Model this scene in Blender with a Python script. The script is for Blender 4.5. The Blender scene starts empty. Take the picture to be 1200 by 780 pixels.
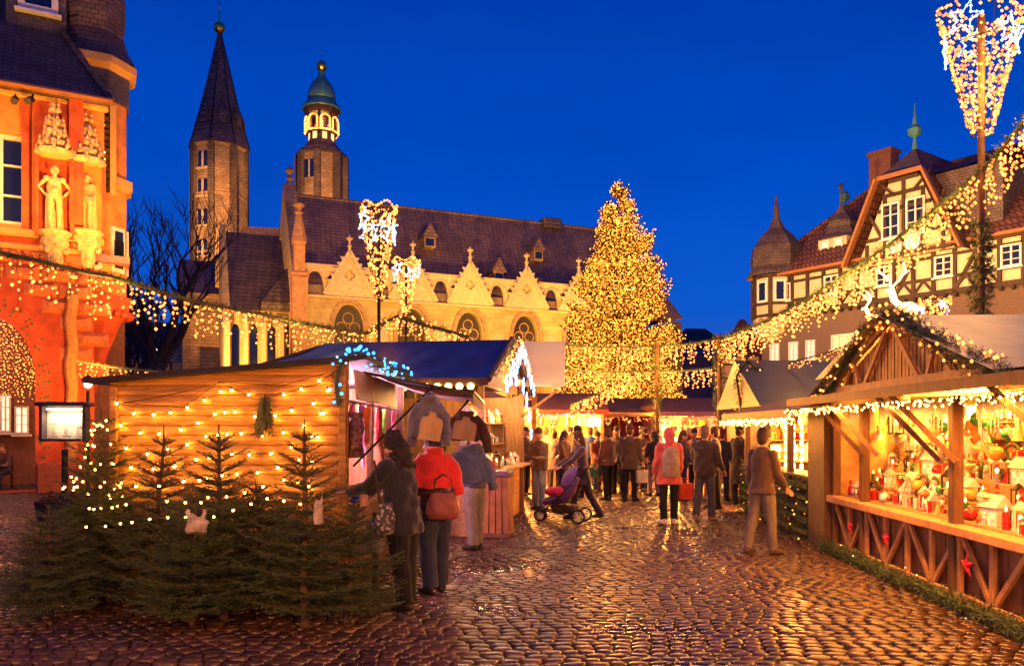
import bpy, bmesh, math, random
import numpy as np
from mathutils import Vector, Matrix, Euler, noise
from mathutils.geometry import tessellate_polygon
R = math.radians
PI = math.pi
rnd = random.Random(7)
scene = bpy.context.scene
COL = scene.collection
F = 933.33; HOR = 502.0; CH = 1.75

def P(px, py, d):
    """pixel of the photograph at depth d -> world point"""
    return Vector(((px-600)/F*d, d, CH+(HOR-py)/F*d))
def G(px, d, z=0.0):
    return Vector(((px-600)/F*d, d, z))

# ------------------------------------------------------------------ objects
def tag(o, label=None, cat=None, group=None, kind=None):
    if label: o['label'] = label
    if cat: o['category'] = cat
    if group: o['group'] = group
    if kind: o['kind'] = kind
    return o
def empty(name, loc=(0,0,0), rz=0.0, label=None, cat=None, group=None, kind=None):
    o = bpy.data.objects.new(name, None); COL.objects.link(o)
    o.location = loc; o.rotation_euler = (0,0,rz); o.empty_display_size = .1
    return tag(o, label, cat, group, kind)
def link_mesh(name, me, parent=None):
    o = bpy.data.objects.new(name, me); COL.objects.link(o)
    if parent is not None: o.parent = parent
    return o
KIDS = {}
def copy_tree(o, parent=None):
    c = o.copy(); COL.objects.link(c)
    if parent is not None: c.parent = parent
    for ch in list(o.children): copy_tree(ch, c)
    return c

def frame(dirv, up=Vector((0,0,1))):
    z = Vector(dirv).normalized()
    if abs(z.dot(up)) > .999: up = Vector((0,1,0))
    x = up.cross(z).normalized(); y = z.cross(x)
    return x, y, z

class MB:
    def __init__(s): s.v=[]; s.f=[]; s.m=[]; s.mi=0
    def mat(s, i): s.mi=i; return s
    def add(s, vs, fs):
        b=len(s.v); s.v.extend([tuple(v) for v in vs])
        for f in fs: s.f.append(tuple(i+b for i in f)); s.m.append(s.mi)
        return s
    def box(s, c, size, rot=None, bev=0.0):
        hx,hy,hz=[a/2 for a in size]; c=Vector(c)
        if bev<=0:
            vs=[Vector((x,y,z)) for z in(-hz,hz) for y in(-hy,hy) for x in(-hx,hx)]
            fs=[(0,2,3,1),(4,5,7,6),(0,1,5,4),(2,6,7,3),(0,4,6,2),(1,3,7,5)]
        else:
            b=min(bev,hx*.9,hy*.9,hz*.9)
            def ring(x,y,z,k): return [Vector((-x+k,-y,z)),Vector((x-k,-y,z)),Vector((x,-y+k,z)),Vector((x,y-k,z)),Vector((x-k,y,z)),Vector((-x+k,y,z)),Vector((-x,y-k,z)),Vector((-x,-y+k,z))]
            vs=ring(hx-b,hy-b,-hz,b*.3)+ring(hx,hy,-hz+b,b)+ring(hx,hy,hz-b,b)+ring(hx-b,hy-b,hz,b*.3)
            fs=[tuple(range(7,-1,-1)),tuple(range(24,32))]
            for r in range(3):
                for i in range(8):
                    j=(i+1)%8; fs.append((r*8+i,r*8+j,r*8+8+j,r*8+8+i))
        if rot is not None:
            M = rot if isinstance(rot,Matrix) else Euler(rot).to_matrix()
            vs=[M@v for v in vs]
        return s.add([v+c for v in vs],fs)
    def bar(s,a,b,w,h=None,up=(0,0,1),bev=0.0):
        a=Vector(a);b=Vector(b);h=h or w
        x,y,z=frame(b-a,Vector(up))
        M=Matrix((x,y,z)).transposed()
        return s.box((a+b)/2,(w,h,(b-a).length),M,bev)
    def tube(s,pts,rad,seg=8,cap=True,ell=None,up=(0,0,1)):
        pts=[Vector(p) for p in pts]; n=len(pts)
        if not hasattr(rad,'__len__'): rad=[rad]*n
        vs=[];fs=[];up=Vector(up);px=None
        for i,p in enumerate(pts):
            t=(pts[min(i+1,n-1)]-pts[max(i-1,0)])
            if t.length<1e-9: t=Vector((0,0,1))
            x,y,z=frame(t,up)
            if px is not None:
                x=(px-z*px.dot(z)); x=x.normalized() if x.length>1e-6 else frame(t)[0]; y=z.cross(x)
            px=x
            for k in range(seg):
                a=2*PI*k/seg; e=(ell[i] if ell else (1,1))
                vs.append(p+x*math.cos(a)*rad[i]*e[0]+y*math.sin(a)*rad[i]*e[1])
        for i in range(n-1):
            for k in range(seg):
                j=(k+1)%seg; fs.append((i*seg+k,i*seg+j,(i+1)*seg+j,(i+1)*seg+k))
        if cap:
            fs.append(tuple(range(seg-1,-1,-1))); fs.append(tuple((n-1)*seg+k for k in range(seg)))
        return s.add(vs,fs)
    def lathe(s,prof,seg=12,c=(0,0,0),rot0=0.0,sx=1,sy=1):
        c=Vector(c);vs=[];fs=[]
        for r,z in prof:
            for k in range(seg):
                a=rot0+2*PI*k/seg; vs.append(c+Vector((r*math.cos(a)*sx,r*math.sin(a)*sy,z)))
        n=len(prof)
        for i in range(n-1):
            for k in range(seg):
                j=(k+1)%seg; fs.append((i*seg+k,i*seg+j,(i+1)*seg+j,(i+1)*seg+k))
        fs.append(tuple(range(seg-1,-1,-1))); fs.append(tuple((n-1)*seg+k for k in range(seg)))
        return s.add(vs,fs)
    def ball(s,c,r,seg=8,rings=5,sc=(1,1,1)):
        prof=[(max(1e-4,r*math.sin(PI*i/rings)),-r*math.cos(PI*i/rings)*sc[2]) for i in range(rings+1)]
        return s.lathe(prof,seg,c,0,sc[0],sc[1])
    def octa(s,c,r):
        x,y,z=c
        return s.add([(x+r,y,z),(x-r,y,z),(x,y+r,z),(x,y-r,z),(x,y,z+r),(x,y,z-r)],
          [(0,2,4),(2,1,4),(1,3,4),(3,0,4),(2,0,5),(1,2,5),(3,1,5),(0,3,5)])
    def poly(s,pts,off):
        """closed polygon (list of 3-D points) extruded by vector off"""
        n=len(pts);off=Vector(off);pts=[Vector(p) for p in pts]
        vs=pts+[p+off for p in pts]
        fs=[tuple(range(n-1,-1,-1)),tuple(range(n,2*n))]
        for i in range(n):
            j=(i+1)%n; fs.append((i,j,n+j,n+i))
        return s.add(vs,fs)
    def panel(s,outer,holes,T,th):
        """wall panel in 2-D (u,w) with holes; T(u,w,y)->3-D; thickness th from y=0"""
        loops=[outer]+list(holes)
        tri=tessellate_polygon([[Vector((p[0],p[1],0)) for p in l] for l in loops])
        flat=[p for l in loops for p in l]; n=len(flat)
        vs=[T(p[0],p[1],0) for p in flat]+[T(p[0],p[1],th) for p in flat]
        fs=[]
        for t in tri:
            a,b,c=t
            ar=(flat[b][0]-flat[a][0])*(flat[c][1]-flat[a][1])-(flat[b][1]-flat[a][1])*(flat[c][0]-flat[a][0])
            if ar<0: a,b,c=a,c,b
            fs.append((a,b,c)); fs.append((n+a,n+c,n+b))
        o=0
        for l in loops:
            k=len(l)
            for i in range(k):
                j=(i+1)%k; fs.append((o+i,n+o+i,n+o+j,o+j))
            o+=k
        return s.add(vs,fs)
    def build(s,name,mats,parent=None,smooth=False,loc=None):
        me=bpy.data.meshes.new(name)
        me.from_pydata(s.v,[],s.f)
        if not isinstance(mats,(list,tuple)): mats=[mats]
        for m in mats: me.materials.append(m)
        me.polygons.foreach_set('material_index',s.m)
        if smooth: me.polygons.foreach_set('use_smooth',[True]*len(me.polygons))
        me.validate(); me.update()
        o=link_mesh(name,me,parent)
        if loc is not None: o.location=loc
        if smooth=='auto':
            pass
        return o
def fixnormals(o):
    bm=bmesh.new(); bm.from_mesh(o.data); bmesh.ops.recalc_face_normals(bm,faces=bm.faces); bm.to_mesh(o.data); bm.free(); return o

def arch(cx,z0,w,h,spring,n=8,pointed=False):
    """closed (u,w) outline of an arched opening, counter-clockwise"""
    r=w/2; pts=[(cx-r,z0),(cx+r,z0)]
    if pointed:
        rise=h-spring
        for i in range(n+1):
            t=i/n; pts.append((cx+r*(1-t)**.9 if False else cx+r*math.cos(t*PI/2)**.85, z0+spring+rise*(math.sin(t*PI/2)**1.15)))
        for i in range(n-1,-1,-1):
            t=i/n; pts.append((cx-r*math.cos(t*PI/2)**.85, z0+spring+rise*(math.sin(t*PI/2)**1.15)))
    else:
        for i in range(2*n+1):
            a=PI*i/(2*n); pts.append((cx+r*math.cos(a),z0+spring+(h-spring)*math.sin(a)))
    out=[]
    for p in pts:
        if not out or (abs(out[-1][0]-p[0])+abs(out[-1][1]-p[1]))>1e-5: out.append(p)
    return out
def rect(x0,z0,x1,z1): return [(x0,z0),(x1,z0),(x1,z1),(x0,z1)]
def foil(cx,cz,r,n=4,rot=0,seg=6):
    """outline of an n-foil"""
    pts=[];
    for k in range(n):
        a0=rot+2*PI*k/n; c=(cx+r*.5*math.cos(a0),cz+r*.5*math.sin(a0))
        for i in range(seg+1):
            a=a0-PI*.62+PI*1.24*i/seg; pts.append((c[0]+r*.5*math.cos(a),c[1]+r*.5*math.sin(a)))
    return pts

# ------------------------------------------------------------------ materials
MATS={}
def nt(name):
    m=bpy.data.materials.new(name); m.use_nodes=True; t=m.node_tree
    b=t.nodes['Principled BSDF']; return m,t,b
def N(t,typ,**kw):
    n=t.nodes.new(typ)
    for k,v in kw.items():
        if k in n.inputs: n.inputs[k].default_value=v
        else: setattr(n,k,v)
    return n
def mixc(t,fac,a,b):
    n=t.nodes.new('ShaderNodeMix'); n.data_type='RGBA'
    for i,(sock,val) in enumerate((('A',a),('B',b))):
        s=n.inputs[6+i]
        if hasattr(val,'links'): t.links.new(val,s)
        else: s.default_value=(*val,1)
    if hasattr(fac,'links'): t.links.new(fac,n.inputs[0])
    else: n.inputs[0].default_value=fac
    return n.outputs[2]
def ramp(t,src,p0,p1):
    n=t.nodes.new('ShaderNodeMapRange'); n.inputs[1].default_value=p0; n.inputs[2].default_value=p1
    t.links.new(src,n.inputs[0]); return n.outputs[0]
def simple(name,col,rough=.7,var=.35,scale=6.0,bump=.15,bscale=40.0,spec=.4,metal=0,stretch=(1,1,1),sheen=0):
    m,t,b=nt(name)
    tc=N(t,'ShaderNodeTexCoord'); mp=N(t,'ShaderNodeMapping'); mp.inputs['Scale'].default_value=stretch
    t.links.new(tc.outputs['Object'],mp.inputs[0])
    n1=N(t,'ShaderNodeTexNoise',Scale=scale,Detail=6.0); t.links.new(mp.outputs[0],n1.inputs[0])
    f=ramp(t,n1.outputs['Fac'],.3,.7)
    lo=[c*(1-var) for c in col]; hi=[min(1,c*(1+var*.7)) for c in col]
    t.links.new(mixc(t,f,lo,hi),b.inputs['Base Color'])
    b.inputs['Roughness'].default_value=rough; b.inputs['Metallic'].default_value=metal
    b.inputs['Specular IOR Level'].default_value=spec
    if sheen: b.inputs['Sheen Weight'].default_value=sheen
    if bump:
        n2=N(t,'ShaderNodeTexNoise',Scale=bscale,Detail=4.0); t.links.new(mp.outputs[0],n2.inputs[0])
        bp=N(t,'ShaderNodeBump',Strength=bump,Distance=.02); t.links.new(n2.outputs['Fac'],bp.inputs['Height']); t.links.new(bp.outputs[0],b.inputs['Normal'])
    MATS[name]=m; return m
def courses(name,c1,c2,mortar,bw,bh,msize=.02,rough=.8,axis='XZ',bump=.6,scale=1.0,dist=.03,noisec=(.5,1.15),off=.5,spec=.3):
    """brick / ashlar / slate courses in object space"""
    m,t,b=nt(name)
    tc=N(t,'ShaderNodeTexCoord'); sp=N(t,'ShaderNodeSeparateXYZ'); t.links.new(tc.outputs['Object'],sp.inputs[0])
    cb=N(t,'ShaderNodeCombineXYZ')
    if axis=='XZ':
        ad=N(t,'ShaderNodeMath',operation='ADD'); t.links.new(sp.outputs[0],ad.inputs[0]); t.links.new(sp.outputs[1],ad.inputs[1])
        t.links.new(ad.outputs[0],cb.inputs[0]); t.links.new(sp.outputs[2],cb.inputs[1])
    else:
        t.links.new(sp.outputs['XYZ'.index(axis[0])],cb.inputs[0]); t.links.new(sp.outputs['XYZ'.index(axis[1])],cb.inputs[1])
    nw=N(t,'ShaderNodeTexNoise',Scale=1.3,Detail=3.0); t.links.new(tc.outputs['Object'],nw.inputs[0])
    wv=N(t,'ShaderNodeVectorMath',operation='MULTIPLY_ADD'); t.links.new(nw.outputs['Color'],wv.inputs[0]); wv.inputs[1].default_value=(bh*.35,bh*.35,0); t.links.new(cb.outputs[0],wv.inputs[2])
    br=N(t,'ShaderNodeTexBrick'); t.links.new(wv.outputs[0],br.inputs[0])
    br.inputs['Color1'].default_value=(*c1,1); br.inputs['Color2'].default_value=(*c2,1); br.inputs['Mortar'].default_value=(*mortar,1)
    br.inputs['Scale'].default_value=scale; br.inputs['Brick Width'].default_value=bw; br.inputs['Row Height'].default_value=bh; br.inputs['Mortar Size'].default_value=msize; br.offset=off
    br.inputs['Mortar Smooth'].default_value=.3
    n1=N(t,'ShaderNodeTexNoise',Scale=.8,Detail=8.0,Roughness=.7); t.links.new(tc.outputs['Object'],n1.inputs[0])
    f=ramp(t,n1.outputs['Fac'],.3,.7)
    dk=N(t,'ShaderNodeMapRange'); dk.inputs[3].default_value=noisec[0]; dk.inputs[4].default_value=noisec[1]; t.links.new(f,dk.inputs[0])
    mu=N(t,'ShaderNodeVectorMath',operation='SCALE'); t.links.new(br.outputs['Color'],mu.inputs[0]); t.links.new(dk.outputs[0],mu.inputs['Scale'])
    t.links.new(mu.outputs[0],b.inputs['Base Color']); b.inputs['Roughness'].default_value=rough
    b.inputs['Specular IOR Level'].default_value=spec
    n2=N(t,'ShaderNodeTexNoise',Scale=9.0,Detail=6.0); t.links.new(tc.outputs['Object'],n2.inputs[0])
    mm=N(t,'ShaderNodeMath',operation='MULTIPLY_ADD'); t.links.new(br.outputs['Fac'],mm.inputs[0]); mm.inputs[1].default_value=-1.0; t.links.new(n2.outputs['Fac'],mm.inputs[2])
    bp=N(t,'ShaderNodeBump',Strength=bump,Distance=dist); t.links.new(mm.outputs[0],bp.inputs['Height']); t.links.new(bp.outputs[0],b.inputs['Normal'])
    MATS[name]=m; return m
def wood(name,col,rough=.6,axis=0,scale=1.0,var=.45,plank=0,spec=.35):
    m,t,b=nt(name)
    tc=N(t,'ShaderNodeTexCoord'); mp=N(t,'ShaderNodeMapping'); s=[14*scale]*3; s[axis]=1.0*scale; mp.inputs['Scale'].default_value=s
    t.links.new(tc.outputs['Object'],mp.inputs[0])
    n1=N(t,'ShaderNodeTexNoise',Scale=2.2,Detail=9.0,Roughness=.65,Distortion=.8); t.links.new(mp.outputs[0],n1.inputs[0])
    n3=N(t,'ShaderNodeTexNoise',Scale=1.1*scale,Detail=3.0); t.links.new(tc.outputs['Object'],n3.inputs[0])
    f=ramp(t,n1.outputs['Fac'],.35,.68)
    lo=[c*(1-var) for c in col]; hi=[min(1,c*(1+var*.6)) for c in col]
    c=mixc(t,f,lo,hi); f2=ramp(t,n3.outputs['Fac'],.3,.75)
    c=mixc(t,f2,c,[x*.75 for x in col]) if False else c
    mu=N(t,'ShaderNodeMapRange'); mu.inputs[3].default_value=.6; mu.inputs[4].default_value=1.15; t.links.new(f2,mu.inputs[0])
    sc=N(t,'ShaderNodeVectorMath',operation='SCALE'); t.links.new(c,sc.inputs[0]); t.links.new(mu.outputs[0],sc.inputs['Scale'])
    t.links.new(sc.outputs[0],b.inputs['Base Color']); b.inputs['Roughness'].default_value=rough; b.inputs['Specular IOR Level'].default_value=spec
    bp=N(t,'ShaderNodeBump',Strength=.35,Distance=.006); t.links.new(n1.outputs['Fac'],bp.inputs['Height']); t.links.new(bp.outputs[0],b.inputs['Normal'])
    MATS[name]=m; return m
def emit(name,col,strength,sampling=None):
    m=bpy.data.materials.new(name); m.use_nodes=True; t=m.node_tree; t.nodes.clear()
    e=N(t,'ShaderNodeEmission'); e.inputs[0].default_value=(*col,1); e.inputs[1].default_value=strength
    o=N(t,'ShaderNodeOutputMaterial'); t.links.new(e.outputs[0],o.inputs[0])
    if sampling: m.cycles.emission_sampling=sampling
    MATS[name]=m; return m

stone_church=courses('church_stone',(.52,.4,.17),(.42,.31,.12),(.28,.2,.09),.9,.38,.012,.9,noisec=(.65,1.15),bump=.35)
stone_tower=courses('tower_rubble',(.42,.28,.15),(.3,.2,.11),(.2,.13,.08),.6,.27,.03,.9,noisec=(.5,1.2))
stone_dark=courses('dark_quoins',(.17,.12,.08),(.12,.085,.06),(.08,.06,.04),.6,.3,.03,.9)
stone_red=simple('sandstone_trim',(.36,.22,.11),.85,.4,3)
slate=courses('slate_roof',(.23,.135,.1),(.17,.1,.08),(.065,.04,.036),.42,.3,.03,.55,bump=.7,dist=.05,noisec=(.55,1.25),spec=.45)
slate_spire=courses('slate_spire',(.13,.09,.075),(.09,.062,.055),(.035,.026,.026),.6,.35,.04,.55,bump=.7,noisec=(.5,1.3),spec=.4)
slate_near=courses('slate_near',(.15,.1,.09),(.1,.07,.062),(.035,.024,.024),.2,.14,.012,.6,bump=.8,dist=.03,noisec=(.5,1.3))
slate_wall=courses('slate_shingle_wall',(.17,.14,.15),(.1,.085,.1),(.05,.04,.05),.13,.085,.008,.6,bump=.9,noisec=(.5,1.25))
tile_red=courses('red_clay_tile',(.2,.07,.045),(.14,.05,.033),(.045,.02,.016),.26,.34,.035,.7,bump=.8,dist=.05,noisec=(.6,1.2))
plaster_orange=simple('orange_plaster',(.66,.25,.05),.85,.4,2.2,.5,9)
plaster_red=simple('red_plaster',(.5,.085,.025),.85,.35,2.5,.4,10)
plaster_yellow=simple('yellow_plaster',(.6,.34,.1),.85,.2,2,.2,14)
church_glass=simple('leaded_church_glass',(.035,.022,.014),.45,.4,9,.4,30)
cream=simple('cream_infill',(.56,.44,.27),.85,.18,2,.2,20)
timber=wood('dark_timber',(.06,.032,.018),.75,2)
copper=simple('green_copper',(.08,.24,.2),.45,.35,1.5,.2,10,metal=.2)
gold=simple('gilded_metal',(.9,.5,.1),.3,.1,3,0,metal=1)
iron=simple('dark_iron',(.03,.028,.026),.5,.3,8,.2,60,metal=.6)
white_paint=simple('white_paint',(.72,.68,.6),.6,.1,5,.05,30)
glass_dark=simple('dark_glass',(.012,.016,.03),.08,.3,1,.03,3,spec=.8)
stone_cream=simple('carved_sandstone',(.62,.45,.24),.75,.3,6,.5,30)
wood_wall=wood('shed_boards',(.58,.27,.045),.5,0,1.0,.5,spec=.4)
def add_knots(m):
    t=m.node_tree; b=t.nodes['Principled BSDF']; src=b.inputs['Base Color'].links[0].from_socket
    tc=N(t,'ShaderNodeTexCoord'); mp=N(t,'ShaderNodeMapping'); mp.inputs['Scale'].default_value=(2.2,1,6.5); t.links.new(tc.outputs['Object'],mp.inputs[0])
    v=N(t,'ShaderNodeTexVoronoi',Scale=1.0); t.links.new(mp.outputs[0],v.inputs[0]); f=ramp(t,v.outputs['Distance'],.13,.04)
    t.links.new(mixc(t,f,src,(.1,.04,.012)),b.inputs['Base Color'])
add_knots(wood_wall)
wood_v=wood('upright_boards',(.36,.17,.06),.6,2)
wood_y=wood('boards_along',(.38,.18,.065),.6,1)
wood_light=wood('light_pine',(.5,.28,.11),.55,1)
wood_dark=wood('brown_post_wood',(.14,.065,.03),.6,2)
bark=simple('bark',(.09,.055,.035),.9,.4,14,.7,30,stretch=(1,1,.2))
bark_dark=simple('bark_dark',(.045,.032,.025),.9,.4,6,.7,20,stretch=(1,1,.2))
needles=simple('fir_needles',(.055,.105,.032),.55,.6,3,0,spec=.4)
needles_b=simple('garland_needles',(.055,.09,.03),.6,.5,3,0)
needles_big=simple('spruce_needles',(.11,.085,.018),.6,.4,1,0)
tarp_blue=simple('blue_tarpaulin',(.05,.03,.04),.33,.35,1.2,.9,1.8,spec=.5)
tarp_navy=simple('navy_tarpaulin',(.03,.04,.06),.5,.3,2,.2,5)
tarp_green=simple('grey_green_tarpaulin',(.44,.42,.2),.5,.3,2,.8,2)
canvas=simple('beige_canvas',(.4,.32,.26),.85,.2,4,.2,60)
board_cream=simple('cream_board',(.8,.66,.42),.7,.06,2,.05,20)
concrete=simple('grey_stone_plinth',(.22,.2,.17),.9,.3,4,.3,30)
L_warm=emit('warm_bulb',(1,.38,.05),45.0)
L_warm_s=emit('warm_bulb_soft',(1,.36,.032),7.5)
L_tree=emit('tree_bulb',(1,.4,.03),5.5)
L_wall=emit('wall_bulb',(1,.42,.06),170.0)
L_white=emit('cool_white_bulb',(.5,.72,1),2.6)
L_wwhite=emit('warm_white_bulb',(1,.62,.25),4.5)
L_blue=emit('blue_bulb',(.04,.3,1),6.0)
L_cyan=emit('cyan_bulb',(.05,.6,1),3.0)
L_green=emit('green_bulb',(.1,1,.2),4.0)
L_pink=emit('pink_bulb',(1,.15,.5),4.0)
L_win=emit('lit_window_pane',(1,.62,.22),1.6)
L_winwhite=emit('lit_window_pane_pale',(1,.8,.5),1.3)
L_globe=emit('globe_lamp',(1,.5,.12),12.0)
def emitn(name,col,lo,hi,scale=9.0):
    m=emit(name,col,1.0); t=m.node_tree; e=[n for n in t.nodes if n.type=='EMISSION'][0]
    tc=N(t,'ShaderNodeTexCoord'); n=N(t,'ShaderNodeTexNoise',Scale=scale,Detail=0.0); t.links.new(tc.outputs['Object'],n.inputs[0])
    r=N(t,'ShaderNodeMapRange'); r.inputs[1].default_value=.35; r.inputs[2].default_value=.68; r.inputs[3].default_value=lo; r.inputs[4].default_value=hi
    t.links.new(n.outputs['Fac'],r.inputs[0]); t.links.new(r.outputs[0],e.inputs[1]); return m
L_tree=emitn('tree_bulb',(1,.3,.028),2.6,9.0,6.0)
L_warm_s=emitn('warm_bulb_soft',(1,.22,.035),2.6,11.0,7.0)
def plain(name,col,rough=.75,var=.25,sheen=0.0,scale=9,bump=.25,bscale=70,spec=.3):
    return MATS.get(name) or simple(name,col,rough,var,scale,bump,bscale,spec,sheen=sheen)
skin=simple('skin',(.5,.27,.17),.5,.1,5,.08,60)

# ------------------------------------------------------------------ greenery
def tuft_arrays(c, d, ln, n, rng, nl=.03, nw=.004, flat=False):
    """needles along a twig from c in direction d"""
    x,y,z=frame(d)
    V=[];T=[]
    for i in range(n):
        t=(i+.5)/n; p=c+z*(ln*t)
        if flat:
            sgn=1 if i%2 else -1; side=(x*sgn+ y*rng.uniform(-.35,.5)).normalized()
        else:
            a=rng.uniform(0,2*PI); side=x*math.cos(a)+y*math.sin(a)
        dr=(side*.85+z*.6).normalized(); L=nl*rng.uniform(.75,1.15)*(1-.35*t)
        w=dr.cross(z).normalized()*nw*.5 if rng.random()<.5 else dr.cross(side.cross(z)+Vector((.01,.02,.03))).normalized()*nw*.5
        V.append((p-w)); V.append((p+w)); V.append(p+dr*L)
    return V
def tris_to(mb,V):
    b=len(mb.v); mb.v.extend([tuple(v) for v in V])
    for i in range(0,len(V),3): mb.f.append((b+i,b+i+1,b+i+2)); mb.m.append(mb.mi)

def catenary(a,b,sag,n):
    a=Vector(a);b=Vector(b)
    return [a.lerp(b,i/n)-Vector((0,0,sag*4*(i/n)*(1-i/n))) for i in range(n+1)]
def garland(name,label,runs,rad,drop,step,bulb_r,mat,group=None,gm=None,seed=1,green_step=.05,bulbs_per=6,clump=.5,surface_bulbs=0,nl=None,nw=.012,cap=100):
    """evergreen rope along runs (list of point lists) with light strands hanging from it"""
    rng=random.Random(seed)
    o=runs[0][0]; root=empty(name,o,0,label,'garland',group)
    mb=MB(); wires=[]; k=0
    extra=MB(); nstr=0
    for pts in runs:
        pts=[Vector(p)-Vector(o) for p in pts]
        mb.tube(pts,rad*.3,5)
        for a,b in zip(pts[:-1],pts[1:]):
            L=(b-a).length; n=max(1,int(L/green_step)); z=(b-a).normalized(); x,y,_=frame(z)
            for i in range(n):
                c=a.lerp(b,(i+rng.random())/n)
                for q in range(3):
                    an=rng.uniform(0,2*PI); d=(x*math.cos(an)+y*math.sin(an)+z*rng.uniform(-.6,.6)).normalized()
                    tris_to(mb,tuft_arrays(c,d,rad*rng.uniform(.6,1.15),7,rng,nl or rad*.5,nw))
            if drop>0:
                ns=max(1,int(L/step))
                for i in range(ns):
                    c=a.lerp(b,(i+rng.random())/ns)
                    dl=drop*(.25+.75*rng.random()**.8); nb=max(2,int(bulbs_per*dl/drop+.5))
                    tgt=MB() if nstr<cap else extra
                    c0=c+Vector((rng.uniform(-.5,.5)*rad,rng.uniform(-.5,.5)*rad,0))
                    # hanging wire
                    pw=[c0+Vector((rng.uniform(-.02,.02),rng.uniform(-.02,.02),-dl*j/4)) for j in range(5)]
                    tgt.mat(1).tube(pw,.004,3,cap=False); tgt.mat(0)
                    for j in range(nb):
                        zz=-dl*(j+.5*rng.random()+.5)/nb
                        tgt.octa(c0+Vector((rng.uniform(-.04,.04)*clump*2,rng.uniform(-.04,.04)*clump*2,zz)),bulb_r*rng.uniform(.7,1.2))
                    if nstr<cap: tgt.build('light_strand',[mat,iron],root)
                    nstr+=1
            if surface_bulbs:
                for i in range(int(L*surface_bulbs)):
                    c=a.lerp(b,rng.random()); an=rng.uniform(0,2*PI)
                    extra.octa(c+(x*math.cos(an)+y*math.sin(an))*rad*rng.uniform(.6,1.05),bulb_r*rng.uniform(.8,1.2))
    mb.build('greenery',gm or needles_b,root)
    if extra.f:
        e=extra.build('fairy_lights',[mat,iron],root); e['kind']='stuff'
    return root
def add_light(name,typ,loc,energy,col,size=.1,rot=None,spot=None,blend=.5,size_y=None,parent=None):
    l=bpy.data.lights.new(name,typ); l.energy=energy; l.color=col
    if typ=='AREA':
        l.size=size
        if size_y: l.shape='RECTANGLE'; l.size_y=size_y
    elif typ!='SUN': l.shadow_soft_size=size
    if typ=='SPOT': l.spot_size=R(spot or 60); l.spot_blend=blend
    o=bpy.data.objects.new(name,l); COL.objects.link(o); o.location=loc
    if rot is not None:
        if isinstance(rot,Vector): o.rotation_euler=(rot-Vector(loc)).to_track_quat('-Z','Y').to_euler()
        else: o.rotation_euler=rot
    if parent: o.parent=parent
    return o

# ------------------------------------------------------------------ camera, world, render
cam=bpy.data.cameras.new('camera'); co=bpy.data.objects.new('camera',cam); COL.objects.link(co)
co.location=(0,0,CH); co.rotation_euler=(R(90),0,0); cam.lens=28; cam.sensor_width=36; cam.sensor_fit='HORIZONTAL'
cam.shift_y=(HOR-390)/1200; cam.clip_end=3000; cam.clip_start=.1
scene.camera=co
scene.render.engine='CYCLES'
cy=scene.cycles; cy.use_denoising=True; cy.max_bounces=6; cy.diffuse_bounces=3; cy.glossy_bounces=3; cy.transmission_bounces=4; cy.transparent_max_bounces=6
cy.sample_clamp_indirect=3.0; cy.caustics_reflective=False; cy.caustics_refractive=False; cy.use_light_tree=True; cy.blur_glossy=1.0
try: cy.denoiser='OPENIMAGEDENOISE'
except Exception: pass
scene.view_settings.view_transform='Standard'; scene.view_settings.look='None'; scene.view_settings.exposure=0; scene.view_settings.gamma=1
w=bpy.data.worlds.new('World'); scene.world=w; w.use_nodes=True; t=w.node_tree
bg=t.nodes['Background']
sky=N(t,'ShaderNodeTexSky'); sky.sky_type='NISHITA'; sky.sun_disc=False; sky.sun_elevation=R(-4); sky.sun_rotation=R(200); sky.ozone_density=6
tc=N(t,'ShaderNodeTexCoord'); sp=N(t,'ShaderNodeSeparateXYZ'); t.links.new(tc.outputs['Generated'],sp.inputs[0])
cr=N(t,'ShaderNodeValToRGB'); e=cr.color_ramp.elements
e[0].position=0.0; e[0].color=(.08,.075,.36,1)
e[1].position=.62; e[1].color=(.0,.035,.36,1)
for pos,c in ((.06,(.03,.095,.5)),(.14,(.004,.098,.6)),(.3,(.0,.068,.53))):
    q=e.new(pos); q.color=(*c,1)
t.links.new(sp.outputs[2],cr.inputs[0])
mx=t.nodes.new('ShaderNodeMix'); mx.data_type='RGBA'; mx.blend_type='ADD'; mx.inputs[0].default_value=1.0
sm=N(t,'ShaderNodeVectorMath',operation='MULTIPLY'); t.links.new(sky.outputs[0],sm.inputs[0]); sm.inputs[1].default_value=(.02,.08,.25)
t.links.new(cr.outputs[0],mx.inputs[6]); t.links.new(sm.outputs[0],mx.inputs[7])
cn=N(t,'ShaderNodeTexNoise',Scale=2.2,Detail=3.0); cm_=N(t,'ShaderNodeMapping'); cm_.inputs['Scale'].default_value=(1,1,3.2); t.links.new(tc.outputs['Generated'],cm_.inputs[0]); t.links.new(cm_.outputs[0],cn.inputs[0])
cv=N(t,'ShaderNodeMapRange'); cv.inputs[1].default_value=.3; cv.inputs[2].default_value=.7; cv.inputs[3].default_value=.88; cv.inputs[4].default_value=1.12; t.links.new(cn.outputs['Fac'],cv.inputs[0])
cs=N(t,'ShaderNodeVectorMath',operation='SCALE'); t.links.new(mx.outputs[2],cs.inputs[0]); t.links.new(cv.outputs[0],cs.inputs['Scale'])
t.links.new(cs.outputs[0],bg.inputs[0]); bg.inputs[1].default_value=1.0
add_light('afterglow_sun','SUN',(0,-20,40),.02,(1,.8,.6),rot=(R(60),0,R(200))).data.angle=R(10)
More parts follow.
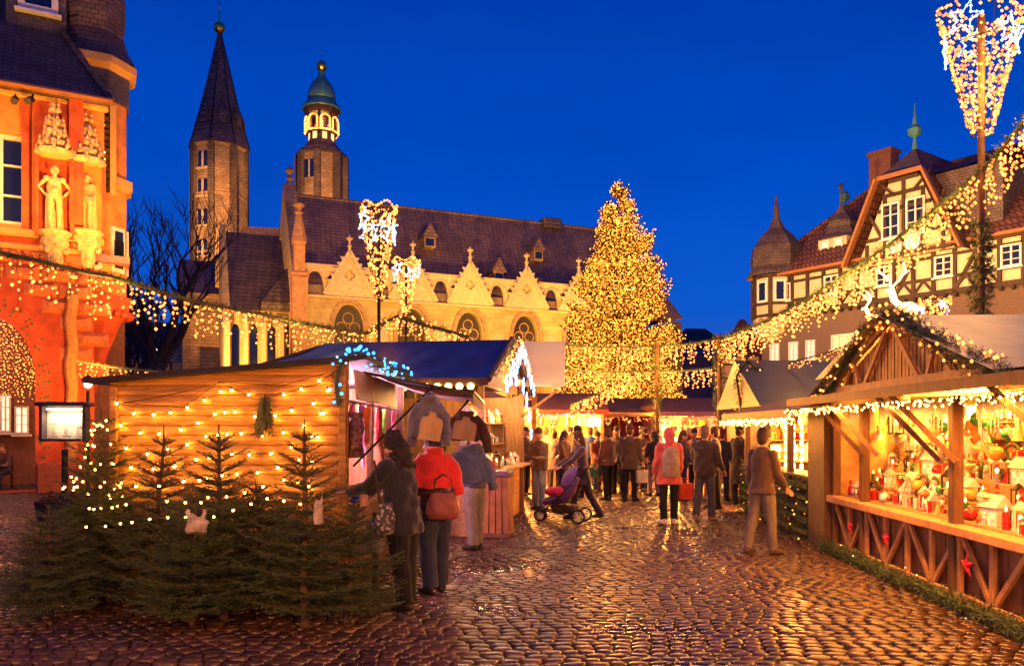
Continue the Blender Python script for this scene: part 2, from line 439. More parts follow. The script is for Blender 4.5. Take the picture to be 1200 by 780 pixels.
# ================================================================== GROUND
def ground():
    m,t,b=nt('wet_paving_far')
    tc=N(t,'ShaderNodeTexCoord'); mp=N(t,'ShaderNodeMapping'); t.links.new(tc.outputs['Object'],mp.inputs[0])
    br=N(t,'ShaderNodeTexBrick'); t.links.new(mp.outputs[0],br.inputs[0]); br.inputs['Scale'].default_value=1.0
    br.inputs['Brick Width'].default_value=.17; br.inputs['Row Height'].default_value=.13; br.inputs['Mortar Size'].default_value=.012
    br.inputs['Color1'].default_value=(.075,.05,.036,1); br.inputs['Color2'].default_value=(.04,.028,.022,1); br.inputs['Mortar'].default_value=(.03,.025,.02,1)
    n1=N(t,'ShaderNodeTexNoise',Scale=.5,Detail=5.0); t.links.new(tc.outputs['Object'],n1.inputs[0])
    t.links.new(br.outputs['Color'],b.inputs['Base Color'])
    mr=N(t,'ShaderNodeMapRange'); mr.inputs[1].default_value=.35; mr.inputs[2].default_value=.65; mr.inputs[3].default_value=.25; mr.inputs[4].default_value=.5
    t.links.new(n1.outputs['Fac'],mr.inputs[0]); t.links.new(mr.outputs[0],b.inputs['Roughness'])
    n2=N(t,'ShaderNodeTexNoise',Scale=7.0,Detail=4.0); t.links.new(tc.outputs['Object'],n2.inputs[0])
    mm=N(t,'ShaderNodeMath',operation='MULTIPLY_ADD'); t.links.new(br.outputs['Fac'],mm.inputs[0]); mm.inputs[1].default_value=-.8; t.links.new(n2.outputs['Fac'],mm.inputs[2])
    bp=N(t,'ShaderNodeBump',Strength=.9,Distance=.04); t.links.new(mm.outputs[0],bp.inputs['Height']); t.links.new(bp.outputs[0],b.inputs['Normal'])
    mb=MB(); S=900
    mb.add([(-S,-60,-.03),(S,-60,-.03),(S,S*1.5,-.03),(-S,S*1.5,-.03)],[(0,1,2,3)])
    tag(mb.build('ground',m),kind='structure')
    # cobbles, real stones near the camera
    rng=np.random.default_rng(3)
    stones=[]
    d=4.9
    rows=[]
    while d<24: rows.append(d); d+=.112*(1+.25*max(0,(d-14)/10))
    C=[]
    for ri,d0 in enumerate(rows):
        half=.66*d0+1.2
        x=-half+rng.random()*.1
        wscale=1+.25*max(0,(d0-14)/10)
        while x<half:
            w_=(.125+rng.random()*.065)*wscale
            xc=x+w_/2
            yc=d0+.012*xc*xc*.35+ .18*math.sin(xc*.45+d0*.12)+ (rng.random()-.5)*.014
            ang=math.atan(.0084*xc+.081*math.cos(xc*.45+d0*.12))
            C.append((xc,yc,w_/2-.0065,(.112*wscale)/2-.006,ang,rng.random(),rng.random(),rng.random()))
            x+=w_
    C=np.array(C); n=len(C)
    # per-stone vertices: 3 rings of 8 + centre
    ca=[];
    base=[]
    for k in range(8):
        a=PI/4*k+PI/8
        cx,sx=math.cos(a),math.sin(a); q=(abs(cx)**4+abs(sx)**4)**-.25
        base.append((cx*q,sx*q))
    base=np.array(base)
    prof=[(1.0,-.03),(1.0,.002),(.86,.0105),(.55,.0135)]
    V=np.zeros((n,len(prof)*8+1,3))
    jit=rng.normal(0,.06,(n,8,2))
    for i,(s,z) in enumerate(prof):
        bx=(base[None,:,0]+jit[:,:,0])*s*C[:,2:3]; by=(base[None,:,1]+jit[:,:,1])*s*C[:,3:4]
        V[:,i*8:(i+1)*8,0]=bx; V[:,i*8:(i+1)*8,1]=by; V[:,i*8:(i+1)*8,2]=z
    V[:,-1,2]=.0142
    tx=(C[:,5:6]-.5)*.13; ty=(C[:,6:7]-.5)*.15; dz=(C[:,7:8]-.5)*.009
    top=(V[:,:,2]>-.02)
    V[:,:,2]+=np.where(top,V[:,:,0]*tx+V[:,:,1]*ty+dz,0)
    # broad unevenness of the paving
    ca=np.cos(C[:,4:5]);sa=np.sin(C[:,4:5])
    X=V[:,:,0]*ca-V[:,:,1]*sa+C[:,0:1]; Y=V[:,:,0]*sa+V[:,:,1]*ca+C[:,1:2]
    V[:,:,0]=X;V[:,:,1]=Y
    V[:,:,2]-=.012
    nv=V.shape[1]; fq=[]
    for i in range(len(prof)-1):
        for k in range(8):
            j=(k+1)%8; fq.append((i*8+k,i*8+j,(i+1)*8+j,(i+1)*8+k))
    ft=[((len(prof)-1)*8+k,(len(prof)-1)*8+(k+1)%8,nv-1) for k in range(8)]
    fq=np.array(fq);ft=np.array(ft)
    off=(np.arange(n)*nv)[:,None,None]
    Q=(fq[None]+off).reshape(-1); T=(ft[None]+off).reshape(-1)
    me=bpy.data.meshes.new('cobblestone_paving')
    me.vertices.add(n*nv); me.vertices.foreach_set('co',V.reshape(-1))
    nq=n*len(fq); n3=n*8
    me.loops.add(len(Q)+len(T)); me.loops.foreach_set('vertex_index',np.concatenate([Q,T]))
    me.polygons.add(nq+n3)
    me.polygons.foreach_set('loop_start',np.concatenate([np.arange(nq)*4,nq*4+np.arange(n3)*3]))
    me.polygons.foreach_set('use_smooth',[True]*(nq+n3))
    at=me.attributes.new('stone','FLOAT','POINT'); at.data.foreach_set('value',np.repeat(rng.random(n),nv))
    me.update(calc_edges=True); me.validate()
    m,t,b=nt('wet_cobble')
    a=N(t,'ShaderNodeAttribute'); a.attribute_name='stone'
    tc=N(t,'ShaderNodeTexCoord')
    n1=N(t,'ShaderNodeTexNoise',Scale=22.0,Detail=7.0); t.links.new(tc.outputs['Object'],n1.inputs[0])
    n2=N(t,'ShaderNodeTexNoise',Scale=.55,Detail=4.0); t.links.new(tc.outputs['Object'],n2.inputs[0])
    c=mixc(t,a.outputs['Fac'],(.024,.012,.007),(.1,.046,.022))
    mu=N(t,'ShaderNodeMapRange'); mu.inputs[3].default_value=.5; mu.inputs[4].default_value=1.3; t.links.new(ramp(t,n1.outputs['Fac'],.3,.7),mu.inputs[0])
    sc=N(t,'ShaderNodeVectorMath',operation='SCALE'); t.links.new(c,sc.inputs[0]); t.links.new(mu.outputs[0],sc.inputs['Scale']); t.links.new(sc.outputs[0],b.inputs['Base Color'])
    mr=N(t,'ShaderNodeMapRange'); mr.inputs[1].default_value=.38; mr.inputs[2].default_value=.62; mr.inputs[3].default_value=.24; mr.inputs[4].default_value=.46
    t.links.new(n2.outputs['Fac'],mr.inputs[0]); t.links.new(mr.outputs[0],b.inputs['Roughness'])
    b.inputs['Specular IOR Level'].default_value=.5
    bp=N(t,'ShaderNodeBump',Strength=.45,Distance=.008); t.links.new(n1.outputs['Fac'],bp.inputs['Height']); t.links.new(bp.outputs[0],b.inputs['Normal'])
    me.materials.append(m)
    tag(link_mesh('cobblestone_paving',me),kind='structure')
ground()

# ================================================================== CHURCH
CA=R(23.7)
def build_church():
    O=Vector((-16.2,60,0)); root=empty('church',O,CA,'large pale stone church with slate roof and row of pointed gables','church')
    ux=(math.cos(CA),math.sin(CA)); vx=(-math.sin(CA),math.cos(CA))
    def uz(px,py,v=0):
        k=(px-600)/F
        ox=O.x+vx[0]*v; oy=O.y+vx[1]*v
        u=(k*oy-ox)/(ux[0]-k*ux[1]); d=oy+ux[1]*u
        return u,CH+(HOR-py)/F*d
    T=lambda u,w,y:Vector((u,y,w))
    U0,zt=uz(348,309); _,zb=uz(348,346)
    U0=0; U1=35.5
    centers=[uz(p,390)[0] for p in (409,483,550,616,677)]
    zpar=zt; zwall=zb
    # main wall with window openings
    holes=[]; wins=[]
    for i,c in enumerate(centers):
        ww=2.3; ztop=uz(409,357)[1]; holes.append([(x,z) for x,z in arch(c,3.0,ww,ztop-3.0,ztop-3.0-1.9,7,True)]); wins.append((c,ww,ztop))
    for c in (): holes.append(arch(c,3.0,2.3,uz(409,357)[1]-3.0,uz(409,357)[1]-4.9,7,True)); wins.append((c,2.3,uz(409,357)[1]))
    UG=29.0
    mb=MB(); mb.panel(rect(U0,0,UG,zwall),holes,T,.8)
    # end walls
    D=11.0
    mb.panel(rect(0,0,D,zwall),[],lambda u,w,y:Vector((y+.003,.8+u,w)),.8)
    mb.build('wall',stone_church,root)
    mb=MB(); mb.box((U1-.4,D/2+.8,zwall/2),(.8,D,zwall)); mb.box(((UG+U1)/2-.2,.5,zwall/2-.5),(U1-UG-.4,.8,zwall-1)); mb.build('choir_wall',stone_dark,root)  # unlit end of the church: its shade is put into the dark stone colour
    # string course
    tr=MB()
    tr.box(((U0+UG)/2,-.05,zwall+.02),(UG-U0+.3,.5,.22),bev=.06)
    tr.build('string_course',stone_cream,root)
    # gallery (parapet) with pierced openings
    H=zpar-zwall; hs=[]
    allc=centers+[28.6]
    gaps=[]
    prev=None
    for i in range(len(allc)-1): gaps.append((allc[i]+allc[i+1])/2)
    gaps=[centers[0]-2.55]+gaps
    for g in gaps:
        if g>U1-1: continue
        z0=zwall+.2
        o=[(g-.62,z0),(g+.62,z0),(g+.62,z0+H*.36)]
        for k in range(0,9):
            a=PI*k/8; rr=.62+.0*math.sin(a); o.append((g+.52*math.cos(a)*(1 if k not in(0,8) else 1.1),z0+H*.4+H*.36*math.sin(a)**.8))
        o.append((g-.62,z0+H*.36)); hs.append(o)
        for s in(-1,1):
            if 0<g+s*1.2<U1: hs.append(foil(g+s*1.22,zwall+H*.66,.3))
    g=MB(); g.panel(rect(U0,zwall+.13,UG,zpar),hs,lambda u,w,y:Vector((u,y+.1,w)),.28)
    g.box(((U0+UG)/2,.22,zpar+.08),(UG-U0,.5,.16),bev=.05)
    for gg in gaps:     # mouldings round each opening
        if gg>U1-1: continue
        pts=[(gg-.85,.03,zwall+.2)]+[(gg+.85*math.cos(PI-PI*k/10),.03,zwall+H*.45+H*.4*math.sin(PI*k/10)) for k in range(11)]+[(gg+.85,.03,zwall+.2)]
        g.tube(pts,.09,5)
    g.build('gallery',stone_cream,root)
    # infill boards behind big openings (pale shutters)
    for gg in gaps:
        if gg<U1-1: sh=MB(); sh.box((gg,.5,zwall+.55),(1.2,.08,.9)); sh.build('gallery_boarding',plaster_stone2,root)
    # gables
    for c in allc[:-1]:
        gm=MB(); hw=1.95; za=zpar+1.15
        hl=foil(c,zwall+1.75,.42)
        gm.panel([(c-hw,zwall+.16),(c+hw,zwall+.16),(c,za)],[hl],lambda u,w,y:Vector((u,y-.25,w)),.34)
        gm.build('gable',stone_cream,root)
        tr=MB()
        for s in(-1,1):
            tr.bar((c+s*hw,-.3,zwall+.2),(c,-.3,za+.05),.2,.3)
            for k in range(2,7):
                q=k/7.4; p=Vector((c+s*hw*(1-q),-.3,zwall+.2+(za-zwall-.2)*q)); tr.ball(p+Vector((s*.16,0,.14)),.15,6,4); tr.ball(p+Vector((s*.28,0,.22)),.09,5,3)
        tr.lathe([(.16,0),(.12,.5),(.2,.62),(.1,.72),(.08,1.0),(.26,1.12),(.26,1.22),(.1,1.32),(.05,1.45)],8,(c,-.2,za-.1))
        tr.build('finial',stone_cream,root)
    # windows
    for c,ww,ztop in wins:
        w_=MB(); w_.mat(0)
        oo=arch(c,3.0,ww+.5,ztop-3.0+.3,ztop-3.0-1.9,7,True); oo2=arch(c,3.0,ww,ztop-3.0,ztop-3.0-1.9,7,True)
        for i in range(2,len(oo)-1):
            w_.bar((oo[i][0],-.08,oo[i][1]),(oo[(i+1)%len(oo)][0],-.08,oo[(i+1)%len(oo)][1]),.22,.3)
        w_.bar((oo[1][0],-.08,3),(oo[2][0],-.08,oo[2][1]),.3,.3); w_.bar((oo[-1][0],-.08,oo[-1][1]),(oo[0][0],-.08,3),.3,.3)
        fr=w_.build('window',stone_red,root)
        tr=MB()
        for x in(-.38,.38): tr.box((c+x,.35,3+(ztop-5)/2),(.1,.16,ztop-5))
        for x,z in((-.5,ztop-1.75),(.5,ztop-1.75),(0,ztop-1.0)):
            pts=[(c+x+.42*math.cos(2*PI*k/12),.35,z+.42*math.sin(2*PI*k/12)) for k in range(13)]; tr.tube(pts,.055,5)
        tr.build('tracery',stone_red,fr)
        gl=MB(); gl.box((c,.55,3+(ztop-3)/2),(ww+.1,.06,ztop-3)); gl.build('pane',church_glass,fr)
    # roof
    V=D/2+.8; zr=uz(341,228,V)[1]; zr2=zr-.0
    x0=.25;x1=U1
    ev=.55; ze=zwall+.3
    hip=3.6
    r=MB()
    a=[(x0,ev,ze),(x1,ev,ze),(x1-hip,V,zr),(x0,V,zr)]
    b=[(x0,2*V-ev,ze),(x1,2*V-ev,ze)]
    r.add(a+b,[(0,1,2,3),(4,3,2,5),(1,5,2)])
    r.tube([(x0,V,zr),(x1-hip,V,zr+.02)],.14,6)
    roof=r.build('roof',slate,root)
    rr=MB()
    rr.box((x1-.35,V,zr-3.4),(1.2,1.6,1.2))
    # small dormers
    for px,py,v in ((500,285,2.4),(626,298,2.2),(580,322,1.3),(455,300,2)):
        pass
    def slope_pt(px,py):
        # intersect pixel ray with front roof slope
        for i in range(200):
            v=ev+(V-ev)*i/200; u,z=uz(px,py,v)
            zs=ze+(zr-ze)*(v-ev)/(V-ev)
            if zs>=z: return u,v,zs
        return u,v,z
    for px,py,wd in ((500,290,1.0),(626,305,.9),(580,330,.9)):
        u,v,z=slope_pt(px,py); dm=MB()
        dm.mat(0).box((u,v-.1,z+.25),(wd,1.6,.9)); 
        dm.mat(1).box((u,v-.93,z+.25),(wd*.7,.05,.6))
        dm.mat(2).add([(u-wd*.75,v-1.05,z+.65),(u+wd*.75,v-1.05,z+.65),(u,v-1.05,z+1.9),(u,v+1.9,z+1.9),(u-wd*.75,v+1.2,z+.65),(u+wd*.75,v+1.2,z+.65)],[(0,1,2),(0,2,3,4),(1,5,3,2)])
        dm.build('dormer',[stone_tower,glass_dark,slate],roof)
    # chimney-like ridge block
    u,z=uz(645,262,V); cb=MB(); cb.box((u,V,z-.1),(1.9,1.4,1.0),bev=.1); cb.build('chimney',slate_spire,roof)
    # left gable end + coping
    ge=MB()
    ge.poly([(0,.3,zwall),(0,2*V-.3,zwall),(0,V,zr+.5)],(.7,0,0))
    ge.build('gable_end',stone_church,root)
    cp=MB()
    cp.bar((.35,.2,zwall+.3),(.35,V,zr+.75),1.0,.3); cp.bar((.35,2*V-.2,zwall+.3),(.35,V,zr+.75),1.0,.3)
    cp.lathe([(.28,-.2),(.2,.5),(.35,.7),(.15,.9),(.15,1.1),(.38,1.3),(.3,1.5),(.1,1.7)],8,(.35,V,zr+.6))
    cp.build('coping',stone_tower,root)
    # corner buttress with pinnacle
    bt=MB(); u,z=uz(350,266)
    bt.box((.1,-.3,(zwall+1.3)/2),(1.15,1.2,zwall+1.3)); bt.box((.1,-.3,zwall+1.5),(1.35,1.4,.3),bev=.08)
    bt.box((.1,-.3,zwall+2.7),(.8,.8,2.3)); bt.box((.1,-.3,zwall+3.9),(1.0,1.0,.2),bev=.05)
    bt.lathe([(.6,0),(.22,2.0),(.34,2.15),(.2,2.3),(.2,2.5),(.42,2.65),(.4,2.8),(.1,2.9)],8,(.1,-.3,zwall+4.0),PI/8)
    bt.build('buttress',stone_redgold,root)
    for c in [ (centers[i]+centers[i+1])/2 for i in range(4)]+[27]:
        b2=MB(); b2.box((c,-.35,4.2),(.9,.9,8.4)); b2.add([(c-.45,-.8,8.4),(c+.45,-.8,8.4),(c+.45,.0,9.6),(c-.45,.0,9.6),(c-.45,0,8.4),(c+.45,0,8.4)],[(0,1,2,3),(0,3,4),(1,5,2)])
        b2.build('buttress',stone_cream,root)
    return root,uz
plaster_stone2=simple('weathered_boarding',(.2,.14,.1),.8,.3,4)
stone_redgold=simple('reddish_sandstone',(.45,.24,.1),.8,.3,3,.5,20)
church,uz=build_church()

def build_annex():
    # lower choir and side buildings left of the nave, set square to the church
    def fr(px,d): return Vector(((px-600)/F*d,d,0))
    root=empty('church_annex',fr(262,62),CA,'lower church annexe with steep dark roof and slim pale gable','annexe')
    ux=Vector((math.cos(CA),math.sin(CA),0)); vx=Vector((-math.sin(CA),math.cos(CA),0)); O=Vector(root.location)
    def loc(px,py,v):
        k=(px-600)/F; ox=O.x+vx.x*v; oy=O.y+vx.y*v
        u=(k*oy-ox)/(ux.x-k*ux.y); d=oy+ux.y*u; return u,CH+(HOR-py)/F*d
    # front wall: from px 262 to 345
    u1,_=loc(345,400,0); z1=loc(300,352,0)[1]
    hs=[]
    for i in range(4):
        c=.9+i*1.35; hs.append(arch(c,1.5,.62,z1-3.4,z1-3.9,5,True))
    mb=MB(); mb.panel(rect(0,0,u1,z1-.6),hs,lambda u,w,y:Vector((u,y,w)),.6)
    mb.box((.3,5,(z1-.6)/2),(.6,8.7,z1-.6)); mb.build('wall',stone_church,root)
    gl=MB(); gl.box((u1/2,.5,z1/2-.5),(u1-.4,.06,z1-3)); gl.build('pane',glass_dark,root)
    for i in range(5):
        b=MB(); c=.22+i*1.35; b.box((c,-.3,z1/2-.9),(.4,.7,z1-1.8)); b.add([(c-.2,-.65,z1-1.8),(c+.2,-.65,z1-1.8),(c+.2,0,z1-.9),(c-.2,0,z1-.9)],[(0,1,2,3)]); b.build('buttress',stone_cream,root)
    # roof: ridge along u
    V=4.6; za=loc(272,272,V)[1]
    r=MB(); r.add([(.3,-.2,z1-.8),(u1+3,-.2,z1-.8),(u1+3,V,za),(.3,V,za),(.3,2*V,z1-.8),(u1+3,2*V,z1-.8)],[(0,1,2,3),(3,2,5,4)]); r.build('roof',slate_spire,root)
    g=MB(); g.poly([(0,-.3,z1-.8),(0,2*V+.3,z1-.8),(0,V,za+.6)],(.45,0,0)); g.box((-.2,V,za-3.4),(.3,.35,2.6)); g.build('gable_end',stone_church,root)
    # lean-to roof between annexe and nave gable
    q=MB(); q.add([(u1*.5,-1.2,z1-.2),(u1+.6,-1.2,z1-.2),(u1+.4,1.2,z1+4.0),(u1*.5,3,z1+.3)],[(0,1,2,3)]); q.add([(u1*.5,-1.2,z1-.25),(u1+.6,-1.2,z1-.25),(u1+.6,-1.2,z1-.9),(u1*.5,-1.2,z1-.9)],[(0,1,2,3)])
    q.build('lean_to_roof',slate_spire,root)
    # left low block
    root2=empty('church_vestry',fr(214,66),CA,'low stone church block with dark roof left of the slim pale gable','annexe')
    O2=Vector(root2.location)
    def l2(px,py):
        k=(px-600)/F; u=(k*O2.y-O2.x)/(ux.x-k*ux.y); d=O2.y+ux.y*u; return u,CH+(HOR-py)/F*d
    ub,zb=l2(262,345); _,zt=l2(240,300); ub+=.5
    m=MB(); m.panel(rect(0,0,ub,zb),[arch(ub*.35,4,.5,2.2,1.8,5,True),arch(ub*.75,4,.5,2.2,1.8,5,True)],lambda u,w,y:Vector((u,y,w)),.5); m.box((.25,4.5,zb/2),(.5,8,zb)); m.build('wall',stone_tower,root2)
    m=MB(); m.box((ub/2,.45,5),(ub-.3,.05,4)); m.build('pane',glass_dark,root2)
    m=MB(); m.add([(-.2,-.3,zb),(ub+.3,-.3,zb),(ub+.3,4.2,zt+.4),(-.2,4.2,zt+.4),(-.2,8.5,zb),(ub+.3,8.5,zb)],[(0,1,2,3),(3,2,5,4),(0,3,4),(1,5,2)]); m.build('roof',slate,root2)
    m=MB(); m.box((ub*.7,-1.2,3.2),(2.2,2.4,6.4)); m.build('porch',stone_tower,root2)
    m=MB(); m.add([(ub*.7-1.3,-2.5,6.3),(ub*.7+1.3,-2.5,6.3),(ub*.7+1.3,0,8.6),(ub*.7-1.3,0,8.6)],[(0,1,2,3)]); m.build('porch_roof',slate_spire,root2)
build_annex()

def tower(px,d,name,label):
    x=(px-600)/F*d
    return empty(name,(x,d,0),R(22.5+4),label,'church tower')
def zp(py,d): return CH+(HOR-py)/F*d
def build_tower1():
    d=85; root=tower(257,d,'church_tower','octagonal rubble stone church tower with tall pointed dark slate spire')
    r=2.55; ze=zp(175,d); rr=r/math.cos(PI/8)
    m=MB(); m.lathe([(rr,0),(rr,ze)],8,(0,0,0),PI/8); m.build('wall',stone_tower,root)
    q=MB()
    for k in range(8):
        a=PI/8+k*PI/4; q.box((rr*math.cos(a)*.985,rr*math.sin(a)*.985,ze/2),(.62,.62,ze-.02),Euler((0,0,a)).to_matrix())
    q.build('quoins',stone_dark,root)
    for z in (zp(235,d),zp(302,d)): q=MB(); q.lathe([(rr+.1,z),(rr+.1,z+.25)],8,(0,0,0),PI/8); q.build('string_course',stone_red,root)
    q=MB(); q.lathe([(rr+.05,ze-.35),(rr+.3,ze-.1),(rr+.3,ze+.02)],8,(0,0,0),PI/8)
    q.build('cornice',stone_red,root)
    # windows: on the faces turned to the camera
    for k in range(8):
        a=k*PI/4
        for py in (196,228,262,297):
            z=zp(py,d)
            n=Vector((math.cos(a),math.sin(a),0)); tt=Vector((-n.y,n.x,0)); 
            if (Matrix.Rotation(root.rotation_euler.z,3,'Z')@n).y>-.93: continue
            if (Matrix.Rotation(root.rotation_euler.z,3,'Z')@n).y<-.8:
                w=MB()
                for s in(-.36,.36):
                    c=n*(r+.0)+tt*s
                    w.mat(0).box(c+Vector((0,0,z)),(.12,.42,1.5),Euler((0,0,a)).to_matrix())
                    w.mat(0).tube([c+n*.06+Vector((0,0,z+.75)),c+n*.058-n*.1+Vector((0,0,z+.75))],.21,10)
                w.mat(1).box(n*(r+.03)+Vector((0,0,z)),(.2,.16,1.6),Euler((0,0,a)).to_matrix())
                w.mat(1).box(n*(r+.05)+Vector((0,0,z-.85)),(.3,1.5,.18),Euler((0,0,a)).to_matrix())
                w.build('window',[glass_dark,stone_cream],root)
    zt=zp(36,d)
    s=MB(); s.lathe([(rr+.45,ze-.1),(rr+.15,ze+.9),(rr*.78,ze+3.6),(.12,zt)],8,(0,0,0),PI/8); spire=s.build('spire',slate_spire,root)
    rb=MB()
    for k in range(8):
        a=PI/8+k*PI/4; rb.tube([((rr+.42)*math.cos(a),(rr+.42)*math.sin(a),ze),((rr+.15)*math.cos(a),(rr+.15)*math.sin(a),ze+.95),(rr*.78*math.cos(a),rr*.78*math.sin(a),ze+3.65),(.1,0,zt)],.09,4)
    rb.build('ridge_roll',iron,spire)
    for k in (4,5,6,7):
        a=k*PI/4+PI/4; n=Vector((math.cos(a),math.sin(a),0)); 
        q=MB(); c=n*(r*.82)+Vector((0,0,ze+2.6)); M=Euler((0,0,a)).to_matrix()
        q.box(c,(1.0,.7,1.2),M); q.lathe([(.62,0),(.05,1.2)],4,c+Vector((0,0,.6)),a+PI/4); q.build('dormer',slate_spire,spire)
    q=MB(); q.ball((0,0,zt+.3),.62,12,8); q.lathe([(.1,.8),(.05,3.4)],6,(0,0,zt)); q.box((0,0,zt+2.4),(.08,.9,.08)); q.build('finial',gold,root); 
def build_tower2():
    d=88; root=tower(377,d,'church_tower','octagonal stone church tower with lit lantern and green copper dome')
    r=2.4; rr=r/math.cos(PI/8); ze=zp(184,d)
    m=MB(); m.lathe([(rr,0),(rr,ze)],8,(0,0,0),PI/8); m.build('wall',stone_tower,root)
    q=MB()
    for k in range(8):
        a=PI/8+k*PI/4; q.box((rr*math.cos(a)*.985,rr*math.sin(a)*.985,ze/2),(.7,.7,ze-.02),Euler((0,0,a)).to_matrix())
    q.build('quoins',stone_dark,root)
    for k in range(8):
        a=k*PI/4; n=Vector((math.cos(a),math.sin(a),0))
        if (Matrix.Rotation(root.rotation_euler.z,3,'Z')@n).y>-.93: continue
        w=MB(); w.mat(0).box(n*(r)+Vector((0,0,zp(205,d))),(.14,1.5,1.9),Euler((0,0,a)).to_matrix()); w.mat(1).box(n*(r+.02)+Vector((0,0,zp(205,d))),(.2,.14,1.9),Euler((0,0,a)).to_matrix()); w.build('window',[glass_dark,stone_cream],root)
    s=MB(); s.lathe([(rr+.35,ze-.15),(rr+.3,ze+.1),(rr*.82,ze+.7),(1.55,ze+1.5),(1.5,ze+1.7)],8,(0,0,0),PI/8); s.build('lower_roof',slate_spire,root)
    z0=ze+1.6; z1=zp(160,d)+.1; z2=zp(136,d)
    m=MB(); m.lathe([(1.45,z0),(1.45,z1)],8,(0,0,0),PI/8); lan=m.build('lantern_drum',slate_spire,root)
    for k in range(8):
        mm=MB(); a=k*PI/4; n=Vector((math.cos(a),math.sin(a),0)); mm.box(n*1.36+Vector((0,0,(z0+z1)/2)),(.1,.5,1.2),Euler((0,0,a)).to_matrix()); mm.build('lit_window',L_win,lan)
    # lit arcade
    m=MB(); m.lathe([(1.75,z1),(1.75,z1+.25)],8,(0,0,0),PI/8); m.lathe([(1.7,z2),(1.9,z2+.3),(2.0,z2+.6)],8,(0,0,0),PI/8)
    for k in range(8):
        a=PI/8+k*PI/4; m.box((1.58*math.cos(a),1.58*math.sin(a),(z1+z2)/2),(.28,.28,z2-z1+.1),Euler((0,0,a)).to_matrix())
    m.build('arcade',timber,root)
    li=MB()
    hh=z2-z1
    for k in range(8):
        a=k*PI/4; n=Vector((math.cos(a),math.sin(a),0)); tt=Vector((-n.y,n.x,0)); c=n*1.72
        pts=[c-tt*.52+Vector((0,0,z1+.35))]+[c+tt*.52*-math.cos(PI*j/8)+Vector((0,0,z1+hh*.6+.5*math.sin(PI*j/8))) for j in range(9)]+[c+tt*.52+Vector((0,0,z1+.35))]
        li.tube(pts,.085,4)
        li.tube([c-tt*.64+Vector((0,0,z1+.2)),c+tt*.64+Vector((0,0,z1+.2))],.1,4)
    li.build('light_outline',L_warm_s,root)
    inn=MB(); inn.lathe([(.7,z1),(.7,z2)],8); inn.build('lantern_core',slate_spire,root)
    dm=MB(); z3=z2+.6
    dm.lathe([(2.15,z3),(2.1,z3+.15),(1.6,z3+.9),(1.5,z3+1.1)],16); 
    dm.lathe([(1.5,z3+1.0),(1.55,z3+1.4),(1.42,z3+2.1),(1.0,z3+3.0),(.5,z3+3.6),(.35,z3+4.0),(.3,z3+4.6),(.12,z3+5.2)],16)
    dm.build('dome',copper,root,smooth=True)
    q=MB(); zt=zp(78,d); q.lathe([(.1,z3+4.8),(.08,zt)],6); q.ball((0,0,zt),.6,12,8); q.lathe([(.07,.4),(.03,2.4)],6,(0,0,zt)); q.box((0,0,zt+1.6),(.06,.7,.06)); q.build('finial',gold,root)
    add_light('lantern_glow','POINT',(root.location.x,root.location.y-1.0,z1+1.2),500,(1,.55,.2),.4)
build_tower1(); build_tower2()
def tower_link():
    d=82; a=G(283,d); root=empty('tower_link_block',a,R(8),'dark gabled roof block between the two church towers','annexe')
    z0=zp(300,d); z1=zp(257,d)
    m=MB(); m.box((4.2,3,z0/2),(9,6,z0)); m.build('wall',stone_tower,root)
    m=MB(); m.add([(-.5,-.3,z0),(9,-.3,z0),(9,3,z1),(-.5,3,z1),(-.5,6.3,z0),(9,6.3,z0)],[(0,1,2,3),(3,2,5,4),(0,3,4),(1,5,2)]); m.build('roof',slate,root)
tower_link()
class Fr:
    """a vertical facade plane: origin O, direction ang; loc() finds (u,z) of a photo pixel on the plane pushed back by v"""
    def __init__(s,O,ang): s.O=Vector(O); s.a=ang; s.u=Vector((math.cos(ang),math.sin(ang),0)); s.n=Vector((-math.sin(ang),math.cos(ang),0))
    def loc(s,px,py,v=0):
        k=(px-600)/F; ox=s.O.x+s.n.x*v; oy=s.O.y+s.n.y*v
        u=(k*oy-ox)/(s.u.x-k*s.u.y); d=oy+s.u.y*u; return u,CH+(HOR-py)/F*d-s.O.z
    def w(s,u,v,z=0): return s.O+s.u*u+s.n*v+Vector((0,0,z))
def window(root,u,z,w,h,v=0.0,fm=None,gm=None,cols=2,rows=3,fw=.08,lit=False,th=.1):
    fm=fm or white_paint
    m=MB(); y=v-.03
    for s in(-1,1): m.box((u+s*(w/2-fw/2),y,z),(fw,th,h))
    for s in(-1,1): m.box((u,y-.002,z+s*(h/2-fw/2)),(w-2*fw+.002,th,fw))
    for i in range(1,cols): m.box((u-w/2+w*i/cols,y+.01,z),(fw*.8,th*.8,h-2*fw))
    for j in range(1,rows): m.box((u,y+.015,z-h/2+h*j/rows),(w-2*fw,th*.6,fw*.45))
    m.box((u,y-.05,z-h/2-.05),(w+.16,.2,.07))
    f=m.build('window',fm,root)
    g=MB(); g.box((u,y+.045,z),(w-fw,.01,h-fw)); g.build('pane',gm or glass_dark,f)
    return f

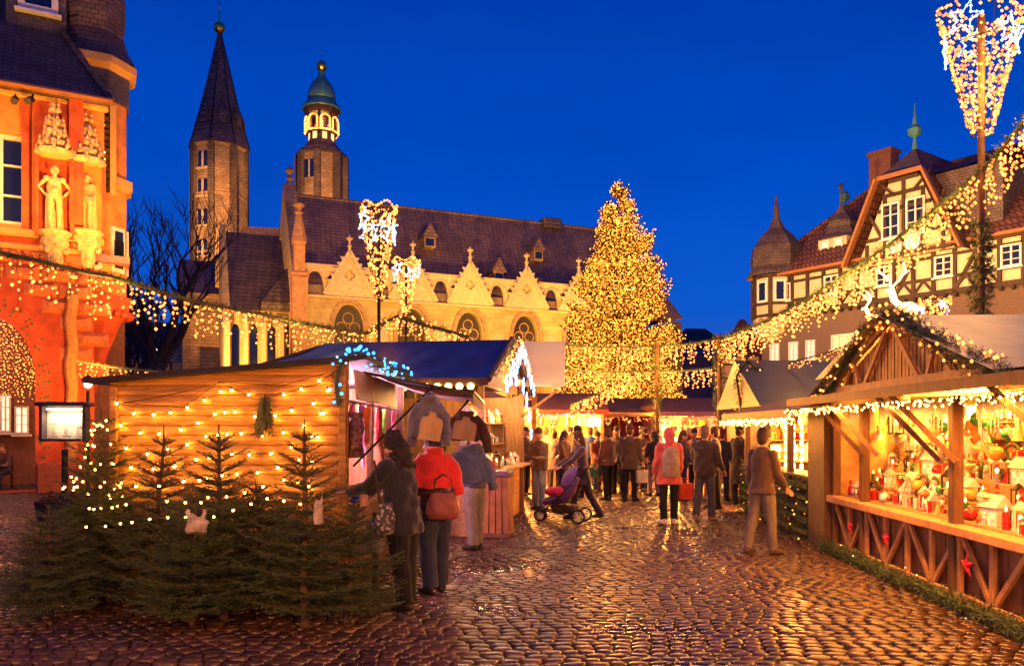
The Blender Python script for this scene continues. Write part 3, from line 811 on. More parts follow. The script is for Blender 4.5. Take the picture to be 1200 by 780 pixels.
# ================================================================== LEFT: arcaded orange guild house
def guild_house():
    O=((60-600)/F*22,22,0); A=R(28.3); fr=Fr(O,A)
    root=empty('guild_house',O,A,'orange and red floodlit house with ground floor arch, statues and dark slate roof','building')
    L=fr.loc
    uR=L(136,400)[0]; uL=-13
    zc=L(60,282)[1]; ze=L(60,112)[1]
    # arches
    ui=L(42,470)[0]; ztop=L(4,368)[1]; w_=2.3; cx=ui-w_/2; spr=L(30,445)[1]
    holes=[arch(cx-i*3.7,.02,w_,ztop-.02,spr-.02,8) for i in range(0,4)]
    T=lambda u,w,y:Vector((u,y,w))
    m=MB(); m.panel(rect(uL,0,uR-.55,zc),holes,T,.9); m.build('arcade_wall',plaster_red,root)
    # arch bands with painted green leaves
    for i in range(0,2):
        c=cx-i*3.7; b=MB(); r0=w_/2; 
        for k in range(16):
            a0=PI*k/16;a1=PI*(k+1)/16
            def pt(a,r,y): return Vector((c+r*math.cos(a),y,spr+ (ztop-spr)/r0*r*math.sin(a)))
            b.mat(0).add([pt(a0,r0-.01,-.05),pt(a1,r0-.01,-.05),pt(a1,r0+.42,-.05),pt(a0,r0+.42,-.05),pt(a0,r0-.01,.3),pt(a1,r0-.01,.3),pt(a1,r0+.42,.0),pt(a0,r0+.42,.0)],[(0,3,2,1),(0,1,5,4),(3,7,6,2)])
            for q in range(3):
                a=a0+(a1-a0)*rnd.random(); r=r0+.08+.27*(q+.5*rnd.random())/2.5; p=pt(a,r,-.07)
                b.mat(1).ball(p,.035,5,3,(1,.4,1.3))
        for s in(-1,1):
            b.mat(0).box((c+s*(r0+.2),-.03,spr/2+.3),(.42,.05,spr-.6))
            for q in range(26): b.mat(1).ball((c+s*(r0+.2)+rnd.uniform(-.15,.15),-.06,rnd.uniform(.9,spr)),.035,5,3,(1,.4,1.3))
        b.build('arch_band',[plaster_red,plain('painted_leaf_green',(.1,.16,.05))],root)
    # rustication
    m=MB(); rowh=.44; z=spr+.3; row=0
    while z<zc-.3:
        u=uL+ (row%2)*.42
        while u<uR-.9:
            c=u+.42; ok=True
            for i in range(4):
                cc=cx-i*3.7
                if abs(c-cc)<w_/2+.46+.4 and z-.25<spr+(ztop-spr+.5)*math.sqrt(max(0,1-((abs(c-cc)-.4)/(w_/2+.5))**2 if abs(c-cc)>.4 else 1)): ok=False
            if ok:
                x0,x1=u+.03,u+.82; z0,z1=z-.19,z+.19
                m.add([(x0,-.015,z0),(x1,-.015,z0),(x1,-.015,z1),(x0,-.015,z1),(x0+.16,-.13,z0+.1),(x1-.16,-.13,z0+.1),(x1-.16,-.13,z1-.1),(x0+.16,-.13,z1-.1)],[(4,5,6,7),(0,1,5,4),(1,2,6,5),(2,3,7,6),(3,0,4,7)])
            u+=.85
        z+=rowh; row+=1
    m.build('rustication',plain('rustic_orange',(.6,.2,.06),.85,.25),root)
    for i in range(0,4):
        m=MB(); c=cx-i*3.7+w_/2+.72; m.box((c,-.22,.42),(1.35,.75,.84),bev=.03); m.build('pier_plinth',plain('plinth_orange',(.62,.17,.04),.85,.2),root)
    # upper floor
    wz0,wz1=L(8,262)[1],L(8,155)[1]; wu=L(8,200)[0]
    hs=[rect(wu-.75-i*2.6,wz0,wu+.45-i*2.6,wz1) for i in range(4)]
    m=MB(); m.panel(rect(uL,zc,uR-.3,ze),hs,T,.7); m.build('upper_wall',plaster_orange,root)
    for i in range(4): window(root,wu-.15-i*2.6,(wz0+wz1)/2,1.2,wz1-wz0,.3,cols=2,rows=3,fw=.12)
    m=MB()
    m.box(((uL+uR-.8)/2,-.12,zc+.1),(uR-.8-uL,.34,.22),bev=.05); m.box(((uL+uR)/2-.2,-.06,ze-.15),(uR-uL,.2,.14),bev=.03)
    m.box(((uL+uR-.8)/2,-.06,zc-.25),(uR-.8-uL,.16,.16),bev=.04); m.build('cornice',plaster_yellow,root)
    # pilaster strips of upper floor
    m=MB()
    for px in (30,): 
        u=L(px,200)[0]; m.box((u,-.05,(zc+ze)/2),(.18,.1,ze-zc-.5))
    u=L(92,200)[0]; m.box((u-.05,-.15,(zc+ze)/2+.2),(.36,.32,ze-zc-.5)); u=L(64,200)[0]; m.box((u,-.06,(zc+ze)/2+.2),(1.0,.12,ze-zc-.3))
    m.build('pilaster',plaster_red,root)
    # floor, back wall of arcade with lit windows
    m=MB(); m.box((-5.5,4.2,3.2),(15,.3,6.4)); m.build('shop_front',plain('shop_front_brown',(.2,.09,.05)),root)
    m=MB(); m.box((-5.5,2.5,zc-.2),(15,3.4,.2)); m.build('arcade_ceiling',plain('ceiling_pink',(.5,.25,.22)),root)
    for (x0,y0,x1,y1) in ((0,462,13,506),(17,476,34,508),(-22,462,-6,506),(-60,462,-40,506)):
        a,zA=L(x0,y1,4); b,zB=L(x1,y0,4); window(root,(a+b)/2,(zA+zB)/2,b-a,zB-zA,4.0,gm=L_winwhite,cols=2,rows=3,fw=.05)
    # light curtain in the arch is a thing of its own (below)
    # gutter + roof
    zr=ze+6.5; ur=uR-.15
    m=MB(); m.add([(uL,-.45,ze-.05),(ur,-.45,ze-.05),(ur-3.4,4.2,zr),(uL,4.2,zr),(ur,9.5,ze-.05)],[(0,1,2,3),(1,4,2)]); m.add([(uL,-.45,ze-.1),(ur,-.45,ze-.1),(ur,0,ze-.1),(uL,0,ze-.1)],[(0,1,2,3)])
    m.tube([(ur+.02,-.45,ze),(ur-3.38,4.2,zr+.05)],.1,5); roof=m.build('roof',slate_near,root)
    m=MB(); m.tube([(uL,-.52,ze-.06),(ur+.05,-.52,ze-.06)],.09,8); m.build('gutter',copperish,root)
    # dormer
    du,dz=L(48,20,1.5); m=MB(); m.mat(0).box((du-.1,2.3,dz+.6),(1.5,2.2,3.6)); m.mat(1).box((du-.1,1.18,dz+2.5),(1.9,.5,.25)); 
    m.mat(2).add([(du-1.1,.9,dz+2.6),(du+.9,.9,dz+2.6),(du-.1,.9,dz+3.9),(du-.1,4,dz+3.9),(du-1.1,4,dz+2.6),(du+.9,4,dz+2.6)],[(0,1,2),(0,2,3,4),(1,5,3,2)])
    dm=m.build('dormer',[slate_wall,plaster_yellow,slate],roof)
    window(root,du-.05,dz+.9,1.0,1.9,1.15,cols=1,rows=2,fw=.17)
    # turret
    tu,_=L(108,300,2.0); tv=2.0; tw=fr.w(tu,tv)
    t0=L(108,350,2)[1]; zd0=L(108,122,2)[1]; zd1=L(108,90,2)[1]
    m=MB(); m.lathe([(1.0,t0),(1.0,zd0)],8,(tu,tv,0),PI/8); m.build('turret_wall',plaster_orange,root)
    m=MB(); m.lathe([(.1,t0-2.9),(.25,t0-2.5),(.45,t0-1.7),(.85,t0-.7),(1.08,t0-.45),(1.08,t0-.25),(1.16,t0-.15),(1.16,t0+.02)],8,(tu,tv,0),PI/8)
    for k in range(8):
        for q in range(3):
            a=PI/8+k*PI/4+q*.26; m.ball((tu+1.06*math.cos(a),tv+1.06*math.sin(a),t0-.5),.12,6,4)
    m.build('turret_corbel',plaster_red,root)
    m=MB(); m.lathe([(1.08,zd0-.1),(1.08,zd1+.1)],8,(tu,tv,0),PI/8); m.build('turret_drum',slate_wall,root)
    m=MB(); m.lathe([(1.05,zd1-.1),(1.2,zd1+.02),(1.3,zd1+.06),(1.3,zd1+.28),(1.2,zd1+.34)],8,(tu,tv,0),PI/8); m.build('turret_eave',plaster_yellow,root); m=MB(); m.lathe([(1.02,zd0-2.7),(1.18,zd0-2.6),(1.18,zd0-2.35),(1.02,zd0-2.3)],8,(tu,tv,0),PI/8); m.build('turret_moulding',plaster_yellow,root)
    m=MB(); zz=zd1+.3; m.lathe([(1.3,zz),(1.05,zz+.4),(.92,zz+.85),(.98,zz+1.4),(.98,zz+1.9),(.8,zz+2.6),(.5,zz+3.3),(.15,zz+4.0),(.04,zz+5.2)],8,(tu,tv,0),PI/8); m.build('turret_roof',slate_near,root)
    # turret windows
    rot=A
    for k in range(8):
        a=k*PI/4; n=Vector((math.cos(a),math.sin(a),0)); 
        if n.y>.2: continue
        M=Euler((0,0,a)).to_matrix(); z=L(120,293,1.5)[1]
        m=MB(); c=Vector((tu,tv,z))+n*.94
        m.mat(0).box(c,(.1,.5,1.35),M); m.mat(1).box(c+n*.03,(.1,.36,.55),M) ; m.mat(1).box(c+n*.03+Vector((0,0,.0)),(.1,.3,1.1),M)
        m.build('turret_window',[white_paint,glass_dark],root)
    # hung dark carved panel with lights on the turret's front
    m=MB(); n=13
    pv=.55; pu0=L(106,170,pv)[0]; pu1=L(130,170,pv)[0]; pz0=L(118,222,pv)[1]; pz1=L(118,126,pv)[1]
    for i in range(n):
        z=pz0+(pz1-pz0)*(i+.5)/n; m.mat(0).box(((pu0+pu1)/2,.66+.03*math.sin(i*2.1),z),(pu1-pu0,.1,(pz1-pz0)/n*.8),Euler((.5,0,.06*math.sin(i*1.7))))
    m.mat(0).box(((pu0+pu1)/2,.75,(pz0+pz1)/2),(pu1-pu0,.06,pz1-pz0))
    m.mat(1).box((pu1+.06,.65,(pz0+pz1)/2),(.16,.3,pz1-pz0+.2)); m.mat(1).box((pu0-.03,.65,(pz0+pz1)/2),(.08,.3,pz1-pz0+.2))
    pn=m.build('carved_panel',[timber,plaster_yellow],root)
    m=MB()
    for i in range(11): m.octa(((pu0+pu1)/2+rnd.uniform(-.12,.12),.54,pz1-.3-(pz1-pz0-.4)*i/10),.04)
    m.build('fairy_lights',L_warm,pn)
    # twisted wooden column on the pier + bracket braces
    cu=L(84,400,-.3)[0]; m=MB(); zt_=L(84,345,-.3)[1]
    pts=[Vector((cu+.03*math.sin(z*5),-.3+.03*math.cos(z*5),z)) for z in np.linspace(.8,zt_,24)]; m.tube(pts,.15,8); m.build('twisted_column',plain('ochre_wood',(.55,.27,.06)),root)
    # canopies and niches for the statues
    spots=[]
    for px,yb,yt,yc,v in ((64,272,190,118,-.35),(102,272,200,142,-.05)):
        u,zb=L(px,yb,v); _,zh=L(px,yt,v); _,zt2=L(px,yc,v)
        m=MB(); m.lathe([(.12,zb-1.0),(.22,zb-.8),(.2,zb-.6),(.36,zb-.3),(.3,zb-.15),(.42,zb-.06),(.42,zb)],8,(u,v,0))
        for k in range(7): m.ball((u+.28*math.cos(k),v+.28*math.sin(k),zb-.45+.1*math.sin(k*3)),.09,6,4)
        m.build('console',stone_gold,root)
        m=MB(); hgt=zt2-zh-.1
        m.lathe([(.42,zh+.15),(.46,zh+.3),(.3,zh+.4),(.34,zh+.55),(.22,zh+.65),(.25,zh+.85),(.15,zh+.95),(.17,zh+1.15),(.07,zh+1.3),(.04,zh+hgt)],8,(u,v,0))
        for lv,(rr,zz,nn) in enumerate(((.42,zh+.22,8),(.36,zh+.45,8),(.27,zh+.72,6),(.2,zh+1.02,6),(.1,zh+1.4,4))):
            for k in range(nn): a=2*PI*k/nn+.3*lv; m.lathe([(.05,0),(.07,.06),(.03,.16),(.045,.2),(.01,.28)],5,(u+rr*math.cos(a),v+rr*math.sin(a),zz-.05))
        m.build('canopy',stone_gold,root)
        m=MB(); m.box((u,v+.32,(zb+zh)/2+.1),(.85,.1,zh-zb+.5)); 
        for s in(-1,1): m.box((u+s*.42,v+.16,(zb+zh)/2+.1),(.1,.36,zh-zb+.5))
        m.build('niche',plaster_red,root)
        spots.append((fr.w(u,v,zb),zh-zb))
    return fr,root,spots,cx,spr,ztop,w_,roof
copperish=simple('copper_gutter',(.35,.14,.05),.45,.3,4,.1,30,metal=.4)
stone_gold=simple('gilded_sandstone',(.72,.48,.2),.6,.35,10,.5,40)
GF,groot,statue_spots,g_cx,g_spr,g_ztop,g_w,groof=guild_house()

# small spotlights on the house front
for px in (18,37):
    u,z=GF.loc(px,117,-.45); r=empty('spotlight',GF.w(u,-.5,z),GF.a+R(rnd.uniform(-30,30)),'small black spotlight under the eave of the orange house, '+('nearer the window' if px==18 else 'nearer the gilded canopy'),'spotlight','spotlights under the eave')
    m=MB(); m.tube([(0,0,0),(0,-.22,-.14)],.09,10); m.build('lamp_housing',iron,r); m=MB(); m.bar((0,0,0),(0,.1,.16),.04); m.build('bracket',iron,r)

# curtain of fairy lights hanging in the arch
def arch_curtain():
    root=empty('light_curtain',GF.w(g_cx,.5,0),GF.a,'dense curtain of warm fairy lights hanging inside the red arch','light curtain')
    m=MB(); rng=random.Random(4); n=0
    for i in range(46):
        u=-g_w/2+g_w*(i+.5)/46; zt=g_spr+(g_ztop-g_spr)*math.sqrt(max(.02,1-(2*u/g_w)**2))-.03; zb=GF.loc(20,463,.5)[1]+rng.uniform(-.25,.35)
        s=MB(); s.mat(1).tube([(u,0,zt),(u+.02,0,zb)],.004,3,cap=False); s.mat(0); z=zt-rng.random()*.15
        while z>zb: s.octa((u+rng.uniform(-.04,.04),rng.uniform(-.15,.15),z),.016*rng.uniform(.8,1.3)); z-=rng.uniform(.06,.14)
        s.build('light_strand',[L_warm_s,iron],root)
arch_curtain()

# ================================================================== RIGHT: half timbered hotel
def hotel():
    d0=46.3; O=((893-600)/F*d0,d0,0); A=math.atan2(-.816,.578); fr=Fr(O,A); L=fr.loc
    root=empty('half_timbered_house',O,A,'large half-timbered house with red tiled roof, corner turret and tall gable','building')
    ze=L(893,326)[1]; zj=L(905,372)[1]; U1=27
    uwin=[]
    m=MB(); m.box((U1/2,4.5,zj/2),(U1,9,zj)); m.build('ground_wall',plain('brown_lower_wall',(.11,.055,.022),.8,.3,2),root)
    m=MB(); m.box((U1/2,4.5,(zj+ze)/2),(U1-.02,9,ze-zj)); m.build('upper_wall',cream,root)
    # timbers of the upper storey
    def beams(name,specs,v=-.04,th=.14,m_=None,par=root):
        m=MB()
        for i,(a,b,w) in enumerate(specs): m.bar((a[0],v-.004*(i%5),a[1]),(b[0],v-.004*(i%5),b[1]),w,th,up=(0,1,0))
        return m.build(name,m_ or timber,par)
    H=ze-zj; sp=[]
    sp.append(((0,zj+.1),(U1,zj+.1),.26)); sp.append(((0,ze-.12),(U1,ze-.12),.2)); sp.append(((0,zj+H*.34),(U1,zj+H*.34),.16)); sp.append(((0,zj+H*.78),(U1,zj+H*.78),.14))
    u=.1; i=0; rng=random.Random(2); cells=[]
    while u<U1: sp.append(((u,zj),(u,ze),.18)); cells.append(u); u+=.98
    wins=[]
    for k in range(len(cells)-1):
        c=(cells[k]+cells[k+1])/2
        if k%3==1 : wins.append(c)
        elif k%3==2 and rng.random()<.9: sp.append(((cells[k]+.05,zj+.2),(cells[k+1]-.05,zj+H*.75),.15))
        if k%3!=1:
            sp.append(((cells[k],zj+.15),(c,zj+H*.33),.1)); sp.append(((cells[k+1],zj+.15),(c,zj+H*.33),.1))
    beams('timber_frame',sp)
    for k in range(int(U1/.49)): m=MB(); m.box((.2+k*.49,-.12,zj-.08),(.16,.3,.22),bev=.05); m.build('joist_end',timber,root)
    for c in wins: window(root,c,zj+H*.56,.86,H*.42,-.06,cols=2,rows=3)
    # lower windows
    for x0,y0,x1,y1,lit in ((975,390,1002,410,1),(1110,377,1133,392,1),(1177,371,1200,392,1),(1216,364,1250,388,1),(903,402,914,432,0),(925,400,936,430,0),(945,398,956,426,0)):
        a,zA=L(x0,y1); b,zB=L(x1,y0); window(root,(a+b)/2,(zA+zB)/2,b-a,zB-zA,-.02,gm=L_win if lit else L_winwhite,cols=3 if lit else 2,rows=2,fw=.07)
    # second row of timber in lower storey near the left
    # main roof
    V=5.2; zr=L(1032,214,V)[1]; uh=L(1032,214,V)[0]
    m=MB(); e=-.5
    m.add([(e,e,ze),(U1+.5,e,ze),(U1+.5,V,zr),(uh,V,zr),(e,2*V-e,ze),(U1+.5,2*V-e,ze)],[(0,1,2,3),(0,3,4),(3,2,5,4)])
    m.tube([(e,e,ze+.03),(uh,V,zr+.05),(U1,V,zr+.05)],.14,5)
    roof=m.build('roof',tile_red,root)
    m=MB(); m.box((U1/2,-.3,ze-.06),(U1+1,.5,.16),bev=.03); m.build('eave_board',timber_o,root)
    # gable
    gl,zl=L(1013,300); gr,_=L(1124,285); 
    ga,za=L(1077,163,-.6); gc=L(1070,230,-.2)[0]; hw=(gr-gl)/2; gc=(gl+gr)/2
    gtz=L(1075,205,-.2)[1]; zb=ze-.3
    zfull=zb+(gtz-zb)*1.0
    # outline trapezoid up to half hip
    sl=(gtz-zb)/(hw*.72)
    m=MB(); tw=hw*.30
    m.poly([(gc-hw,-.5,zb),(gc+hw,-.5,zb),(gc+tw,-.5,gtz),(gc-tw,-.5,gtz)],(0,.5,0)); m.build('gable_wall',cream,root)
    sp=[]
    def xw(z): return hw+(tw-hw)*(z-zb)/(gtz-zb)
    Z=[zb+.12,zb+(gtz-zb)*.27,zb+(gtz-zb)*.62,zb+(gtz-zb)*.8,gtz-.1]
    for z in Z: sp.append(((gc-xw(z),z),(gc+xw(z),z),.17))
    for k in range(-5,6):
        x=k*.95
        zt=zb+(gtz-zb)*min(1,max(0,(hw-abs(x)-.1)/(hw-tw)))
        if abs(x)<hw-.3: sp.append(((gc+x,zb),(gc+x,zt),.16))
    for s in(-1,1):
        sp.append(((gc+s*1.1,Z[1]),(gc+s*2.0,Z[2]+.4),.14)); sp.append(((gc+s*2.9,Z[0]),(gc+s*2.0,Z[1]+.9),.14)); sp.append(((gc+s*(hw-1.4),Z[0]),(gc+s*(hw-2.0),Z[1]),.12)); sp.append(((gc+s*.5,Z[3]),(gc+s*1.3,gtz),.12))
        sp.append(((gc+s*.9,Z[0]),(gc+s*.1,Z[1]),.1)); sp.append(((gc+s*.1,Z[0]),(gc+s*.9,Z[1]),.1))
    beams('gable_timbers',sp,-.54,.12)
    m=MB()
    for s in(-1,1): m.lathe([(.42,-.03),(.42,.03)],16,(0,0,0)) if False else m.tube([(gc+s*.47,-.6,(Z[0]+Z[1])/2),(gc+s*.47,-.64,(Z[0]+Z[1])/2)],.4,14)
    m.build('rosette',plain('carved_rosette',(.2,.15,.1),.8,.5,12,.6,20),root)
    for s in(-1,1): window(root,gc+s*.62,(Z[1]+Z[2])/2+.1,.92,1.75,-.58,cols=2,rows=3)
    # gable roof
    m=MB(); o=.55; zp_=gtz+L(1077,163,-.5)[1]-gtz
    sx=(hw+o); 
    # ridge height from slope continuing
    zrg=zp_
    backv=6.5
    fl=(gc-hw-o,-1.0,zb-.15); frr=(gc+hw+o,-1.0,zb-.15); hl=(gc-tw-.42,-1.0,gtz+.05); hr=(gc+tw+.42,-1.0,gtz+.05); ap=(gc,.5,zrg)
    bl=(gc-hw-o,backv,zb-.15); br=(gc+hw+o,backv,zb-.15); bp=(gc,backv,zrg)
    m.add([fl,hl,ap,bp,bl],[(0,1,2,3,4)]); m.add([frr,hr,ap,bp,br],[(0,4,3,2,1)]); m.mat(1).add([hl,hr,ap],[(0,1,2)])
    m.mat(2); m.bar(fl,hl,.35,.12); m.bar(frr,hr,.35,.12); m.bar(hl,hr,.12,.2)
    m.build('gable_roof',[tile_red,slate_near,timber_o],root)
    m=MB(); m.lathe([(.14,0),(.06,.6),(.3,.75),(.34,1.0),(.12,1.25),(.04,1.9),(.02,2.3)],10,(gc,.5,zrg-.1)); m.build('finial',copper,root)
    # chimney
    cu,cz=L(1030,200,V); m=MB(); m.box((cu+.3,V,cz-.6),(1.3,.9,3.0)); m.box((cu+.3,V,cz+.9),(1.5,1.1,.2)); m.build('chimney',plain('brick_chimney',(.2,.08,.05)),roof)
    # dormer with tiny roof
    u,z=L(977,289,.9); m=MB(); m.mat(0).box((u,1.6,z),(1.7,1.7,.95)); m.mat(1).lathe([(1.35,z+.45),(1.0,z+.7),(.75,z+1.1),(.8,z+1.4),(.35,z+1.9),(.08,z+2.4),(.06,z+3.3),(.2,z+3.4),(.02,z+3.6)],8,(u,1.6,0),PI/8); dm=m.build('dormer',[cream,slate_near],roof)
    for s in(-1,1): window(root,u+s*.4,z,.55,.75,.72,cols=1,rows=2,gm=L_winwhite,fw=.08)
    u,z=L(990,240,V); m=MB(); m.lathe([(.35,z-.8),(.08,z-.4),(.06,z+.2),(.3,z+.35),(.3,z+.6),(.02,z+.9)],8,(u,V,0)); m.build('vent_finial',copper,roof)
    # roof piece to the right of gable: dark dormer block
    u,z=L(1142,240,.8); m=MB(); m.mat(0).box((u,1.6,z),(3.0,2.8,3.4)); m.mat(1).add([(u-1.8,-.2,z+1.7),(u+1.8,-.2,z+1.7),(u+1.8,5,z+3.6),(u-1.8,5,z+3.6)],[(0,1,2,3)]); m.build('dormer',[slate_near,tile_red],roof)
    # corner turret
    tu=L(911,340,.6)[0]; r=1.35
    m=MB(); m.lathe([(r,zj-.2),(r,ze+.1)],8,(tu,.5,0),PI/8); m.lathe([(.3,zj-1.7),(.9,zj-.9),(r,zj-.2)],8,(tu,.5,0),PI/8); tr=m.build('turret',cream,root)
    m=MB()
    for k in range(8):
        a=PI/8+k*PI/4; m.box((tu+r*math.cos(a),.5+r*math.sin(a),(zj+ze)/2),(.2,.2,H+.2),Euler((0,0,a)).to_matrix())
        a2=k*PI/4; rr=r*math.cos(PI/8)
        for z in(zj+.05,zj+H*.3,ze-.1): m.box((tu+rr*math.cos(a2),.5+rr*math.sin(a2),z),(.14,1.05,.16),Euler((0,0,a2)).to_matrix())
    m.build('turret_timbers',timber,tr)
    for k in range(8):
        a2=k*PI/4; rr=r*math.cos(PI/8)
        if math.sin(a2)>.3 : continue
        m=MB(); c=Vector((tu+rr*math.cos(a2),.5+rr*math.sin(a2),zj+H*.6)); M=Euler((0,0,a2)).to_matrix()
        m.mat(0).box(c,(.1,.66,H*.52),M); m.mat(1).box(c+Vector((math.cos(a2),math.sin(a2),0))*.03,(.08,.4,H*.42),M); m.build('turret_window',[white_paint,glass_dark],tr)
    m=MB(); z=ze+.1; zt=L(911,257,.5)[1]
    m.lathe([(1.75,z-.1),(1.7,z+.1),(1.45,z+.4),(1.5,z+1.0),(1.4,z+1.6),(1.0,z+2.2),(.5,z+2.7),(.2,z+3.3),(.06,z+4.6),(.06,zt-.2),(.2,zt),(.02,zt+.5)],8,(tu,.5,0),PI/8); m.build('turret_roof',slate_near,root)
    return fr
timber_o=plain('orange_stained_beam',(.3,.12,.04),.7)
HF=hotel()

# ================================================================== background houses and hills
def small_house(name,label,px0,px1,d,eave_y,ridge_y,rz=0,wall=None,roofm=None,lit=(),timbers=True,depth=7,hipx=None):
    x0=(px0-600)/F*d; x1=(px1-600)/F*d; w_=x1-x0
    root=empty(name,((x0+x1)/2,d,0),rz,label,'house','houses far behind the market'); ze=zp(eave_y,d); zr=zp(ridge_y,d)
    m=MB(); m.box((0,depth/2,ze/2),(w_,depth,ze)); m.build('wall',wall or cream,root)
    m=MB(); h=hipx if hipx is not None else 0
    m.add([(-w_/2-.3,-.4,ze),(w_/2+.3,-.4,ze),(w_/2-h+.3,depth/2,zr),(-w_/2+h-.3,depth/2,zr),(-w_/2-.3,depth+.4,ze),(w_/2+.3,depth+.4,ze)],[(0,1,2,3),(3,2,5,4),(0,3,4),(1,5,2)]); m.build('roof',roofm or tile_red,root)
    if timbers:
        m=MB(); n=max(3,int(w_/1.1)); k=0
        for i in range(n+1): m.box((-w_/2+w_*i/n,-.06,ze*.5),(.18,.12,ze))
        for z in np.arange(2.6,ze,1.3): m.box((0,-.065,z),(w_,.125,.16))
        m.build('timber_frame',timber,root)
    for (a,b,c,e,l) in lit:
        ax=(a-600)/F*d-(x0+x1)/2; bx=(c-600)/F*d-(x0+x1)/2; window(root,(ax+bx)/2,(zp(b,d)+zp(e,d))/2,bx-ax,abs(zp(b,d)-zp(e,d)),-.1,gm=L_winwhite if l else glass_dark,cols=3,rows=1,fw=.09)
    return root
small_house('distant_house','dark slate house with three small lit panes behind the bare tree',108,222,75,432,372,R(6),plain('dark_timber_wall',(.05,.035,.03)),slate_spire,((180,403,201,416,1),),False)
small_house('distant_house','low half-timbered house with pale infill beside the stone vestry',152,216,70,424,418,R(4),plain('pinkish_infill',(.35,.25,.2)),slate_spire,(),True,4)
small_house('distant_house','half-timbered house with red hipped roof left of the big timbered house',845,905,75,418,367,R(-10),plain('peach_infill',(.5,.3,.22)),tile_red,((855,470,868,440,0),(872,452,884,428,0)),True,8,2.5)
small_house('distant_house','small dark red roofed house low on the skyline right of the lit tree',806,852,110,404,380,R(8),plain('mauve_wall',(.2,.12,.12)),tile_red,(),False,9,1.5)
small_house('distant_house','long dark house closing the square behind the lit tree',560,900,95,415,405,R(5),plain('mauve_wall',(.2,.12,.12)),slate_spire,(),False,9,1.5)
def hills():
    m=MB(); n=80; vs=[];fs=[]
    for i in range(n+1):
        x=-900+1800*i/n; h=16+9*noise.noise(Vector((x*.006,1,0)))+5*noise.noise(Vector((x*.03,3,0)))
        vs+= [(x,760,-2),(x,800,h*1.5),(x,900,h*1.6)]
    for i in range(n):
        for k in range(2): a=i*3+k; fs.append((a,a+3,a+4,a+1))
    m.add(vs,fs); tag(m.build('hills',plain('wooded_hill',(.02,.022,.02),.9)),kind='structure')
hills()

# ================================================================== bare trees
def bare_tree(px,d,top_y,seed,label,lean=0,spread=1.0,dark=bark_dark,minr=.012):
    root=empty('bare_tree',G(px,d),0,label,'tree','bare trees'); rng=random.Random(seed)
    H=zp(top_y,d); tr=MB(); cr=MB()
    def grow(p,dr,ln,r,lvl,mb):
        pts=[p];rad=[r];q=Vector(p);dd=Vector(dr).normalized(); n=5
        for i in range(n):
            dd=(dd+Vector((rng.uniform(-.22,.22),rng.uniform(-.22,.22),rng.uniform(-.05,.16)))).normalized()
            q=q+dd*ln/n; pts.append(q.copy()); rad.append(r*(1-.5*(i+1)/n))
        mb.tube(pts,[max(.018,x*.8) for x in rad],7 if lvl<2 else (4 if lvl<4 else 3))
        if lvl>=5 or r<minr: return
        k=4 if lvl<2 else 3
        for j in range(k):
            i=rng.randint(2,n) if j else n
            a=2*PI*j/k+rng.uniform(-.7,.7)+lvl; side=Vector((math.cos(a),math.sin(a),0)); t=(pts[i]-pts[i-1]).normalized()
            nd=(t*rng.uniform(.7,1.0)+side*rng.uniform(.35,.75)*spread+Vector((0,0,.3))).normalized()
            grow(pts[i],nd,ln*rng.uniform(.6,.82),rad[i]*rng.uniform(.72,.88),lvl+1,cr)
    grow(Vector((0,0,-.1)),Vector((lean,0,1)),H*.3,H*.04,0,tr)
    mz=max(v[2] for v in cr.v); k=H/mz; q=min(1.6,k)
    tr.v=[(v[0]*q,v[1]*q,v[2]*k) for v in tr.v]; cr.v=[(v[0]*q,v[1]*q,v[2]*k) for v in cr.v]
    tr.build('trunk',dark,root); cr.build('crown',dark,root)
bare_tree(166,46,188,5,'large bare dark tree standing between the orange house and the church',.02,1.0)
bare_tree(140,52,250,11,'smaller bare tree close behind the turret of the orange house',.2,1.1)
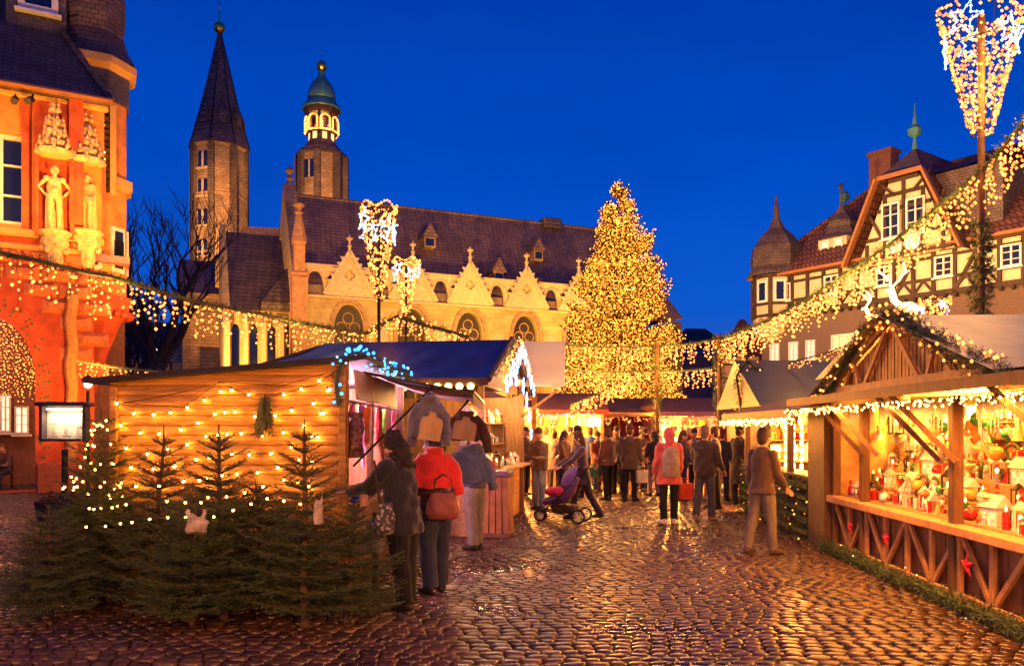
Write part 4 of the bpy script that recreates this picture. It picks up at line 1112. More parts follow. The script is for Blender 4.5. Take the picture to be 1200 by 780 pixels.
# ================================================================== BIG CHRISTMAS TREE
def big_tree():
    d=35; X=(726-600)/F*d; H=zp(213,d); rng=random.Random(21)
    root=empty('christmas_tree',(X,d,0),0,'towering spruce covered all over in golden fairy lights','christmas tree')
    tr=MB(); tr.tube([(0,0,-.05),(0,0,H*.5),(0,0,H-.1)],[.24,.13,.02],8); tr.build('trunk',bark,root)
    cr=MB(); bl=MB()
    prof=[(0,2.4),(1.6,3.1),(2.6,3.15),(4,2.95),(5.4,2.65),(7,2.3),(8.4,2.0),(9.6,1.6),(10.6,1.15),(11.4,.95),(12.0,.55),(12.63,.06)]
    def rad(z):
        for (a,ra),(b,rb) in zip(prof[:-1],prof[1:]):
            if a<=z<=b: return ra+(rb-ra)*(z-a)/(b-a)
        return .05
    nb=1900
    for i in range(nb):
        if i%8==0: q=(i+rng.random())/nb; bz=1.5+(H-1.6)*(1-(1-q)**.72); ba=rng.uniform(0,2*PI); bL=rng.uniform(.86,1.1)
        z=min(H-.1,bz+rng.uniform(-.2,.2)); a=ba+rng.uniform(-.3,.3); clump=.86+.2*noise.noise(Vector((math.cos(a)*1.6,math.sin(a)*1.6,z*.9)))+.1*rng.random()
        L=rad(z)*clump*bL*rng.uniform(.8,1.04)
        gap=noise.noise(Vector((math.cos(a)*1.2+5,math.sin(a)*1.2,z*.55)))
        if gap<-.33 and rng.random()<.75: L*=.55
        out=Vector((math.cos(a),math.sin(a),0)); n=max(3,int(L/.16)); pts=[]
        for j in range(n+1):
            t=j/n; pts.append(out*(L*t)+Vector((0,0,z+L*(-.3*t+.42*t*t*t))))
        cr.mat(1).tube([pts[0],pts[n//2],pts[-1]],[.03,.02,.008],3,cap=False); cr.mat(0)
        for j in range(1,n+1):
            t=j/n
            if t<.3: continue
            z3=(pts[j]-pts[j-1]).normalized(); x3,y3,_=frame(z3)
            for s in(-1,1,0):
                ln=(.34*(1-t*.6) if s else .22); dd=(z3*.8+x3*s*.75+Vector((0,0,rng.uniform(-.25,.2)))).normalized()
                tris_to(cr,tuft_arrays(pts[j],dd,ln,7,rng,.11,.03))
            if t>.42:
                for _ in range(3):
                    p=pts[j]+Vector((rng.uniform(-.16,.16),rng.uniform(-.16,.16),rng.uniform(-.06,.14))); bl.octa(p,rng.uniform(.018,.036))
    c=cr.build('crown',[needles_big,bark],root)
    b=bl.build('fairy_lights',L_tree,root); b['kind']='stuff'
    g=MB(); g.ball(P(742,338,d-2.2)-Vector((X,d,0)),.06,8,6); g.build('green_lamp',L_green,root)
    # stone planter
    m=MB(); m.lathe([(1.3,0),(1.3,.55),(1.15,.6),(.3,.62)],12); m.build('planter',concrete,root)
big_tree()

# ================================================================== LIGHT POLES with light cones
def star_pts(c,r,x,y,rot=0):
    pts=[]
    for k in range(10):
        a=rot+PI/2+k*PI/5; rr=r if k%2==0 else r*.42
        pts.append(c+x*rr*math.cos(a)+y*rr*math.sin(a))
    return pts
def line_bulbs(mb,pts,step,r,closed=True):
    P_=pts+[pts[0]] if closed else pts
    for a,b in zip(P_[:-1],P_[1:]):
        n=max(1,int((b-a).length/step))
        for i in range(n): mb.octa(a.lerp(b,i/n),r)
def light_pole(px,d,ytop,ybot,wtop,label,n=420,br=.016,pole_r=.06,wrap=None,stars=4,base=0.0,seed=1):
    rng=random.Random(seed); X=(px-600)/F*d; root=empty('light_cone_pole',(X,d,0),0,label,'light pole','poles carrying light cones')
    zt=zp(ytop,d); zb=zp(ybot,d); rt=wtop/2*d/F; rb=rt*.22
    m=MB(); m.tube([(0,0,0),(0,0,zt-.15)],pole_r,10); m.lathe([(pole_r*2.2,0),(pole_r*2.2,.25),(pole_r*1.1,.35)],10); m.build('pole',wood_dark if pole_r>.05 else iron,root)
    wi=MB(); H=zt-zb
    for k in range(14):
        a=2*PI*k/14; wi.tube([(rb*math.cos(a),rb*math.sin(a),zb),((rb+(rt-rb)*.55)*math.cos(a),(rb+(rt-rb)*.55)*math.sin(a),zb+H*.5),(rt*math.cos(a),rt*math.sin(a),zt)],.008,3,cap=False)
    for q in (0,.35,.7,1):
        r=rb+(rt-rb)*q; wi.tube([(r*math.cos(2*PI*k/20),r*math.sin(2*PI*k/20),zb+H*q) for k in range(21)],.01,3,cap=False)
    wi.build('wire_frame',iron,root)
    b=MB()
    for i in range(n):
        q=rng.random()**.85; a=rng.uniform(0,2*PI); r=(rb+(rt-rb)*q**.9)*rng.uniform(.9,1.03)
        b.octa((r*math.cos(a),r*math.sin(a),zb+H*q),br*rng.uniform(.8,1.25))
    for i in range(40):
        a=2*PI*i/40; zz=zt+.06*math.sin(a*5); b.octa((rt*math.cos(a),rt*math.sin(a),zz),br)
    x=b.build('fairy_lights',L_warm_s,root); x['kind']='stuff'
    for k in range(stars):
        a=-PI/2+ (k-(stars-1)/2)*2*PI/stars*.8 if stars<5 else 2*PI*k/stars; q=.74+(.1 if k%2 else -.02); r=rb+(rt-rb)*q
        c=Vector((r*math.cos(a),r*math.sin(a),zb+H*q)); xx=Vector((-math.sin(a),math.cos(a),0)); s=MB()
        pts=star_pts(c+Vector((math.cos(a),math.sin(a),0))*.02,H*.13,xx,Vector((0,0,1)),.3*k); s.tube(pts+[pts[0]],br*.45,4,cap=False); line_bulbs(s,pts,br*2.6,br*1.05); s.build('star',L_white,root)
    if wrap:
        g=MB(); z0,z1=wrap
        for i in range(int((z1-z0)*170)):
            z=z0+(z1-z0)*rng.random(); a=rng.uniform(0,2*PI); c=Vector((.06*math.cos(a),.06*math.sin(a),z)); dd=Vector((math.cos(a),math.sin(a),rng.uniform(-.6,.6))).normalized()
            tris_to(g,tuft_arrays(c,dd,rng.uniform(.1,.2),9,rng,.09,.02))
        g.build('evergreen_wrap',needles_b,root)
    return root
light_pole(1150,14.6,10,158,92,'tall evergreen-wound pole with the largest light cone and white stars',720,.031,.06,(2.6,5.6),5,seed=3)
light_pole(444,16,243,352,42,'slim grey pole with a light cone in front of the church gables',380,.026,.035,None,5,seed=4)
light_pole(476,26,306,366,32,'distant pole with a light cone just right of the slim grey pole before the church',260,.036,.04,None,4,seed=5)
light_pole(1096,15,353,389,33,'small light cone standing beside the glowing reindeer above the right-hand stall',200,.022,.03,None,3,seed=6)

# ================================================================== GARLANDS over the square
def sagpts(a,b,s,n=14): return catenary(a,b,s,n)
gA=Vector((8.64,14.5,6.5)); gB=Vector((6.25,24,4.45))
garland('evergreen_garland','broad evergreen garland with hanging lights climbing right from the lit tree to the tall pole',
   [sagpts(gB,gA,.42,16),sagpts(gA,Vector((9.35,11.2,8.7)),.0,5)],.15,.85,.055,.033,L_warm_s,'garlands over the square',seed=2,green_step=.04,bulbs_per=8,nw=.014,cap=100)
def px3(l): return [P(*q) for q in l]
garland('evergreen_garland','evergreen garland with hanging lights crossing the orange house towards the church',
   [px3([(-60,283,11.5),(0,296,12.8),(60,309,13.6),(100,319,14.3),(135,325,15),(180,339,16.2),(225,352,17.4),(270,361,18.6),(300,366,19.4),(345,377,20.6),(400,386,22.4),(430,390,23.3)])],.13,.85,.12,.031,L_warm_s,'garlands over the square',seed=7,bulbs_per=6,nw=.016)
garland('evergreen_garland','short dense garland with lights dipping behind the blue tarpaulin roof near the church',
   [px3([(430,390,23.3),(464,371,23),(500,381,23),(550,395,23)])],.18,.5,.08,.034,L_warm_s,'garlands over the square',seed=8,bulbs_per=5,surface_bulbs=18,nw=.018)
garland('evergreen_garland','distant low light garland behind the plank wall of the wooden shed',
   [px3([(90,423,20),(130,430,20.3),(170,434,20.6),(222,438,21)])],.09,.5,.08,.03,L_warm_s,'garlands over the square',seed=9,bulbs_per=5)
garland('evergreen_garland','upper of the two light garlands strung in front of the big lit tree',
   [sagpts(P(655,403,24),P(770,405,24),.06,8),sagpts(P(770,405,24),P(843,396,24),.06,6)],.09,.62,.07,.032,L_warm_s,'garlands over the square',seed=10,bulbs_per=7)
garland('evergreen_garland','lower of the two light garlands strung in front of the big lit tree',
   [sagpts(P(655,432,24.3),P(770,434,24.3),.05,8),sagpts(P(770,434,24.3),P(843,430,24.3),.05,6)],.08,.62,.07,.032,L_warm_s,'garlands over the square',seed=11,bulbs_per=7)
garland('evergreen_garland','slanting swag of dense warm lights below the two garlands before the lit tree',
   [px3([(668,474,24.6),(700,462,24.6),(742,440,24.6)])],.05,.5,.05,.032,L_warm_s,'garlands over the square',seed=12,bulbs_per=7)
garland('evergreen_garland','thin light garland over the dark blue tarpaulin roof',
   [px3([(925,424,19),(960,416,18),(1000,402,17)])],.04,.22,.07,.018,L_warm_s,'garlands over the square',seed=13,bulbs_per=3)
def wrapped_post(px,d,ytop,label,r=.09,seed=1,lights=True):
    rng=random.Random(seed); root=empty('wrapped_post',G(px,d),0,label,'post','evergreen wrapped posts'); H=zp(ytop,d)
    m=MB(); m.tube([(0,0,0),(0,0,H)],.07,8); m.build('post',wood_dark,root); g=MB()
    for i in range(int(H*150)):
        z=rng.uniform(.3,H); a=rng.uniform(0,2*PI); c=Vector((r*.7*math.cos(a),r*.7*math.sin(a),z)); dd=Vector((math.cos(a),math.sin(a),rng.uniform(-.7,.7))).normalized()
        tris_to(g,tuft_arrays(c,dd,rng.uniform(.06,.13),7,rng,.07,.018))
    g.build('evergreen_wrap',needles_b,root)
    if lights:
        b=MB()
        for i in range(int(H*9)): a=rng.uniform(0,2*PI); b.octa((r*1.5*math.cos(a),r*1.5*math.sin(a),rng.uniform(.5,H)),.014)
        x=b.build('fairy_lights',L_warm_s,root); x['kind']='stuff'
wrapped_post(843,23.9,392,'thick evergreen-wrapped post right of the big lit tree where the garlands meet',.16,1,False)
wrapped_post(770,23.9,402,'thinner evergreen-wrapped post in front of the big lit tree',.1,2,False)
# evergreen arch with lights between the posts and the navy roof
def green_arch():
    a=P(868,590,19); root=empty('evergreen_arch',(a.x,19,0),0,'evergreen arch dotted with warm lights left of the dark blue tarpaulin roof','arch')
    rng=random.Random(5); pts=[Vector((0,0,0)),Vector((0,0,2.2)),Vector((-.1,0,3.0)),Vector((.15,0,3.35)),Vector((.5,.1,3.1)),Vector((.65,.1,2.3)),Vector((.65,.1,0))]
    m=MB(); b=MB(); m.mat(1).tube(pts,.03,5); m.mat(0)
    for p,q in zip(pts[:-1],pts[1:]):
        n=int((q-p).length/.012); z=(q-p).normalized(); x,y,_=frame(z)
        for i in range(n):
            c=p.lerp(q,rng.random()); an=rng.uniform(0,2*PI); tris_to(m,tuft_arrays(c,(x*math.cos(an)+y*math.sin(an)).normalized(),.13,6,rng,.06,.016))
            if rng.random()<.18: b.octa(c+(x*math.cos(an)+y*math.sin(an))*.15,.02)
    m.build('greenery',[needles_b,iron],root); x=b.build('fairy_lights',L_warm_s,root); x['kind']='stuff'
green_arch()

# reindeer of light tubes on the stall roof
def reindeer(loc,rz,s,label):
    r=empty('light_reindeer',loc,rz,label,'light figure','glowing reindeer figures'); V=Vector
    m=MB(); body=[V((-.32,0,.42)),V((-.1,0,.46)),V((.15,0,.44)),V((.3,0,.55)),V((.38,0,.75)),V((.5,0,.72))]
    for y in(-.07,.07): line_bulbs(m,[p*s+V((0,y*s,0)) for p in body],.03,.017,False)
    for y in(-.07,.07):
        line_bulbs(m,[V((-.34,y,.4))*s,V((.18,y,.34))*s],.03,.017,False); m.tube([V((-.34,y,.4))*s,V((.18,y,.36))*s],.02,5)
    m.tube([p*s for p in body],[.03,.055,.05,.03,.025,.015],7); m.build('body',L_wwhite,r)
    for x,dx in((-.28,-.1),(-.22,.06),(.16,.12),(.22,.02)):
        l=MB(); l.tube([V((x,.05 if dx>0 else -.05,.42))*s,V((x+dx*.6,.05 if dx>0 else -.05,.2))*s,V((x+dx,.05 if dx>0 else -.05,0))*s],.014,5); line_bulbs(l,[V((x,.05 if dx>0 else -.05,.42))*s,V((x+dx,.05 if dx>0 else -.05,0))*s],.035,.016,False); l.build('leg',L_wwhite,r)
    for y in(-1,1):
        l=MB(); pts=[V((.37,y*.03,.8)),V((.28,y*.12,.95)),V((.3,y*.26,1.08)),V((.42,y*.33,1.2))]; l.tube([p*s for p in pts],.012,5); line_bulbs(l,[p*s for p in pts],.03,.015,False); line_bulbs(l,[V((.29,y*.2,1.0))*s,V((.14,y*.24,1.12))*s],.03,.014,False); l.build('antler',L_wwhite,r)
reindeer(P(1062,386,9.6),R(200),.62,'larger glowing reindeer of white lights on the apex of the stall gable')
reindeer(P(1031,390,9.9),R(165),.42,'smaller glowing reindeer left of the larger one above the stall gable')
# ================================================================== LEFT PLANK SHED
def clad(mb,x0,x1,zt0,zt1,y,bh=.104,z0=.02,th=.022):
    """weatherboards facing -y between x0 and x1, top edge sloping from zt0 to zt1"""
    z=z0; i=0
    while z<max(zt0,zt1)-.01:
        a,b=x0,x1; z1=z+bh
        def top(x): return zt0+(zt1-zt0)*(x-x0)/(x1-x0)
        # clip the board under the sloping top
        segs=14
        for k in range(segs):
            xa=a+(b-a)*k/segs; xb=a+(b-a)*(k+1)/segs; t=min(top(xa),top(xb))
            if z>=t-.01: continue
            zz=min(z1,t); h=zz-z
            pr=[(0,0),(-th*.9,.006),(-th*1.25,h*.35),(-th*.8,h*.75),(-.004,h)]
            vs=[(xa,y+p[0],z+p[1]) for p in pr]+[(xb,y+p[0],z+p[1]) for p in pr]
            mb.add(vs,[(j,5+j,6+j,j+1) for j in range(4)])
        z=z1; i+=1
def shed():
    d=8.4; X0=-4.23; X1=-1.73; Dp=4.3
    root=empty('plank_shed',(X0,d,0),0,'wooden market shed with horizontal planks, string lights on its side wall and open front','market stall','market stalls')
    W=X1-X0; zl,zr=2.24,2.45
    m=MB(); clad(m,0,W,zl-.0,zr-.0,0); m.poly([(0,.012,0),(W,.012,0),(W,.012,zr+.02),(0,.012,zl+.02)],(0,.05,0)); m.build('side_wall',wood_wall,root)
    m=MB(); m.poly([(0,Dp,0),(W,Dp,0),(W,Dp,zr),(0,Dp,zl)],(0,-.06,0)); m.box((.03,Dp/2,zl/2-.01),(.05,Dp-.1,zl-.03)); m.build('back_wall',wood_v,root)
    m=MB(); m.box((W/2,Dp/2,.03),(W-.14,Dp-.14,.06)); m.build('floor_boards',wood_y,root)
    for x,y in ((.05,-.03),(W-.05,-.035),(W-.045,1.55),(W-.045,3.0),(W-.045,Dp-.05)):
        m=MB(); zz=zl+(zr-zl)*x/W; m.box((x,y,zz/2-.02),(.08,.07,zz-.05),bev=.008); m.build('post',wood_dark if x>1 and y>1 else wood_wall,root)
    m=MB(); o=.22; sl=(zr-zl)/W
    a=(-o,-.16,zl-o*sl+.0); b=(W+o,-.16,zr+o*sl)
    m.poly([(-o,-.16,zl-o*sl),(W+o,-.16,zr+o*sl),(W+o,-.16,zr+o*sl+.05),(-o,-.16,zl-o*sl+.05)],(0,Dp+.3,0)); m.build('roof',plain('tar_roof',(.035,.03,.03),.8,.3,0,3),root)
    # counter in the open front, facing the lane
    m=MB(); m.box((W-.04,1.9,.45),(.05,3.6,.9)); m.box((W-.1,1.9,.93),(.5,3.7,.045),bev=.01)
    for i in range(30): m.box((W-.01,.15+i*.12,.45),(.012,.108,.88))
    m.build('counter',wood_dark,root)
    # hatch board folded up under the eave
    m=MB(); m.poly([(W+.03,.12,2.38),(W+.03,3.0,2.38),(W+.06,3.0,2.06),(W+.06,.12,2.06)],(.03,0,0)); m.build('hatch_board',plain('pale_planed_board',(.5,.3,.2),.6),root)
    # side hatch board leaning at the corner
    return root
shed_root=shed()
# canvas awning over the lane side
def awning():
    root=empty('awning',(-1.7,9.2,2.42),0,'beige canvas awning stretched out from the plank shed over the lane','awning')
    m=MB(); nx,ny=10,12; vs=[];fs=[]
    for k in range(2):
        for i in range(nx+1):
            for j in range(ny+1):
                u=i/nx; v=j/ny; x=1.25*u; y=3.4*v-.1; z=-.22*u-.07*math.sin(PI*u)*(.6+.4*math.cos(v*PI*4))-.02*v-(.012 if k else 0)
                vs.append((x,y,z))
    n=(nx+1)*(ny+1)
    for k in range(2):
        for i in range(nx):
            for j in range(ny):
                a=k*n+i*(ny+1)+j; q=(a,a+ny+1,a+ny+2,a+1); fs.append(q if k else q[::-1])
    m.add(vs,fs); m.build('canvas',canvas,root,smooth=True)
    m=MB()
    # scalloped valance
    for j in range(17):
        y=-.1+3.4*j/17; m.add([(1.25,y,-.23),(1.25,y+.2,-.23),(1.25,y+.17,-.38),(1.25,y+.1,-.41),(1.25,y+.03,-.38),(1.256,y,-.23),(1.256,y+.2,-.23),(1.256,y+.17,-.38),(1.256,y+.1,-.41),(1.256,y+.03,-.38)],[(0,1,2,3,4),(9,8,7,6,5)])
    m.build('valance',canvas,root)
    m=MB()
    for y in(-.1,3.3): m.bar((0,y,-.03),(1.26,y,-.27),.03)
    m.bar((1.26,-.12,-.25),(1.26,3.32,-.27),.03); m.build('frame',iron,root)
awning()

# bulbs on the shed wall: positions read from the photograph's wall
WB=[(66,347),(141,390),(227,396),(301,387),(376,366),(450,333),(522,295),(568,289),(645,308),(799,307),(875,283),(954,247),(992,289),(929,347),(960,391),(974,390),(833,377),(761,401),(887,445),(796,474),(921,494),(948,495),(831,538),(742,567),(647,571),(571,569),(513,581),(469,585),(414,593),(375,527),(289,547),(200,568),(106,543),(37,512),(82,443),(169,476),(252,480),(347,462),(421,432),(496,393),(541,386),(584,384),(457,491),(510,486),(549,481),(611,479),(705,486),(671,404),(127,629),(51,615),(15,612),(74,706),(150,710),(225,634),(318,622),(357,689),(427,685),(463,677),(526,662),(592,657),(684,649),(772,628),(866,594),(923,604),(797,684),(861,691),(907,711),(706,712),(626,738),(249,709),(15,714)]
WB=[(x/3.75+120,y/3.75+380) for x,y in WB]
def wall_lights():
    root=empty('string_lights',(-4.23,8.34,0),0,'string of warm bulbs on dark wire zigzagging over the plank wall','string lights')
    pts=[]
    for x,y in WB:
        if x<131 or x>405: continue
        pts.append(P(x,y,8.34)-Vector(root.location))
    rng=random.Random(3)
    for p in pts:
        m=MB(); m.mat(0).ball((p.x,p.y-.012,p.z),.0125,8,6); m.mat(1).lathe([(.008,.008),(.008,.03),(.003,.036)],6,(p.x,p.y-.012,p.z)); m.build('bulb',[L_wall,iron],root)
    w=MB()
    rows=[[0,1,2,3,4,5,6,7,8,9,10,11],[34,35,36,37,38,39,40,41],[42,43,44,45,46,19,18],[33,32,31,30,29],[28,27,26,25,24,23,22,21],[48,53,54],[51,52,55,56,57,58,59,60,61,62,63]]
    top=[(130,470),(170,476),(215,478),(258,448),(300,470),(340,460),(370,452),(400,432)]
    w.tube([P(x,y-1.5,8.36)-Vector(root.location) for x,y in top],.0035,4,cap=False)
    w.tube([P(x,y,8.36)-Vector(root.location) for x,y in [(135,474),(200,462),(262,447),(330,452),(385,436)]],.0035,4,cap=False)
    for r in rows:
        q=[]
        for i in r:
            x,y=WB[i]
            if x<131 or x>405: continue
            q.append(P(x,y-2,8.37)-Vector(root.location))
        for a,b in zip(q[:-1],q[1:]):
            w.tube([a,a.lerp(b,.5)-Vector((0,-.008,.02)),b],.0025,3,cap=False)
    w.build('wire',iron,root)
wall_lights()
def mistletoe():
    c=P(311,461,8.3); root=empty('mistletoe_bunch',c,0,'drooping green mistletoe bunch hung on the plank wall','greenery bunch'); rng=random.Random(8); m=MB(); b=MB()
    for i in range(70):
        a=rng.uniform(0,2*PI); l=rng.uniform(.15,.5); dr=Vector((math.cos(a)*.22,-abs(math.sin(a))*.12,-1)).normalized(); p=dr*l; m.mat(1).tube([(0,-.02,0),p],.003,3,cap=False); m.mat(0)
        for q in range(5):
            t=.3+.7*q/5; c0=dr*(l*t); s=rng.choice((-1,1)); lf=Vector((s*.05,-.02,rng.uniform(-.05,.01))); wv=Vector((0,0,.012)); m.add([c0,c0+lf*.5+wv,c0+lf,c0+lf*.5-wv],[(0,1,2,3)])
    m.tube([(0,0,0),(0,.01,.12)],.004,4); m.build('leaves',[plain('mistletoe_green',(.14,.17,.04),.6),bark],root)
mistletoe()
# blue-lit garland at the shed's front corner
def blue_garland(name,label,pts,rad,nb,br,mats,seed):
    rng=random.Random(seed); root=empty(name,pts[0],0,label,'garland','garlands with coloured lights'); o=Vector(pts[0]); pts=[Vector(p)-o for p in pts]; m=MB()
    for a,b in zip(pts[:-1],pts[1:]):
        z=(b-a).normalized(); x,y,_=frame(z); n=int((b-a).length/.008)
        for i in range(n):
            c=a.lerp(b,rng.random()); an=rng.uniform(0,2*PI); tris_to(m,tuft_arrays(c,(x*math.cos(an)+y*math.sin(an)+z*rng.uniform(-.5,.5)).normalized(),rad*rng.uniform(.6,1.1),8,rng,.035,.006))
    m.tube(pts,rad*.25,5); m.build('greenery',needles_b,root)
    L=[0]; 
    for a,b in zip(pts[:-1],pts[1:]): L.append(L[-1]+(b-a).length)
    for i in range(nb):
        s=L[-1]*rng.random(); k=max(j for j in range(len(L)-1) if L[j]<=s); q=(s-L[k])/(L[k+1]-L[k]); c=pts[k].lerp(pts[k+1],q); z=(pts[k+1]-pts[k]).normalized(); x,y,_=frame(z); an=rng.uniform(0,2*PI)
        b=MB(); b.ball(c+(x*math.cos(an)+y*math.sin(an))*rad*rng.uniform(.8,1.1),br*rng.uniform(.7,1.2),6,4); b.build('bulb',mats[i%len(mats)],root)
blue_garland('corner_garland','evergreen garland with blue lights round the front corner and eave of the plank shed',[P(397,476,8.28),P(394,455,8.26),P(396,436,8.24),P(404,420,8.3),P(420,415,8.5),P(432,420,8.9),P(445,427,9.6),P(478,438,11.4)],.09,85,.018,[L_blue,L_blue,L_cyan,L_blue,L_blue,L_white],3)

# ================================================================== SECOND LEFT STALL, blue tarpaulin roof
S2=R(-9)
def stall2():
    O=Vector((-.42,13.1,0)); root=empty('tarpaulin_stall',O,S2,'market stall with taut blue tarpaulin roof behind the plank shed','market stall','market stalls'); fr=Fr(O,S2)
    W=4.6; D=3.8; ze=2.55; zr=3.42
    m=MB(); nx=24; vs=[]; fs=[]
    def surf(u,v):   # u along -x 0..1, v from front eave 0..1 to ridge
        x=.1-u*(W+.35)*(1-.0*v); x=.1-(W+.3)*u + (1.1*v if u>.99 else 0)
        z=ze+(zr-ze)*v; 
        wr=.02*math.sin(u*37+v*6)*(1-v)+.035*noise.noise(Vector((u*9,v*2.2,1)))*math.sin(PI*min(1,v*1.0))*1.2 - .05*math.sin(PI*v)
        return x,z+wr
    nv=10
    for j in range(nv+1):
        v=j/nv; wv=(W+.3)*(1-.26*v)
        for i in range(nx+1):
            u=i/nx; x=.1-wv*u; wr=.018*math.sin(u*30+v*7)*(1-v)+.05*noise.noise(Vector((u*11,v*2.5,1)))*math.sin(PI*v)-.05*math.sin(PI*v)
            vs.append((x,-.45+ (D/2+.45)*v,ze+(zr-ze)*v+wr))
    for j in range(nv):
        for i in range(nx): a=j*(nx+1)+i; fs.append((a,a+nx+1,a+nx+2,a+1))
    m.add(vs,fs)
    rx=.1-(W+.3)*.74
    m.add([(.1,D/2,zr),(rx,D/2,zr),(.1-W-.3,D+.3,ze),(.1,D+.3,ze),(.1-W-.3,-.45,ze)],[(0,3,2,1),(1,2,4)])
    m.build('tarpaulin_roof',tarp_blue,root,smooth=True)
    m=MB(); m.tube([(.12,-.45,ze-.02),(.12,D/2,zr+.02),(.12,D+.3,ze-.02)],.05,6); m.bar((.12,-.47,ze-.05),(-W-.2,-.47,ze-.05),.05,.12); m.build('roof_edge',wood_dark,root)
    m=MB(); m.poly([(.0,-.2,ze-.1),(.0,D,ze-.1),(.0,D/2,zr-.15)],(-.04,0,0)); m.build('gable_boards',wood_v,root)
    for x,y in((-.05,-.2),(-.05,D),(-W,-.2),(-W,D),(-1.6,-.2)):
        m=MB(); m.box((x,y,ze/2-.05),(.1,.1,ze-.12),bev=.01); m.build('post',wood_light,root)
    m=MB(); m.box((-W/2,D-.05,1.2),(W,.05,2.4)); m.box((-W,D/2,1.2),(.05,D,2.4)); m.build('back_wall',wood_v,root)
    m=MB(); m.box((-.03,D/2,.5),(.06,D-.2,1.0)); m.box((-.02,D/2,1.02),(.5,D,.05),bev=.01); m.box((-W/2,-.18,.5),(W-.2,.06,1.0)); m.box((-W/2,-.2,1.02),(W,.5,.05),bev=.01)
    for i in range(30): m.box((.008,.1+i*.12,.5),(.012,.1,.96))
    m.build('counter',wood_light,root)
    # shelves along the lane end
    m=MB()
    for z in (1.45,1.85): m.box((-.45,D/2,z),(.3,D-.4,.025))
    for y in(.3,D/2,D-.3): m.box((-.45,y,1.45),(.3,.03,.85))
    m.build('shelf',wood_light,root)
    return fr,root
S2F,s2root=stall2()
def globes():
    root=empty('globe_lights',S2F.w(-.1,-.55,2.42),S2,'row of round glowing globe lamps under the eave of the blue tarpaulin roof','string lights')
    m=MB(); m.tube([(.1,0,.06),(-2.2,0,.06)],.006,4); m.build('wire',iron,root)
    for i in range(9):
        m=MB(); m.mat(0).ball((-.18*i-.05,0,0),.058,12,8); m.mat(1).lathe([(.02,.05),(.02,.075)],8,(-.18*i-.05,0,0)); m.build('globe',[L_globe,iron],root)
globes()
def gable_stars():
    # star cascade on the lane gable of the second stall
    root=empty('star_cascade',S2F.w(.22,1.9,2.5),S2+R(90),'cascade of cool white stars and golden bulbs on the tarpaulin stall gable','light decoration'); rng=random.Random(6)
    V=Vector; g=MB()
    # local x runs back along the gable, z up
    for a,b in ((V((-2.3,0,.1)),V((0,0,.95))),(V((0,0,.95)),V((2.1,0,.1)))):
        for i in range(130):
            t=rng.random(); c=a.lerp(b,t); tris_to(g,tuft_arrays(c,V((rng.uniform(-1,1),rng.uniform(-1,1),rng.uniform(-1,.4))).normalized(),.1,7,rng,.045,.009))
    g.build('greenery',needles_b,root)
    b=MB()
    for a,b2 in ((V((-2.3,0,.1)),V((0,0,.95))),(V((0,0,.95)),V((2.1,0,.1)))):
        for i in range(90): t=rng.random(); c=a.lerp(b2,t); b.octa(c+V((rng.uniform(-.1,.1),-.08,rng.uniform(-.22,.08))),.015)
    x=b.build('fairy_lights',L_warm_s,root); x['kind']='stuff'
    for k,(x,z,r) in enumerate(((-1.9,-.02,.15),(-1.5,.12,.17),(-1.15,.3,.15),(-.75,.42,.19),(-.4,.58,.16),(-.1,.7,.15),(-.9,.12,.13),(.3,.62,.15),(.7,.42,.17),(1.1,.2,.15),(1.5,.05,.14),(0,.05,.16),(.45,-.2,.15),(.8,-.5,.14),(1.1,-.85,.13))):
        s=MB(); pts=star_pts(V((x,-.12,z)),r,V((1,0,0)),V((0,0,1)),.2*k); s.poly([p for p in pts],(0,.02,0)) if False else s.tube(pts+[pts[0]],.012,4,cap=False); line_bulbs(s,pts,.045,.016); s.build('star',L_white,root)
gable_stars()

# ================================================================== sign board on a post
def sign_board():
    d=16.7; root=empty('sign_board',G(611,d),0,'blank cream sign board raised on a brown wooden post','sign board')
    m=MB(); m.box((0,0,1.75),(.11,.11,3.5),bev=.01); m.build('post',wood_v,root)
    a=P(605,453,d-.1)-Vector((root.location.x,d,0)); b=P(662,400,d-.1)-Vector((root.location.x,d,0))
    m=MB(); m.box(((a.x+b.x)/2,-.1,(a.z+b.z)/2),(b.x-a.x,.03,b.z-a.z),bev=.006); m.build('board',board_cream,root)
    m=MB(); m.box(((a.x+b.x)/2,-.055,a.z+.12),(b.x-a.x,.04,.06)); m.box(((a.x+b.x)/2,-.055,b.z-.15),(b.x-a.x,.04,.06)); m.bar((0,-.03,2.0),(.75,-.03,2.55),.05); m.build('brace',wood_v,root)
sign_board()
def yellow_frame():
    d=17.5; root=empty('barrier_frame',G(626,d),0,'yellow painted wooden gallows frame beside the brown sign post','frame'); m=MB(); z=zp(463,d)
    m.box((0,0,z/2),(.1,.1,z),bev=.01); m.build('post',plain('yellow_paint',(.6,.35,.05),.5),root); m=MB(); m.box((-.22,0,z-.05),(.5,.09,.09),bev=.01); m.build('arm',MATS['yellow_paint'],root)
yellow_frame()

